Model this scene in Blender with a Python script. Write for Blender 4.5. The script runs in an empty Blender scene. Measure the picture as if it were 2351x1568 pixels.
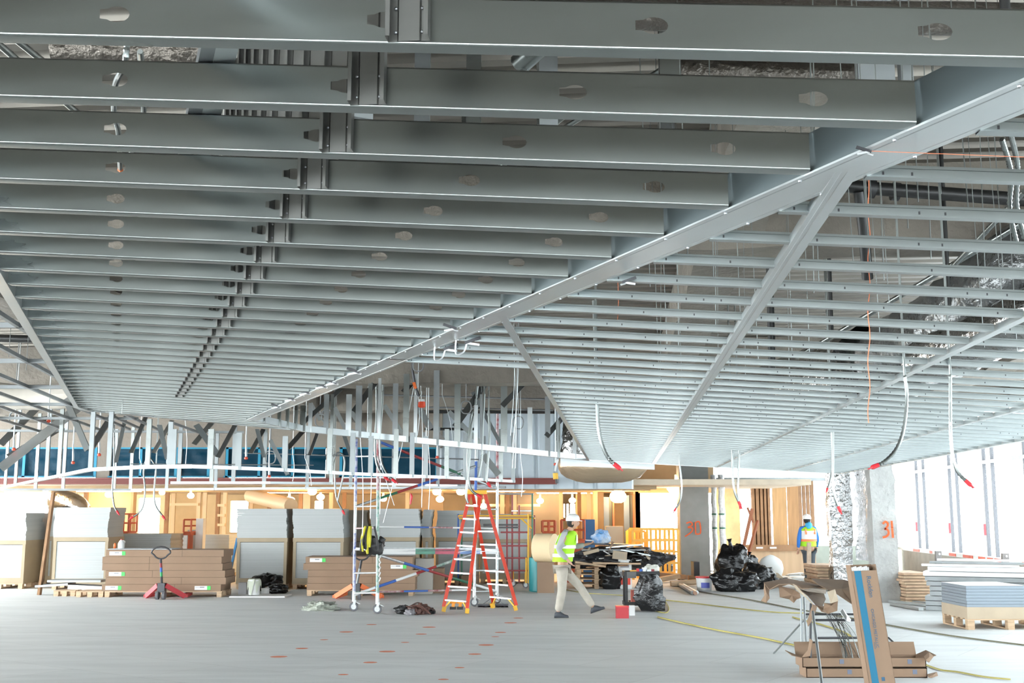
import bpy, bmesh, math, random
from mathutils import Vector, Matrix, noise
random.seed(7)
PI = math.pi
S = bpy.context.scene
C = S.collection

# ---------------------------------------------------------------- camera
CAMH = 1.85
FPX = 2600.0
PITCH = math.radians(8.66)
cd = bpy.data.cameras.new('camera')
cd.sensor_width = 36.0
cd.lens = FPX / 2351.0 * 36.0
cd.clip_start = 0.05
cd.clip_end = 400
cam = bpy.data.objects.new('camera', cd)
C.objects.link(cam)
cam.location = (0, 0, CAMH)
cam.rotation_euler = (PI / 2 + PITCH, 0, 0)
S.camera = cam

# ---------------------------------------------------------------- view and sky
S.view_settings.view_transform = 'Standard'
S.view_settings.look = 'None'
S.view_settings.exposure = 0.3
S.view_settings.gamma = 1.0
S.view_settings.use_curve_mapping = False
S.cycles.max_bounces = 7
S.cycles.diffuse_bounces = 4
S.cycles.glossy_bounces = 4
S.cycles.transmission_bounces = 3
S.cycles.transparent_max_bounces = 6
S.cycles.caustics_reflective = False
S.cycles.caustics_refractive = False
S.cycles.sample_clamp_indirect = 6.0
SKY = 18.0
w = bpy.data.worlds.new('overcast_sky')
S.world = w
w.use_nodes = True
bg = w.node_tree.nodes['Background']
bg.inputs[0].default_value = (0.90, 0.97, 1.0, 1)
bg.inputs[1].default_value = SKY

# ---------------------------------------------------------------- geometry of the place
ANG = math.radians(5.4)
DU = Vector((math.sin(ANG), math.cos(ANG), 0))      # the way the ceiling runners go
DV = Vector((math.cos(ANG), -math.sin(ANG), 0))     # the way the joists go
CEIL = 0.99
TILT = 0.065
DECK = 4.9

def uv(u, v, z=0.0):
    p = DU * u + DV * v
    p.z = z
    return p
def to_uv(p):
    return p.x * DU.x + p.y * DU.y, p.x * DV.x + p.y * DV.y
def zplane(v):                                       # underside of the framed ceiling
    return CAMH + CEIL - TILT * v
def ray(px, py):
    a = (px - 1175.5) / FPX
    b = (784 - py) / FPX
    return Vector((a, math.cos(PITCH) - b * math.sin(PITCH), math.sin(PITCH) + b * math.cos(PITCH)))
def R(px, py, Y):                                    # the point at distance Y
    d = ray(px, py)
    return Vector((0, 0, CAMH)) + d * (Y / d.y)
def F(px, py, z=0.0):                                # the point at height z
    d = ray(px, py)
    return Vector((0, 0, CAMH)) + d * ((z - CAMH) / d.z)
def PL(px, py):                                      # the point on the framed ceiling
    d = ray(px, py)
    dv = d.x * DV.x + d.y * DV.y
    return Vector((0, 0, CAMH)) + d * (CEIL / (d.z + TILT * dv))

# ---------------------------------------------------------------- materials
MATS = {}
def mat(name, col, rough=0.6, metal=0.0, var=0.0, scale=3.0, bump=0.0, bscale=20.0, col2=None, stretch=None,
        emit=None, estr=0.0, spec=0.5, rvar=0.0, coat=0.0):
    if name in MATS:
        return MATS[name]
    m = bpy.data.materials.new(name)
    m.use_nodes = True
    nt = m.node_tree
    b = nt.nodes['Principled BSDF']
    b.inputs['Base Color'].default_value = (*col, 1)
    b.inputs['Roughness'].default_value = rough
    b.inputs['Metallic'].default_value = metal
    b.inputs['Specular IOR Level'].default_value = spec
    b.inputs['Coat Weight'].default_value = coat
    if emit:
        b.inputs['Emission Color'].default_value = (*emit, 1)
        b.inputs['Emission Strength'].default_value = estr
    tc = nt.nodes.new('ShaderNodeTexCoord')
    vec = tc.outputs['Object']
    if stretch:
        mp = nt.nodes.new('ShaderNodeMapping')
        mp.inputs['Scale'].default_value = stretch
        nt.links.new(vec, mp.inputs['Vector'])
        vec = mp.outputs['Vector']
    if var or col2:
        n = nt.nodes.new('ShaderNodeTexNoise')
        n.inputs['Scale'].default_value = scale
        n.inputs['Detail'].default_value = 5
        nt.links.new(vec, n.inputs['Vector'])
        r = nt.nodes.new('ShaderNodeValToRGB')
        r.color_ramp.elements[0].position = 0.3
        r.color_ramp.elements[1].position = 0.7
        c2 = col2 or tuple(min(1, x * (1 + var)) for x in col)
        c1 = col if col2 else tuple(x * (1 - var) for x in col)
        r.color_ramp.elements[0].color = (*c1, 1)
        r.color_ramp.elements[1].color = (*c2, 1)
        nt.links.new(n.outputs['Fac'], r.inputs['Fac'])
        nt.links.new(r.outputs['Color'], b.inputs['Base Color'])
        if rvar:
            mr = nt.nodes.new('ShaderNodeMapRange')
            mr.inputs['From Min'].default_value = 0.3
            mr.inputs['From Max'].default_value = 0.7
            mr.inputs['To Min'].default_value = rough - rvar
            mr.inputs['To Max'].default_value = rough + rvar
            nt.links.new(n.outputs['Fac'], mr.inputs['Value'])
            nt.links.new(mr.outputs['Result'], b.inputs['Roughness'])
    if bump:
        n2 = nt.nodes.new('ShaderNodeTexNoise')
        n2.inputs['Scale'].default_value = bscale
        n2.inputs['Detail'].default_value = 4
        nt.links.new(vec, n2.inputs['Vector'])
        bp = nt.nodes.new('ShaderNodeBump')
        bp.inputs['Strength'].default_value = bump
        bp.inputs['Distance'].default_value = 0.05
        nt.links.new(n2.outputs['Fac'], bp.inputs['Height'])
        nt.links.new(bp.outputs['Normal'], b.inputs['Normal'])
    MATS[name] = m
    return m

GALV = mat('galvanised_steel', (0.245, 0.262, 0.254), 0.30, 1.0, var=0.10, scale=.8, rvar=0.07, stretch=(.6, 3, 5))
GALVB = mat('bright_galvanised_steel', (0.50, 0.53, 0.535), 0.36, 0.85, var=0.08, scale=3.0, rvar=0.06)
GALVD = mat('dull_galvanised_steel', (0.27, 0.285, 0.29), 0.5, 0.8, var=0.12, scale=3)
SCREW = mat('screw_steel', (0.35, 0.36, 0.37), 0.35, 1.0)
CONCB = mat('tan_concrete', (0.25, 0.215, 0.18), 0.95, var=0.1, scale=1.0, bump=.2, bscale=12)
CONC = mat('sprayed_concrete', (0.21, 0.185, 0.155), 0.95, var=0.22, scale=1.4, bump=0.6, bscale=9)
CONCG = mat('grey_concrete', (0.42, 0.42, 0.40), 0.9, var=0.10, scale=1.5, bump=0.15, bscale=20)
CONCW = mat('pale_sprayed_concrete', (0.40, 0.40, 0.385), 0.95, var=0.15, scale=3, bump=0.9, bscale=7)
DECKM = mat('steel_deck', (0.22, 0.20, 0.175), 0.45, 0.7, var=0.3, scale=0.7)
BLACKPIPE = mat('black_pipe_paint', (0.012, 0.012, 0.012), 0.4)
RED = mat('red_plastic', (0.62, 0.03, 0.04), 0.4)
BOARDW = mat('white_board_edge', (0.42, 0.435, 0.43), 0.9, var=0.06, scale=1.0, stretch=(0.3, 0.3, 30))
BOARDB = mat('brown_board_paper', (0.36, 0.29, 0.20), 0.9, var=0.05)
CARD = mat('cardboard', (0.27, 0.178, 0.118), 0.9, var=0.07, scale=2)
CARDD = mat('seam_and_shade_cardboard', (0.19, 0.13, 0.088), 0.9, var=0.1, scale=3)  # dark card for carton seams; also paints shade on the trestle top
CARDL = mat('pale_cardboard', (0.46, 0.37, 0.27), 0.9, var=0.06, scale=3)
PINE = mat('pine_wood', (0.52, 0.37, 0.24), 0.8, var=0.2, scale=4, stretch=(1, 1, 6))
WOODB = mat('brown_wood', (0.30, 0.17, 0.09), 0.8, var=0.2, scale=4)
PLY = mat('plywood', (0.50, 0.30, 0.14), 0.8, var=0.15, scale=2, stretch=(6, 6, 0.6))
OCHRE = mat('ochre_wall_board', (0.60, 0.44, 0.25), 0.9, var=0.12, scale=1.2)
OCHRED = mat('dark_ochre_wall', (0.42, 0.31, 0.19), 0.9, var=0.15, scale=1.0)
BLACKBAG = mat('black_bin_bag', (0.006, 0.006, 0.007), 0.22, bump=0.5, bscale=9)
BLACKP = mat('black_plastic', (0.015, 0.015, 0.016), 0.45)
DARKM = mat('dark_steel', (0.06, 0.06, 0.065), 0.4, 0.6)
WHITEP = mat('white_plastic', (0.75, 0.75, 0.74), 0.45)
WHITE = mat('white_paint', (0.78, 0.79, 0.78), 0.6)
BLUEP = mat('blue_paint', (0.04, 0.12, 0.42), 0.5)
GREENP = mat('green_paint', (0.02, 0.13, 0.07), 0.5)
REDP = mat('dark_red_paint', (0.25, 0.03, 0.035), 0.5)
SILVP = mat('worn_grey_tube', (0.48, 0.50, 0.50), 0.4, 0.6, var=0.2, scale=12)
SPLAT = mat('paint_splashed_tube', (0.55, 0.60, 0.57), 0.5, 0.2, col2=(0.05, 0.20, 0.14), scale=14)
SPLATB = mat('blue_splashed_tube', (0.10, 0.13, 0.38), 0.5, 0.2, col2=(0.55, 0.56, 0.62), scale=14)
SPLATR = mat('red_splashed_tube', (0.28, 0.05, 0.06), 0.5, 0.2, col2=(0.55, 0.5, 0.5), scale=12)
YELP = mat('yellow_paint', (0.75, 0.42, 0.03), 0.5)
ORANGE = mat('orange_fibreglass', (0.78, 0.085, 0.035), 0.4)
ALU = mat('aluminium', (0.62, 0.63, 0.64), 0.4, 0.7)
FOIL = mat('silver_foil', (0.36, 0.36, 0.36), 0.2, 1.0, var=0.1, scale=6, bump=0.9, bscale=6)
TANFOIL = mat('tan_foil_wrap', (0.50, 0.38, 0.26), 0.3, 0.6, bump=0.5, bscale=4, stretch=(.6, 3, 1))
TARP = mat('blue_plastic_sheet', (0.001, 0.034, 0.062), 0.45, spec=.15, bump=0.5, bscale=3)
CYAN = mat('cyan_tape', (0.0, 0.22, 0.36), 0.5)
TAPER = mat('orange_tape', (0.75, 0.10, 0.04), 0.6)
LIME = mat('lime_vest_cloth', (0.38, 0.75, 0.02), 0.7)
KHAKI = mat('khaki_cloth', (0.42, 0.38, 0.32), 0.9, var=0.1, scale=8)
SKIN = mat('skin', (0.50, 0.29, 0.20), 0.55)
BLUEC = mat('blue_jacket_cloth', (0.03, 0.17, 0.55), 0.8)
CYANC = mat('bright_blue_cloth', (0.06, 0.42, 0.75), 0.8)
NAVY = mat('dark_trouser_cloth', (0.06, 0.075, 0.09), 0.85)
SILVC = mat('reflective_band', (0.75, 0.73, 0.68), 0.35)
YCORD = mat('yellow_cable', (0.42, 0.36, 0.10), 0.6)
GCORD = mat('dark_cable', (0.14, 0.13, 0.08), 0.7)

# ---------------------------------------------------------------- mesh building
WL = {}
def wloc(o):
    return WL.get(o.name, Vector((0, 0, 0)))
class MB:
    def __init__(s):
        s.v = []; s.f = []; s.m = []; s.mi = 0
    def add(s, vs, fs):
        b = len(s.v)
        s.v += [Vector(x) for x in vs]
        for f in fs:
            s.f.append([b + i for i in f]); s.m.append(s.mi)
        return s
    def box(s, c, size, rz=0.0, M=None):
        c = Vector(c); x, y, z = size[0] / 2, size[1] / 2, size[2] / 2
        M = M or Matrix.Rotation(rz, 3, 'Z')
        vs = [c + M @ Vector((i * x, j * y, k * z)) for i in (-1, 1) for j in (-1, 1) for k in (-1, 1)]
        return s.add(vs, [(0, 1, 3, 2), (4, 6, 7, 5), (0, 4, 5, 1), (2, 3, 7, 6), (0, 2, 6, 4), (1, 5, 7, 3)])
    def bar(s, p, q, w, h, up=None):                    # rectangular bar from p to q
        p = Vector(p); q = Vector(q); d = (q - p)
        L = d.length
        if L < 1e-6: return s
        d.normalize()
        upv = Vector(up) if up else (Vector((0, 0, 1)) if abs(d.z) < 0.95 else Vector((0, 1, 0)))
        x = d.cross(upv).normalized(); y = x.cross(d).normalized()
        vs = []
        for e in (p, q):
            for i, j in ((-1, -1), (1, -1), (1, 1), (-1, 1)):
                vs.append(e + x * (i * w / 2) + y * (j * h / 2))
        return s.add(vs, [(3, 2, 1, 0), (4, 5, 6, 7), (0, 1, 5, 4), (1, 2, 6, 5), (2, 3, 7, 6), (3, 0, 4, 7)])
    def prof(s, pts, p, q, ax, ay, closed=False):       # profile (a,b) pairs swept from p to q
        p = Vector(p); q = Vector(q); n = len(pts)
        vs = [e + ax * a + ay * b for e in (p, q) for a, b in pts]
        fs = [(i, i + 1, n + i + 1, n + i) for i in range(n - 1)]
        if closed:
            fs.append((n - 1, 0, n, 2 * n - 1))
            fs.append(tuple(range(n - 1, -1, -1))); fs.append(tuple(range(n, 2 * n)))
        return s.add(vs, fs)
    def tube(s, pts, r, n=8, cap=True, rr=None):
        pts = [Vector(p) for p in pts]
        k = len(pts)
        t0 = (pts[1] - pts[0]).normalized()
        a = t0.cross(Vector((0, 0, 1)))
        if a.length < 1e-3: a = t0.cross(Vector((0, 1, 0)))
        a.normalize()
        vs = []
        for i, p in enumerate(pts):
            t = (pts[min(i + 1, k - 1)] - pts[max(i - 1, 0)]).normalized()
            a = (a - t * a.dot(t))
            a = a.normalized() if a.length > 1e-6 else t.orthogonal().normalized()
            b = t.cross(a)
            rad = rr[i] if rr else r
            for j in range(n):
                an = 2 * PI * j / n
                vs.append(p + a * (rad * math.cos(an)) + b * (rad * math.sin(an)))
        fs = []
        for i in range(k - 1):
            for j in range(n):
                fs.append((i * n + j, i * n + (j + 1) % n, (i + 1) * n + (j + 1) % n, (i + 1) * n + j))
        if cap:
            fs.append(tuple(range(n - 1, -1, -1))); fs.append(tuple((k - 1) * n + j for j in range(n)))
        return s.add(vs, fs)
    def lathe(s, c, prof, n=16, M=None):                # (r, z) pairs about a vertical axis
        c = Vector(c); M = M or Matrix.Identity(3)
        vs = [c + M @ Vector((r * math.cos(2 * PI * j / n), r * math.sin(2 * PI * j / n), z)) for r, z in prof for j in range(n)]
        fs = []
        for i in range(len(prof) - 1):
            for j in range(n):
                fs.append((i * n + j, i * n + (j + 1) % n, (i + 1) * n + (j + 1) % n, (i + 1) * n + j))
        fs.append(tuple(range(n - 1, -1, -1))); fs.append(tuple((len(prof) - 1) * n + j for j in range(n)))
        return s.add(vs, fs)
    def blob(s, c, size, amp=0.25, fr=1.6, seed=0, n=18, m=12, flat=True, M=None):
        c = Vector(c); vs = []; M = M or Matrix.Identity(3)
        for i in range(m + 1):
            th = PI * i / m
            for j in range(n):
                ph = 2 * PI * j / n
                d = Vector((math.sin(th) * math.cos(ph), math.sin(th) * math.sin(ph), math.cos(th)))
                k = 1 + amp * noise.noise(d * fr + Vector((seed, seed * 1.7, 0))) + amp * 0.5 * noise.noise(d * fr * 2.7 + Vector((0, seed, 3)))
                k += amp * 0.25 * abs(noise.noise(d * fr * 6 + Vector((seed, 2, 3))))
                p = Vector((d.x * size[0], d.y * size[1], d.z * size[2])) * k
                if flat and p.z < -size[2] * 0.8: p.z = -size[2] * 0.8
                vs.append(c + M @ p)
        fs = [(i * n + j, (i + 1) * n + j, (i + 1) * n + (j + 1) % n, i * n + (j + 1) % n) for i in range(m) for j in range(n)]
        return s.add(vs, fs)
    def sheet(s, grid):                                  # rows of points
        r, c = len(grid), len(grid[0])
        return s.add([p for row in grid for p in row],
                     [(i * c + j, i * c + j + 1, (i + 1) * c + j + 1, (i + 1) * c + j) for i in range(r - 1) for j in range(c - 1)])
    def build(s, name, mats, parent=None, smooth=None, solid=None):
        if not isinstance(mats, (list, tuple)): mats = [mats]
        xs = [p.x for p in s.v]; ys = [p.y for p in s.v]; zs = [p.z for p in s.v]
        o0 = Vector(((min(xs) + max(xs)) / 2, (min(ys) + max(ys)) / 2, min(zs)))
        me = bpy.data.meshes.new(name)
        me.from_pydata([p - o0 for p in s.v], [], s.f)
        for m_ in mats: me.materials.append(m_)
        me.polygons.foreach_set('material_index', s.m)
        if smooth is not None:
            me.polygons.foreach_set('use_smooth', [True] * len(s.f))
            me.update()
            me.set_sharp_from_angle(angle=math.radians(smooth))
        me.update()
        o = bpy.data.objects.new(name, me)
        C.objects.link(o)
        if parent:
            o.parent = parent
            o.location = o0 - wloc(parent)
        else:
            o.location = o0
        WL[o.name] = o0
        if solid:
            md = o.modifiers.new('thickness', 'SOLIDIFY'); md.thickness = solid; md.offset = 0
        return o
def tag(o, label=None, cat=None, group=None, kind=None):
    if label: o['label'] = label
    if cat: o['category'] = cat
    if group: o['group'] = group
    if kind: o['kind'] = kind
    return o
def thing(name, label, cat, loc, group=None):
    o = bpy.data.objects.new(name, None)
    C.objects.link(o)
    o.location = loc
    o.empty_display_size = 0.1
    WL[o.name] = Vector(loc)
    return tag(o, label, cat, group)
def struct(name, mb, m, **k):
    return tag(mb.build(name, m, **k), kind='structure')
def copy_tree(o, parent=None):
    c = o.copy(); C.objects.link(c)
    if parent: c.parent = parent
    for ch in list(o.children):
        copy_tree(ch, c)
    return c
ONES = ['', 'first', 'second', 'third', 'fourth', 'fifth', 'sixth', 'seventh', 'eighth', 'ninth', 'tenth', 'eleventh', 'twelfth', 'thirteenth',
        'fourteenth', 'fifteenth', 'sixteenth', 'seventeenth', 'eighteenth', 'nineteenth']
TENS = {2: 'twent', 3: 'thirt', 4: 'fort', 5: 'fift', 6: 'sixt'}
def nth(n):
    if n < 20: return ONES[n]
    t, o = divmod(n, 10)
    return TENS[t] + ('ieth' if o == 0 else 'y-' + ONES[o])
def bez(pts, n=6):                                       # smooth polyline through points
    P = [Vector(p) for p in pts]; out = []
    for i in range(len(P) - 1):
        a = P[max(i - 1, 0)]; b = P[i]; c = P[i + 1]; d = P[min(i + 2, len(P) - 1)]
        for k in range(n):
            t = k / n
            out.append(0.5 * ((2 * b) + (c - a) * t + (2 * a - 5 * b + 4 * c - d) * t * t + (3 * b - a - 3 * c + d) * t ** 3))
    out.append(P[-1])
    return out
# ================================================================ the shell of the building
def uvbox(mb, u0, u1, v0, v1, z0, z1):
    c = uv((u0 + u1) / 2, (v0 + v1) / 2, (z0 + z1) / 2)
    mb.box(c, (v1 - v0, u1 - u0, z1 - z0), rz=-ANG)
    return mb

def floor_material():
    m = mat('floor_slab', (0.60, 0.61, 0.60), 0.62, var=0.07, scale=0.5, bump=0.05, bscale=30, spec=0.4)
    nt = m.node_tree; b = nt.nodes['Principled BSDF']
    tc = nt.nodes.new('ShaderNodeTexCoord')
    mp = nt.nodes.new('ShaderNodeMapping'); mp.inputs['Rotation'].default_value = (0, 0, ANG + 0.5)
    nt.links.new(tc.outputs['Object'], mp.inputs['Vector'])
    br = nt.nodes.new('ShaderNodeTexBrick')
    br.inputs['Color1'].default_value = (0.76, 0.78, 0.775, 1); br.inputs['Color2'].default_value = (0.80, 0.815, 0.81, 1)
    br.inputs['Mortar'].default_value = (0.64, 0.65, 0.64, 1)
    br.inputs['Scale'].default_value = 1.0; br.inputs['Mortar Size'].default_value = 0.006
    br.inputs['Brick Width'].default_value = 2.44; br.inputs['Row Height'].default_value = 1.22
    nt.links.new(mp.outputs['Vector'], br.inputs['Vector'])
    n = nt.nodes.new('ShaderNodeTexNoise'); n.inputs['Scale'].default_value = 1.3; n.inputs['Detail'].default_value = 8
    mp2 = nt.nodes.new('ShaderNodeMapping'); mp2.inputs['Scale'].default_value = (0.5, 3.5, 1)
    nt.links.new(tc.outputs['Object'], mp2.inputs['Vector']); nt.links.new(mp2.outputs['Vector'], n.inputs['Vector'])
    r = nt.nodes.new('ShaderNodeValToRGB')
    r.color_ramp.elements[0].position = 0.35; r.color_ramp.elements[0].color = (0.9, 0.9, 0.9, 1)
    r.color_ramp.elements[1].position = 0.6; r.color_ramp.elements[1].color = (1, 1, 1, 1)
    nt.links.new(n.outputs['Fac'], r.inputs['Fac'])
    mx = nt.nodes.new('ShaderNodeMix'); mx.data_type = 'RGBA'; mx.blend_type = 'MULTIPLY'; mx.inputs['Factor'].default_value = 1
    nt.links.new(br.outputs['Color'], mx.inputs[6]); nt.links.new(r.outputs['Color'], mx.inputs[7])
    nt.links.new(mx.outputs[2], b.inputs['Base Color'])
    return m
struct('floor', uvbox(MB(), -14, 52, -22, 9.2, -0.3, 0.0), floor_material())

# corrugated steel deck, ribs along the joists
mb = MB(); u = -14.0
while u < 52:
    for a, b_, za, zb in ((0, 0.11, 0, 0), (0.11, 0.14, 0, 0.07), (0.14, 0.25, 0.07, 0.07), (0.25, 0.28, 0.07, 0)):
        mb.add([uv(u + a, -21.5, DECK + za), uv(u + b_, -21.5, DECK + zb), uv(u + b_, 9.2, DECK + zb), uv(u + a, 9.2, DECK + za)], [(0, 1, 2, 3)])
    u += 0.28
struct('ceiling', mb, DECKM)
struct('ceiling_slab', uvbox(MB(), -14, 52, -21.5, 9.2, DECK + 0.08, DECK + 0.25), CONC)

def rough_beam(name, u0, u1, v0, v1, z0, z1, seed):
    mb = MB(); lu, lv = u1 - u0, v1 - v0
    along_v = lv > lu
    n = int(max(lu, lv) / 0.35)
    sec = [(0, 0), (0.33, 0), (0.66, 0), (1, 0), (1, 0.33), (1, 0.66), (1, 1), (0, 1), (0, 0.66), (0, 0.33)]
    g = []
    for i in range(n + 1):
        t = i / n; row = []
        for a, b in sec + [sec[0]]:
            z = z0 + (z1 - z0) * b
            if along_v: p = uv(u0 + lu * a, v0 + lv * t, z)
            else: p = uv(u0 + lu * t, v0 + lv * a, z)
            if 0 <= b < 1:
                q = Vector((a * 3, b * 3, t * n * 0.5 + seed))
                p += Vector((noise.noise(q), noise.noise(q + Vector((5, 0, 0))), noise.noise(q + Vector((0, 5, 0))))) * 0.05
            row.append(p)
        g.append(row)
    mb.sheet(g)
    return struct(name, mb, CONC, smooth=60)
rough_beam('ceiling_beam', 9.9, 10.4, -21.4, 9.0, 4.17, DECK, 1)
rough_beam('ceiling_beam', 19.8, 20.4, -21.4, 9.0, 4.15, DECK, 2)
rough_beam('ceiling_beam', 25.5, 26.1, -21.4, 9.0, 4.2, DECK, 3)
for k, v in enumerate((-15.5, -7.4, 0.75, 6.2)):
    rough_beam('ceiling_beam', -14, 36, v, v + 0.5, 4.25, DECK - 0.01, 5 + k)

# back of the hall: concrete band with sheeted openings above a red beam
YB = 30.0
def xz(px, py, Y=YB):
    p = R(px, py, Y); return p.x, p.z
def ybox(mb, x0, x1, z0, z1, y0, y1):
    return mb.box(((x0 + x1) / 2, (y0 + y1) / 2, (z0 + z1) / 2), (abs(x1 - x0), y1 - y0, abs(z1 - z0)))
ztop = R(500, 1027, YB).z; zbot = R(500, 1096, YB).z
ops = [(-300, 221), (252, 405), (409, 481), (517, 748), (780, 1005)]
mb = MB()
ybox(mb, -34, R(1015, 1000, YB).x, ztop, DECK, YB, YB + 0.5)
prev = None
for a, b in ops:
    if prev is not None:
        ybox(mb, R(prev, 1050, YB).x, R(a, 1050, YB).x, zbot - 0.02, ztop + 0.01, YB + 0.02, YB + 0.5)
    prev = b
ybox(mb, -34, R(-300, 1050, YB).x, zbot - 0.02, ztop + 0.01, YB + 0.02, YB + 0.5)
struct('wall_back', mb, CONCB)
def sheet_window(a, b, tapes, lab):
    t = thing('plastic_sheet', lab, 'plastic sheet', R((a + b) / 2, 1096, YB + 0.1), 'blue sheets over the clerestory openings')
    x0, x1 = R(a, 1050, YB + .1).x, R(b, 1050, YB + .1).x
    g = []
    nx = max(8, int((x1 - x0) / 0.12)); nz = 10
    for k in range(nz + 1):
        g.append([Vector((x0 + (x1 - x0) * i / nx, YB + 0.1 + 0.06 * noise.noise(Vector((i * .35, k * .5, a))), zbot + (ztop - zbot) * k / nz)) for i in range(nx + 1)])
    MB().sheet(g).build('sheet', TARP, t, smooth=80)
    for x in tapes:
        xx = R(x, 1050, YB).x
        ybox(MB(), xx - 0.035, xx + 0.035, zbot, ztop, YB + 0.01, YB + 0.03).build('tape_strip', CYAN, t)
    ybox(MB(), x0, x1, ztop - 0.04, ztop, YB + 0.01, YB + 0.03).build('tape_strip', CYAN, t)
    ybox(MB(), x0, x1, zbot, zbot + 0.04, YB + 0.01, YB + 0.03).build('tape_strip', CYAN, t)
sheet_window(-300, 221, (55, 219), 'long blue plastic sheet over the leftmost clerestory opening')
sheet_window(252, 405, (323, 404), 'blue plastic sheet over the second opening from the left')
sheet_window(409, 481, (411, 479), 'narrowest blue plastic sheet, over the middle opening')
sheet_window(517, 748, (521, 595, 672), 'blue plastic sheet behind the tip of the big ceiling beam')
sheet_window(780, 1005, (783, 855, 1003), 'rightmost blue plastic sheet behind the tall scaffold')
# red steel beam
mb = MB()
xl, xr = -16.0, R(1278, 1110, YB).x
z0, z1 = R(600, 1112, YB).z, R(600, 1098, YB).z
ybox(mb, xl, xr, z0, z0 + 0.03, YB - 0.25, YB + 0.0)
ybox(mb, xl, xr, z1 - 0.03, z1, YB - 0.25, YB + 0.0)
ybox(mb, xl, xr, z0 + 0.03, z1 - 0.03, YB - 0.14, YB - 0.11)
tag(mb.build('steel_beam', mat('red_oxide_paint', (0.20, 0.05, 0.04), 0.6)), 'red oxide painted steel beam under the blue sheeted openings', 'beam')

# corrugated pale panel screen right of the blue sheets
mb = MB()
def ribs(mb, x0, x1, z0, z1, Y):
    x = x0; k = 0
    pts = []
    while x < x1:
        pts += [(x, 0), (x + 0.05, -0.06), (x + 0.42, -0.06), (x + 0.47, 0)]
        x += 0.52
    g = [[Vector((a, Y + b, z)) for a, b in pts] for z in (z0, z1)]
    return mb.sheet(g)
xa, xb_, xc = R(1008, 1050, YB).x, R(1175, 1050, YB).x, R(1460, 1050, YB).x
ribs(mb, xa, xc, R(1300, 1122, YB).z, DECK - 0.01, YB + 0.3)
struct('wall_panel', mb, mat('pale_blue_panel', (0.50, 0.56, 0.60), 0.5, 0.3, var=0.05))

# the lit room behind
YR = 41.0
zc = 2.62
xR = R(1460, 1150, 33).x
mb = MB(); ybox(mb, -34, 8, zc, zc + 0.15, YB + 0.5, YR + 1)
struct('ceiling_back_room', mb, mat('back_room_ceiling', (0.62, 0.52, 0.40), 0.8, var=0.1))
mb = MB()
# back wall of that room, with bright window holes
holes = [(317, 368, 1143, 1226), (529, 570, 1150, 1222), (636, 660, 1150, 1180), (722, 742, 1150, 1185), (1294, 1297.5, 1157, 1188), (1301, 1306, 1157, 1195), (1309, 1321, 1157, 1195)]
xs = sorted({x for h in holes for x in h[:2]} | {-900, 1456})
zt = zc
for i in range(len(xs) - 1):
    a, b = xs[i], xs[i + 1]; mid = (a + b) / 2
    h = [h for h in holes if h[0] < mid < h[1]]
    x0, x1 = R(a, 1150, YR).x, R(b, 1150, YR).x
    if h:
        zh, zl = R(mid, h[0][2], YR).z, R(mid, h[0][3], YR).z
        ybox(mb, x0, x1, zh, zt, YR, YR + .2); ybox(mb, x0, x1, 0, zl, YR, YR + .2)
    else:
        ybox(mb, x0, x1, 0, zt, YR, YR + .2)
struct('wall_back_room', mb, OCHRE)
# partitions inside the lit room
def panel(name, px0, px1, Y, m, py0=None, z0=0.0, z1=None, d=0.15):
    mb = MB(); x0, x1 = R(px0, 1150, Y).x, R(px1, 1150, Y).x
    ybox(mb, x0, x1, z0, z1 if z1 is not None else zc, Y, Y + d)
    return struct(name, mb, m)
panel('wall_partition', 198, 300, 36.5, OCHRE)
panel('wall_partition', 8, 140, 35.0, mat('cream_board', (0.80, 0.68, 0.48), 0.9, var=0.06), z0=1.85)
panel('wall_partition', 392, 470, 38.5, OCHRE)
panel('wall_partition', 575, 632, 39, OCHRE)
panel('wall_partition', 686, 712, 38, mat('cream_board', (0.8, 0.68, 0.48)))
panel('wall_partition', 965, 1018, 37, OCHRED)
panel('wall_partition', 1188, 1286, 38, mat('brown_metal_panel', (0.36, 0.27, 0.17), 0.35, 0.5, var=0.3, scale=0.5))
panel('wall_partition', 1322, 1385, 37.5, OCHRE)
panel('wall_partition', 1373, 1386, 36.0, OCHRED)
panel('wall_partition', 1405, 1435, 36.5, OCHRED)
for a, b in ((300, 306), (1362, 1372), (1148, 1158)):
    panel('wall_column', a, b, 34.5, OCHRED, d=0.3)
# room divider at the right end of the lit room
mb = MB(); x = R(1462, 1150, 35).x
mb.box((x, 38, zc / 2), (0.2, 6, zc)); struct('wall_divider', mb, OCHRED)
for k, (a, b, y0) in enumerate(((1386, 1410, 1141), (1432, 1457, 1137))):
    t = thing('metal_door', ['dark blue steel door standing open, the one left of the big round lamp', 'dark blue steel door with an orange frame beside the bright opening'][k], 'door', R(a, 1240, 34.8) * 1)
    x0, x1 = R(a, 1150, 34.6).x, R(b, 1150, 34.6).x; zz = R(a, y0, 34.6).z
    t.location.z = 0; WL[t.name] = Vector((t.location.x, t.location.y, 0))
    ybox(MB(), x0, (x0 + x1) / 2, 0, zz, 34.6, 34.66).build('door_leaf', mat('slate_blue_paint', (0.10, 0.14, 0.20), 0.5), t)
    ybox(MB(), (x0 + x1) / 2, x1 - 0.04, 0, zz, 34.68, 34.74).build('door_panel', mat('dark_green_paint', (0.06, 0.07, 0.06), 0.5), t)
    ybox(MB(), x1 - 0.05, x1, 0, zz + 0.03, 34.6, 34.76).build('door_frame', mat('red_brown_paint', (0.40, 0.09, 0.04), 0.6), t)

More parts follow.
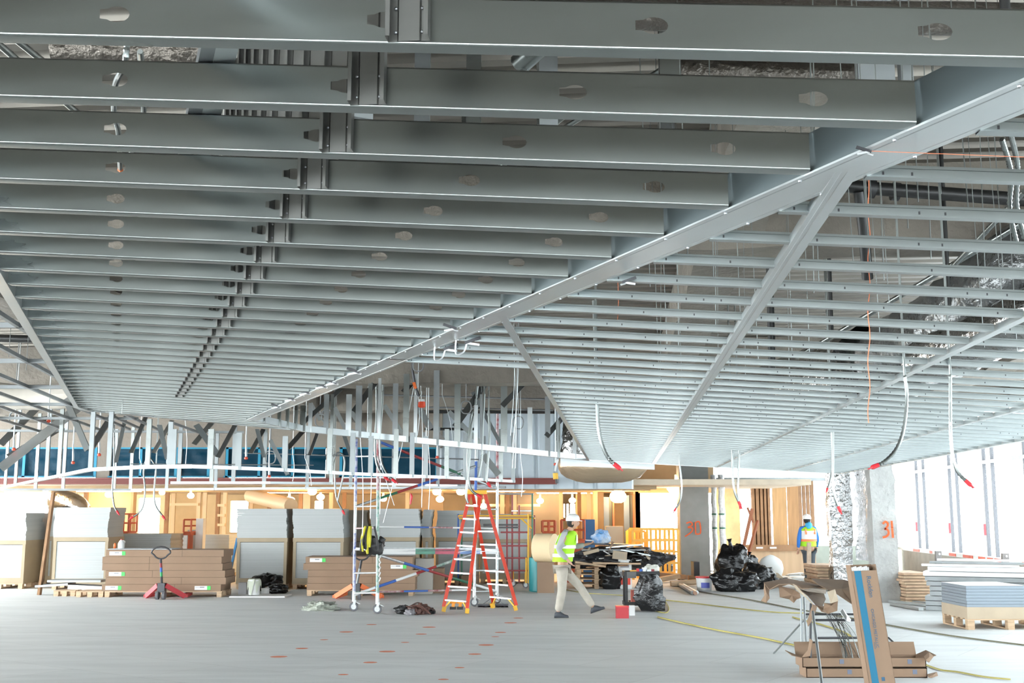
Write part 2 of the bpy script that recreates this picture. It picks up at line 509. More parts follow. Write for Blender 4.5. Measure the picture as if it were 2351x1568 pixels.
# right part of the back: knee wall, openings, boards, header
YK = 35.0
def K(px, py=1150): return R(px, py, YK)
zs = R(1800, 1257, YK).z
zh = R(1800, 1104, YK).z
mb = MB()
ybox(mb, K(1700).x, K(1868).x, 0, zs, YK, YK + .25)
struct('wall_knee', mb, mat('tan_boarding', (0.52, 0.37, 0.24), 0.85, var=0.12, scale=2, stretch=(3, 3, .3)))
mb = MB(); ybox(mb, K(1868).x, K(2056).x, 0, zs + .05, YK, YK + .25)
struct('wall_knee', mb, mat('grey_green_boarding', (0.35, 0.38, 0.33), 0.85, var=0.12))
mb = MB(); ybox(mb, K(1640).x, K(2056).x, zh, zh + .10, YK, YK + .2); ybox(mb, K(1640).x, K(2056).x, 3.75, DECK, YK, YK + .3)
struct('wall_header', mb, GALVD)
mb = MB(); ybox(mb, K(1460).x, K(1640).x, zh, DECK, YK, YK + .3)
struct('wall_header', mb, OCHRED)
panel('wall_pier', 1459, 1470, YK, OCHRE, z1=zh)
panel('wall_pier', 1636, 1698, YK + 0.3, mat('yellow_insulation_board', (0.85, 0.66, 0.36), 0.9, var=0.15), z1=zh + .1)
# upper boarding over the big opening
mb = MB(); ybox(mb, K(1466).x, K(1640).x, R(1500, 1132, YK).z, zh, YK - .02, YK + .1)
struct('wall_header', mb, OCHRE)
# board wall between openings
t = thing('board_screen', 'brown timber screen of upright boards and plywood in the window opening', 'timber screen', (K(1800).x, YK + .1, zs))
bx = [1727, 1736, 1744, 1752, 1761, 1769]
for k, (a, b) in enumerate(((1727, 1733), (1736, 1743), (1746, 1752), (1755, 1760), (1763, 1769))):
    x0, x1 = K(a).x, K(b).x
    ybox(MB(), x0, x1, zs, zh, YK + .02, YK + .16).build('stud', WOODB, t)
ybox(MB(), K(1727).x, K(1769).x, zs, zh, YK + .17, YK + .2).build('backing', mat('dark_brown_board', (0.16, 0.09, 0.055), .8), t)
ybox(MB(), K(1774).x, K(1807).x, zs, zh, YK + .05, YK + .08).build('plywood_panel', PLY, t)
ybox(MB(), K(1808).x, K(1834).x, zs, zh, YK + .05, YK + .08).build('plywood_panel', mat('reddish_plywood', (0.42, 0.235, 0.11), .8, var=.15, scale=2, stretch=(6, 6, .6)), t)
for a, b in ((1834, 1842), (1844, 1851), (1853, 1860), (1862, 1870)):
    ybox(MB(), K(a).x, K(b).x, zs, zh, YK + .05, YK + .15).build('stud', WOODB, t)
ybox(MB(), K(1700).x, K(1868).x, zs - .1, zs + .08, YK - .1, YK + .3).build('sill_plank', WOODB, t)
for a, b in ((1731, 1746), (1762, 1777)):
    ybox(MB(), K(a).x, K(b).x, zs - .03, zs + .02, YK - .13, YK - .1).build('white_tape', WHITE, t)

# window wall on the right
VW = 8.5
zsill = 0.78
mb = MB(); uvbox(mb, -14, 36, VW, VW + .3, 0, zsill)
struct('wall_right', mb, mat('sill_concrete', (0.40, 0.36, 0.31), .9, var=.1))
mb = MB(); uvbox(mb, -14, 36, VW - .1, VW + .35, zsill, zsill + .09)
struct('trim_1', mb, WHITE)
mb = MB(); uvbox(mb, -14, 36, VW, VW + .3, 4.3, DECK)
struct('wall_right_header', mb, CONCG)
k = 0
def u_at(px, v):
    d = ray(px, 1150); return v / (d.x * DV.x + d.y * DV.y) * (d.x * DU.x + d.y * DU.y)
MULL = mat('window_mullion', (0.10, 0.10, 0.11), 0.5)
uu = [u_at(x, VW) for x in (2097, 2113, 2172, 2188, 2252, 2271, 2346, 2369)]
step = uu[6] - uu[4]
us = uu + [uu[6] + step * k for k in range(1, 9)] + [uu[7] + step * k for k in range(1, 9)]
for n_, u in enumerate(sorted(us, reverse=True)):
    mb = MB(); uvbox(mb, u - .03, u + .03, VW + .08, VW + .16, zsill + .09, 3.55)
    tag(mb.build('window_%d' % (n_ + 1), MULL), kind='structure')
FILM = mat('window_film', (1, 1, 1))
nt = FILM.node_tree; nt.nodes.clear()
o_ = nt.nodes.new('ShaderNodeOutputMaterial'); tr_ = nt.nodes.new('ShaderNodeBsdfTransparent'); tr_.inputs[0].default_value = (.42, .44, .45, 1)
df_ = nt.nodes.new('ShaderNodeBsdfDiffuse'); df_.inputs[0].default_value = (.8, .8, .8, 1)
mx_ = nt.nodes.new('ShaderNodeMixShader'); mx_.inputs[0].default_value = .08
nt.links.new(tr_.outputs[0], mx_.inputs[1]); nt.links.new(df_.outputs[0], mx_.inputs[2]); nt.links.new(mx_.outputs[0], o_.inputs[0])
struct('window_film', MB().add([uv(-14, VW + .12, zsill), uv(36, VW + .12, zsill), uv(36, VW + .12, 4.3), uv(-14, VW + .12, 4.3)], [(0, 1, 2, 3)]), FILM)
mb = MB(); uvbox(mb, -6, 35, VW + .05, VW + .18, 3.02, 3.10); uvbox(mb, -6, 35, VW + .05, VW + .18, 3.5, 3.6)
struct('trim_2', mb, GALVD)
# red tape marks on the sill cap
for k, px in enumerate((2098, 2131, 2180, 2212, 2222, 2246, 2265, 2285, 2349)):
    u = u_at(px, VW - .1)
    mb = MB(); L = (.35, .12, .3, .3, .15, .25, .2, .3, .3)[k]
    uvbox(mb, u - L, u + L, VW - .108, VW - .1, zsill + .01, zsill + .08)
    tag(mb.build('tape_mark', TAPER), ['red tape mark on the window sill, the %s from column 31' % nth(k + 1)][0], 'tape', 'red tape marks along the white window sill')
# red rail outside
for k, u in enumerate(uu[0:7:2]):
    mb = MB(); uvbox(mb, u - .025, u + .025, VW + .02, VW + .07, 1.35, 1.62)
    tag(mb.build('tape_mark', RED), 'red flag tape on the %s window mullion from the corner' % nth(k + 1), 'tape', 'red flags on the mullions')

# columns
def rough_column(name, px, pyb, wpx, m, lab, seed, amp=.03, sq=True, rz=-ANG, ztop=DECK, cat='column', Y=None, dfac=0.7):
    p = F(px, pyb) if Y is None else Vector((R(px, pyb, Y).x, Y, 0))
    wd = wpx / FPX * p.y
    mb = MB(); g = []
    n = 40
    sec = []
    for s_ in range(4):
        for t_ in (0, .25, .5, .75):
            a = [(-1, -1), (1, -1), (1, 1), (-1, 1), (-1, -1)]
            q0, q1 = a[s_], a[s_ + 1]
            sec.append(((q0[0] + (q1[0] - q0[0]) * t_) * wd / 2, (q0[1] + (q1[1] - q0[1]) * t_) * wd * dfac / 2))
    Mz = Matrix.Rotation(rz, 3, 'Z')
    for i in range(n + 1):
        z = ztop * i / n; row = []
        for a, b in sec + [sec[0]]:
            q = Vector((a, b, z * .9)) * 2.2 + Vector((seed, 0, 0))
            r = 1 + amp * noise.noise(q) / wd + amp * .6 * noise.noise(q * 3) / wd
            row.append(p + Vector((0, 0, z)) + Mz @ Vector((a * r, b * r + wd * dfac / 2, 0)))
        g.append(row)
    mb.sheet(g)
    return tag(mb.build(name, m, smooth=50), lab, cat, kind='structure'), p, wd
def strokes(parent, lines, p0, w, h, Mz, m, name='painted_number', r=.03, off=-.02):
    mb = MB()
    for ln in lines:
        pts = [p0 + Mz @ Vector((x * w, off, y * h)) for x, y in ln]
        pts = bez(pts, 5)
        # flat ribbon of paint
        side = Mz @ Vector((0, -1, 0))
        for i in range(len(pts) - 1):
            mb.bar(pts[i], pts[i + 1], .006, r * 1.6, up=None) if False else mb.bar(pts[i], pts[i + 1] + (pts[i + 1] - pts[i]) * .15, r * 1.7, .01, up=side)
    return mb.build(name, m, parent)
THREE = [(0.05, 0.85), (.25, 1), (.42, .8), (.25, .55), (.15, .52), (.38, .45), (.42, .2), (.25, .02), (0, -.05)]
MARK = mat('orange_spray_paint', (0.85, 0.13, 0.03), .7)
c30, p30, w30 = rough_column('column_concrete', 1598, 1312, 66, mat('mid_grey_concrete', (.24, .24, .23), .9, var=.08), 'smooth grey concrete column sprayed with an orange 30', 3, amp=.01, rz=0, Y=33.0)
q = p30 + Vector((-.30 * w30, 0, R(1598, 1226, p30.y).z))
strokes(c30, [[(0, .9), (.3, 1), (.4, .75), (.1, .55), (.4, .5), (.35, .2), (-.1, -.2)], [(.62, .95), (.62, 0.05)], [(.62, .95), (.9, 1.0), (.95, .1), (.62, .0)]], q, .42, .34, Matrix.Identity(3), MARK, off=-.035, r=.02)
c31, p31, w31 = rough_column('column_fireproofed', 2040, 1382, 54, CONCW, 'thickly sprayed pale column with an orange 31 near the windows', 9, amp=.10, rz=0)
q = p31 + Vector((-.16 * w31, 0, R(2040, 1232, p31.y).z))
strokes(c31, [THREE, [(.68, 1.05), (.72, -.05)]], q, .30, .32, Matrix.Identity(3), MARK, off=-.085, r=.026)
# foil wrapped column with a sheet of foil stretched off it
p = Vector((R(1915, 1350, 28).x, 28, 0))
cf, pf, wf = rough_column('column_foil_wrapped', 1939, 1350, 48, FOIL, 'column wrapped in crumpled silver foil, left of column 31', 15, amp=.12, rz=0, Y=28.0)
g = []
x0, x1 = R(1962, 1200, 28).x, R(2006, 1200, 27).x
for k in range(25):
    z = 0.75 + (2.9 - .75) * k / 24
    g.append([Vector((x0 + (x1 - x0) * i / 12, 28 - i / 12 + .12 * noise.noise(Vector((i * .35, k * .3, 7))), z + .05 * noise.noise(Vector((i, k, 1))))) for i in range(13)])
MB().sheet(g).build('foil_sheet', mat('bright_foil', (.6, .6, .6), .25, .9, bump=.9, bscale=5), cf, smooth=30)
# ================================================================ framed ceiling
U0, USTEP = 2.352 * CEIL, 0.41 * CEIL
def uvline(pa, pb, u):                                   # v on the plan line through two ceiling points
    (ua, va), (ub, vb) = to_uv(PL(*pa)), to_uv(PL(*pb))
    return va + (vb - va) * (u - ua) / (ub - ua)
LE = ((0, 625), (180, 935)); BM = ((2351, 224), (575, 965))
def pz(u, v, dz=0.0): return uv(u, v, zplane(v) + dz)
corner1 = to_uv(PL(180, 935)); corner1b = to_uv(PL(214, 946)); corner2 = to_uv(PL(690, 990)); tip = to_uv(PL(578, 965))
near = 2.0
POLY = [(near, uvline(*LE, near)), corner1, corner1b, corner2, tip, (near, uvline(*BM, near))]
def scan(poly, u):
    xs = []
    for i in range(len(poly)):
        (ua, va), (ub, vb) = poly[i], poly[(i + 1) % len(poly)]
        if (ua - u) * (ub - u) < 0: xs.append(va + (vb - va) * (u - ua) / (ub - ua))
    return sorted(xs)
HOLES = [((265, 50), (268, 800)), ((905, 65), (520, 686)), ((1560, 70), (770, 700)), ((2245, 85), (980, 740))]
HANG = ((955, 45), (590, 625))
WEB, FL = 0.112, 0.046
AXV = (DV - Vector((0, 0, TILT))).normalized()
def keyhole(an):                                          # outline radius of a punched service hole
    c, s_ = math.cos(an), math.sin(an)
    r = 1 / math.sqrt((c / .030) ** 2 + (s_ / .019) ** 2)
    if c < -.55: r = max(r, min(.040 / abs(c), .012 / max(abs(s_), 1e-3)))
    return r
def joist(i, u, v0, v1, holes, far=False):
    mb = MB()
    # web with holes
    hs = sorted(h for h in holes if v0 + .08 < h < v1 - .08)
    cuts = [v0]; H = WEB
    def P(v, z, du=0.0): return pz(u + du, v, z)
    r0 = .006
    def webquad(a, b):
        nseg = max(1, int((b - a) / 1.2))
        for k in range(nseg):
            x, y = a + (b - a) * k / nseg, a + (b - a) * (k + 1) / nseg
            mb.add([P(x, r0), P(y, r0), P(y, H - r0), P(x, H - r0)], [(0, 1, 2, 3)])
    x = v0
    for h in hs:
        hw = (H - 2 * r0) / 2
        webquad(x, h - hw); x = h + hw
        n = 24; vs = []
        for k in range(n):
            an = 2 * PI * k / n
            c, s_ = math.cos(an), math.sin(an)
            m_ = max(abs(c), abs(s_))
            vs.append(P(h + hw * c / m_, H / 2 + hw * s_ / m_))
            rr = keyhole(an)
            vs.append(P(h + rr * c, H / 2 + rr * s_))
        mb.add(vs, [(2 * k, (2 * k + 2) % (2 * n), (2 * k + 3) % (2 * n), 2 * k + 1) for k in range(n)])
    webquad(x, v1)
    # rolled corner, bottom flange, lip; top flange and lip
    ax = DU; az = Vector((0, 0, 1))
    arc = [(r0 - r0 * math.cos(t), r0 - r0 * math.sin(t)) for t in (0, PI / 8, PI / 4, 3 * PI / 8, PI / 2)]
    prof = arc + [(FL, 0), (FL, .012)]
    mb.prof(prof, P(v0, 0), P(v1, 0), ax, az)
    prof = [(a, H - b) for a, b in arc] + [(FL, H), (FL, H - .012)]
    mb.prof(prof, P(v0, 0), P(v1, 0), ax, az)
    o = mb.build('steel_joist', GALV, smooth=40)
    return o
rows = []
i = 0
while True:
    u = U0 + USTEP * i
    xs = scan(POLY, u)
    if len(xs) < 2 or u > corner2[0]: break
    v0, v1 = xs[0], xs[-1]
    if i == 0: pass
    hl = [uvline(*h, u) for h in HOLES] if i < 26 else []
    o = joist(i, u, v0 + .004, v1 - .1 if u < tip[0] else v1 - .01, hl)
    tag(o, 'galvanised steel ceiling joist left of the big beam, the %s counted back from the nearest' % nth(i + 1), 'ceiling joist', 'deep joists of the left ceiling field')
    rows.append((u, v0, v1))
    i += 1
NROW = i
# doubled carrier channel lying on top of the joists
def PLH(px, py):
    d = ray(px, py); dv = d.x * DV.x + d.y * DV.y
    return Vector((0, 0, CAMH)) + d * ((CEIL + WEB + .004) / (d.z + TILT * dv))
for k, (xa_, xb3, m_) in enumerate(((478, 430, GALVD), (512, 462, GALVB))):
    (ua, va), (ub, vb) = to_uv(PLH(xa_, 152)), to_uv(PLH(xb3, 365))
    sl = (vb - va) / (ub - ua)
    p, q = uv(1.6, va + sl * (1.6 - ua)), uv(7.0, va + sl * (7.0 - ua))
    p.z = zplane(va + sl * (1.6 - ua)) + WEB + .003; q.z = zplane(va + sl * (7.0 - ua)) + WEB + .003
    mb = MB(); mb.prof([(-.03, .05), (-.03, 0), (.03, 0), (.03, .05)], p, q, DV, Vector((0, 0, 1)))
    tag(mb.build('carrier_channel', m_), ['darker left', 'paler right'][k] + ' one of two channels lying across the joist tops', 'steel channel', 'channels lying on the joist tops')
# vertical hanger studs screwed to the joists
def hanger(k, u, v, top):
    t = thing('hanger_stud', 'upright steel hanger stud screwed to the %s ceiling joist from the nearest' % nth(k + 1), 'hanger stud', pz(u, v, .004), 'hanger studs along the left ceiling field')
    w_, d_ = .094, .036
    mb = MB()
    z0 = zplane(v) + .006
    base = uv(u - .002, v, z0)
    prof = [(-w_ / 2 + .010, -d_), (-w_ / 2, -d_), (-w_ / 2, 0), (-w_ / 2 + .02, -.0005), (-w_ / 2 + .024, -.004), (w_ / 2 - .024, -.004), (w_ / 2 - .02, -.0005), (w_ / 2, 0), (w_ / 2, -d_), (w_ / 2 - .010, -d_)]
    mb.prof(prof, base, base + Vector((0, 0, top - z0)), DV, DU)
    mb.build('stud_channel', mat('stamped_stud_steel', (0.20, 0.20, 0.19), .42, .9, var=.1, scale=6), t)
    if k < 14:
        for sx in (-1, 1):
            for sz in (.02, .075):
                mb = MB(); c = base + DV * (sx * .03) + Vector((0, 0, sz)) - DU * .003
                mb.lathe(c, [(.0035, 0), (.0045, .001), (.0035, .004), (.001, .0055)], 8, M=Matrix((DV, Vector((0, 0, 1)), -DU)).transposed())
                mb.build('screw', SCREW, t)
for k, (u, v0, v1) in enumerate(rows[:26]):
    v = uvline(*HANG, u)
    hanger(k, u, v + .02, DECK if k < 8 else 4.6)

# the big diagonal beam between the two fields
ub0 = 2.35
pa, pb = to_uv(PL(2351, 224)), tip
dirp = Vector((pb[0] - pa[0], pb[1] - pa[1])); dirp.normalize()
A_ = Vector((pa[0], pa[1])) - dirp * 1.4; B_ = Vector((pb[0], pb[1]))
wa = pz(A_.x, A_.y); wb = pz(B_.x, B_.y)
bd = (wb - wa).normalized()
side = Vector((bd.y, -bd.x, 0)).normalized()             # to the right of the beam seen from the camera
if side.dot(DV) < 0: side = -side
BW = .165
t = thing('main_beam', 'wide boxed steel beam running diagonally between the two ceiling fields', 'beam', (wa + wb) / 2)
az = Vector((0, 0, 1))
oset = -side * (BW / 2)
mid = wa + (wb - wa) * .47
def bprof(m_, name, p, q, pts, smooth=35):
    mb = MB(); mb.prof(pts, p, q, side, az); return mb.build(name, m_, t, smooth=smooth)
bprof(GALVB, 'bottom_track', wa, mid, [(-BW / 2, .006), (-BW / 2, 0), (-BW / 2 + .02, 0), (-BW / 2 + .022, .003), (-BW / 2 + .026, 0), (BW / 2 - .026, 0), (BW / 2 - .022, .003), (BW / 2 - .02, 0), (BW / 2, 0), (BW / 2, .035)])
bprof(GALVB, 'bottom_track', mid - bd * .25, wb, [(-BW / 2 - .003, .006), (-BW / 2 - .003, -.003), (-BW / 2 + .02, -.003), (-BW / 2 + .022, .001), (-BW / 2 + .026, -.003), (BW / 2 - .026, -.003), (BW / 2 - .022, .001), (BW / 2 - .02, -.003), (BW / 2 + .003, -.003), (BW / 2 + .003, .035)])
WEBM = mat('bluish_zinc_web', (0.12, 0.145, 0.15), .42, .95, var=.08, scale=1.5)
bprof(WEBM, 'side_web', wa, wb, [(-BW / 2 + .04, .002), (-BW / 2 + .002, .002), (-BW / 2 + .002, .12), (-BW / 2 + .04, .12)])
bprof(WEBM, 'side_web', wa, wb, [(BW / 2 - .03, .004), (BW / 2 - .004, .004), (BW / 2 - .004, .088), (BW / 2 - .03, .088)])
Lb = (wb - wa).length
scr = []
for k in range(40):
    s_ = .5 + k * .42
    if s_ > Lb: break
    scr += [(s_, -BW / 2 + .012), (s_ + .1, BW / 2 - .010)]
for s_ in ((mid - wa).length - .2, (mid - wa).length - .05, 3.2, 3.35, 3.5, 3.62):
    scr += [(s_, -.02), (s_ + .03, .022)]
for s_, off in scr[:60]:
    mb = MB(); mb.lathe(wa + bd * s_ + side * off + Vector((0, 0, -.008)), [(.002, 0), (.005, .002), (.0055, .006), (.004, .012)], 8)
    mb.build('screw', SCREW, t)

# edge channels round the fields
def edge(pxa, pxb, lab, up=.055, w_=.075, m_=GALVB, inward=1, extra=0, name='edge_track'):
    a, b = PL(*pxa), PL(*pxb)
    d = (b - a).normalized()
    if extra: a = a - d * extra
    s_ = Vector((d.y, -d.x, 0)).normalized() * inward
    mb = MB(); mb.prof([(0, up), (0, 0), (w_, 0), (w_, up)], a, b, s_, Vector((0, 0, 1)))
    return tag(mb.build(name, m_, smooth=20), lab, 'edge channel')
edge((0, 625), (180, 935), 'galvanised edge channel closing the left side of the joist field', extra=5, inward=-1, w_=.06, up=.1)
edge((180, 935), (214, 946), 'short edge channel at the far left corner of the joist field', inward=-1)
edge((214, 946), (690, 990), 'edge channel along the far end of the joist field', inward=1)
edge((585, 966), (690, 989), 'short channel joining the beam tip to the far edge', inward=-1, up=.1, w_=.05)
edge((690, 990), (1360, 1058), 'brightly lit white channel edge above the scaffold and ladder', inward=-1, up=.1, w_=.09)  # bright steel tone paints in the white glare along this edge
edge((1360, 1058), (1900, 1087), 'far edge channel of the right grid ceiling', inward=-1, up=.05, w_=.06)

# right field: runners and cross tees
RUN = [('A', (1165, 750), (1350, 1055), .045), ('B', (1922, 452), (1495, 1070), .068), ('C', (2351, 757), (1630, 1075), .045), ('D', (2351, 940), (1800, 1083), .036), ('E', (2351, 1024), (1902, 1087), .06)]
vr = {}
for n_, a, b, w_ in RUN:
    va, vb = to_uv(PL(*a))[1], to_uv(PL(*b))[1]
    vr[n_] = (va + vb) / 2
def beam_v(u):                                           # right face of the big beam
    return A_.y + (B_.y - A_.y) * (u - A_.x) / (B_.x - A_.x) + BW / 2 / abs(bd.dot(DU))
def beam_u(v): return A_.x + (B_.x - A_.x) * (v - A_.y) / (B_.y - A_.y)
fe = (to_uv(PL(690, 990)), to_uv(PL(1360, 1058)), to_uv(PL(1900, 1087)))
def far_u(v):
    (u0, v0), (u1, v1), (u2, v2) = fe
    if v < v1: return u0 + (u1 - u0) * (v - v0) / (v1 - v0)
    return u1 + (u2 - u1) * (v - v1) / (v2 - v1)
RLAB = {'A': 'narrow ceiling runner nearest the open triangle', 'B': 'widest ceiling runner of the right grid, meeting the big beam', 'C': 'ceiling runner with a conduit hanging beside it, right of the widest one',
        'D': 'thin ceiling runner second from the window side', 'E': 'edge channel of the right grid on the window side'}
for n_, a, b, w_ in RUN:
    v = vr[n_]
    ustart = max(beam_u(v), .8)
    uend = far_u(v)
    mb = MB()
    h = .04
    if n_ == 'B':
        mb.prof([(-w_ / 2, .032), (-w_ / 2, 0), (-w_ / 4, 0), (-w_ / 4 + .002, .002), (-.002, .002), (0, 0), (w_ / 4, 0), (w_ / 2, 0), (w_ / 2, .032)], pz(ustart, v), pz(uend, v), DV, az)
    else:
        mb.prof([(-w_ / 2, .004), (-w_ / 2, 0), (w_ / 2, 0), (w_ / 2, .004), (.002, .005), (.002, h), (-.002, h), (-.002, .005), (-w_ / 2, .004)], pz(ustart, v), pz(uend, v), DV, az)
    tag(mb.build('grid_runner', GALVB, smooth=20), RLAB[n_], 'ceiling runner')
V0, VSTEP = 3.641 * CEIL, 0.4085 * CEIL
TEE = mat('ribbed_tee_steel', (0.31, 0.34, 0.34), .30, .95, var=.1, scale=3)
def tee(u, v0, v1, lab, grp, slots):
    mb = MB(); w_ = .036
    p, q = pz(u, v0, .002), pz(u, v1, .002)
    mb.prof([(-w_ / 2, .005), (-w_ / 2, 0), (w_ / 2, 0), (w_ / 2, .005), (.0015, .006), (.0015, .030), (.004, .031), (.004, .040), (-.004, .040), (-.004, .031), (-.0015, .030), (-.0015, .006), (-w_ / 2, .005)], p, q, DU, az)
    if slots:
        mb.mi = 1
        x = v0 + .05
        while x < v1 - .05:
            c = pz(u - .0022, x, .018)
            mb.add([c + DV * a + Vector((0, 0, b)) for a, b in ((-.003, -.005), (.003, -.005), (.003, .005), (-.003, .005))], [(0, 1, 2, 3)])
            x += random.choice((.08, .35, .5, .25))
    return tag(mb.build('cross_tee', [TEE, DARKM]), lab, 'cross tee', grp)
BAYN = {0: 'in the bay touching the big beam', 1: 'left of the widest runner', 2: 'right of the widest runner',
        3: 'in the last but one bay', 4: 'in the window side bay'}
nt_ = 0
for j in range(-3, 60):
    u = V0 + VSTEP * j
    bv = beam_v(u)
    marks = [bv] + [vr[n] for n in 'ABCDE' if vr[n] > bv + .05]
    idx0 = 5 - (len(marks) - 1)
    for k in range(len(marks) - 1):
        a, b = marks[k], marks[k + 1]
        bay = idx0 + k
        if k == 0 and u > PL(1000, 845).dot(DU): 
            if bay == 0: continue
        um = max(far_u(a), far_u(b))
        if u > far_u((a + b) / 2) - .05: continue
        if b / max(u, .1) < -.9 or a / max(u, .1) > .62: continue
        if u > 21 and j % 2: pass
        hw = {'A': .02, 'B': .034, 'C': .02, 'D': .02, 'E': .01}
        a2 = a + (.0 if k == 0 else .012); b2 = b - .012
        tee(u, a2, b2, 'steel cross tee %s, row %s from the camera' % (BAYN[bay], nth(j + 4)), 'cross tees %s' % BAYN[bay], u < 12)
        nt_ += 1
print('tees', nt_, 'joists', NROW)

# far left lower grid
ZL = 1.5
def GL(px, py): 
    d = ray(px, py); return Vector((0, 0, CAMH)) + d * (ZL / d.z)
def tbar(mb, p, q, w_=.035, h=.045):
    d = (q - p).normalized(); s_ = Vector((d.y, -d.x, 0)).normalized()
    return mb.prof([(-w_ / 2, 0), (w_ / 2, 0), (.002, .003), (.002, h), (-.002, h), (-.002, .003), (-w_ / 2, 0)], p, q, s_, az)
for k, (a, b) in enumerate((((-260, 560), (77, 775)), ((-300, 640), (150, 880)), ((-200, 783), (300, 989)), ((-200, 835), (230, 989)), ((-200, 865), (148, 989)), ((-200, 905), (112, 999)), ((180, 905), (386, 999)), ((262, 960), (330, 990)), ((400, 975), (470, 1000)))):
    mb = tbar(MB(), GL(*a), GL(*b))
    tag(mb.build('grid_runner', GALVD), 'thin slanting grid runner at far left, the %s from the top edge of that grid' % nth(k + 1), 'ceiling runner', 'slanting runners of the far left grid')
for k, (y, x0, x1) in enumerate(((751, -300, 66), (832, -300, 120), (891, -300, 158), (930, -300, 170), (962, -200, 318), (990, -200, 560))):
    mb = tbar(MB(), GL(x0, y), GL(x1, y + (2 if x1 < 400 else 5)))
    tag(mb.build('cross_tee', GALVD), 'level grid tee of the far left grid, the %s below the top one' % nth(k + 1), 'cross tee', 'level tees of the far left grid')
def up_to(p, z=DECK): return Vector((p.x, p.y, z))
# ================================================================ added rear wall band, unseen, keeps sky reflections off the joist webs
mb = MB(); uvbox(mb, -9.3, -9, -21.5, 9.2, 2.4, DECK); struct('wall_rear_sky_block', mb, CONC)

# ================================================================ lamps of the lit room
def lamp(px, py, Y, r, lab, flat=.8, estr=None, col=(1.0, 0.62, 0.28), wire=True):
    p = R(px, py, Y); rad = r / FPX * Y
    t = thing('hanging_lamp', lab, 'lamp', p, 'work lamps in the lit back room')
    m = mat('lamp_glow', (1, .9, .7), .5, emit=col, estr=60)
    mb = MB(); mb.lathe(p - Vector((0, 0, rad * flat)), [(rad * math.sin(a), rad * flat * (1 - math.cos(a))) for a in [PI * k / 8 for k in range(1, 8)]], 12)
    mb.build('globe', m, t, smooth=60)
    MB().tube([p + Vector((0, 0, rad * flat * .8)), p + Vector((0, 0, rad * flat + .12))], .035, 8).build('socket', WHITEP, t)
    top = 2.62 if Y > 30.6 else DECK
    if p.z + .2 < top: MB().tube([p + Vector((0, 0, .1)), Vector((p.x, p.y, top))], .008, 5).build('cord', WHITEP, t)
    return t
LAMPS = [(105, 1118, 33, 13, 'wide white lamp at far left under the red beam'), (372, 1131, 34, 7, 'lamp above the cardboard stack with the pallet truck'), (438, 1138, 34, 8, 'lamp left of the second stack of white boards'),
         (664, 1152, 33, 15, 'brightest starry lamp over the middle board stacks'), (717, 1129, 33, 10, 'round lamp right of the brightest starry lamp'), (736, 1141, 36, 9, 'lamp just below and right of the round lamp over the stacks'),
         (1003, 1129, 33, 10, 'round lamp left of the stepladder top'), (1010, 1146, 35, 9, 'lamp low beside the round lamp left of the ladder'),
         (1058, 1129, 33, 10, 'lamp touching the left side of the stepladder top'), (1314, 1149, 35, 8, 'small round lamp above the walking worker'),
         (1419, 1140, 34, 19, 'large round lamp between the two dark doors'), (1552, 1117, 33.5, 22, 'wide lamp over the bright opening left of column 30'), (1110, 1162, 36, 8, 'lamp seen between the stepladder rails'), (20, 1150, 34, 12, 'lamp behind the far left board stack'),
         (250, 1135, 36, 9, 'lamp behind the left board stacks beside the duct'), (880, 1145, 37, 8, 'lamp seen through the tall scaffold'), (1240, 1150, 36, 8, 'lamp beyond the far scaffold')]
for a in LAMPS: lamp(*a)
# ceiling strip of the lit room
for k, (px, Y) in enumerate(((250, 34), (640, 36), (1130, 34), (1300, 37))):
    p = R(px, 1130, Y)
    t = thing('batten_light', 'long strip light on the back room ceiling, the %s from the left' % nth(k + 1), 'lamp', (p.x, Y, 2.5), 'strip lights on the back room ceiling')
    ybox(MB(), p.x - 1.0, p.x + 1.0, 2.53, 2.62, Y - .08, Y + .08).build('housing', WHITE, t)
    ybox(MB(), p.x - .95, p.x + .95, 2.50, 2.53, Y - .05, Y + .05).build('tube', mat('tube_glow', (1, .9, .7), .5, emit=(1, .72, .42), estr=28), t)
# framing inside the lit room
LITS = [('pale', mat('pale_timber', (.70, .55, .36), .8)), ('brown', WOODB), ('grey', GALVU_)] if False else [('pale', mat('pale_timber', (.70, .55, .36), .8)), ('brown', WOODB)]
for k, (x, Y, c_) in enumerate(((58, 36, 0), (196, 35.5, 1), (383, 36, 1), (398, 37.5, 0), (456, 37, 0), (470, 37, 0), (500, 36.5, 1), (516, 36.5, 0), (577, 38, 0), (618, 38, 1), (690, 37, 1), (760, 36, 0), (790, 37, 1), (935, 36.5, 0), (1165, 36, 1), (1182, 36, 0), (1288, 36.5, 0), (1330, 36.5, 1), (1352, 36, 0))):
    p = R(x, 1150, Y); mb = MB(); ybox(mb, p.x - .06, p.x + .06, 0, 2.62, Y, Y + .1)
    tag(mb.build('framing_stud', LITS[c_][1]), '%s upright of the lit back room framing, %s from the left' % (LITS[c_][0], nth(k + 1)), 'stud', 'uprights in the lit back room')
for k, (x0, x1, y, Y) in enumerate(((500, 516, 1160, 36.4), (500, 516, 1183, 36.4), (500, 516, 1205, 36.4), (383, 456, 1158, 36.9), (760, 790, 1170, 36.3), (1110, 1240, 1160, 36.2))):
    a, b = R(x0, y, Y), R(x1, y, Y); mb = MB(); ybox(mb, a.x, b.x, a.z - .04, a.z + .04, Y - .05, Y + .05)
    tag(mb.build('framing_rail', LITS[0][1]), 'level rail of the lit back room framing, %s in order from the left' % nth(k + 1), 'rail', 'rails in the lit back room')
for k in range(7):
    Y = 31.6 + k * 1.4; mb = MB(); ybox(mb, -20, 4, 2.52, 2.62, Y, Y + .12); struct('ceiling_joist_%d' % (k + 1), mb, OCHRED)
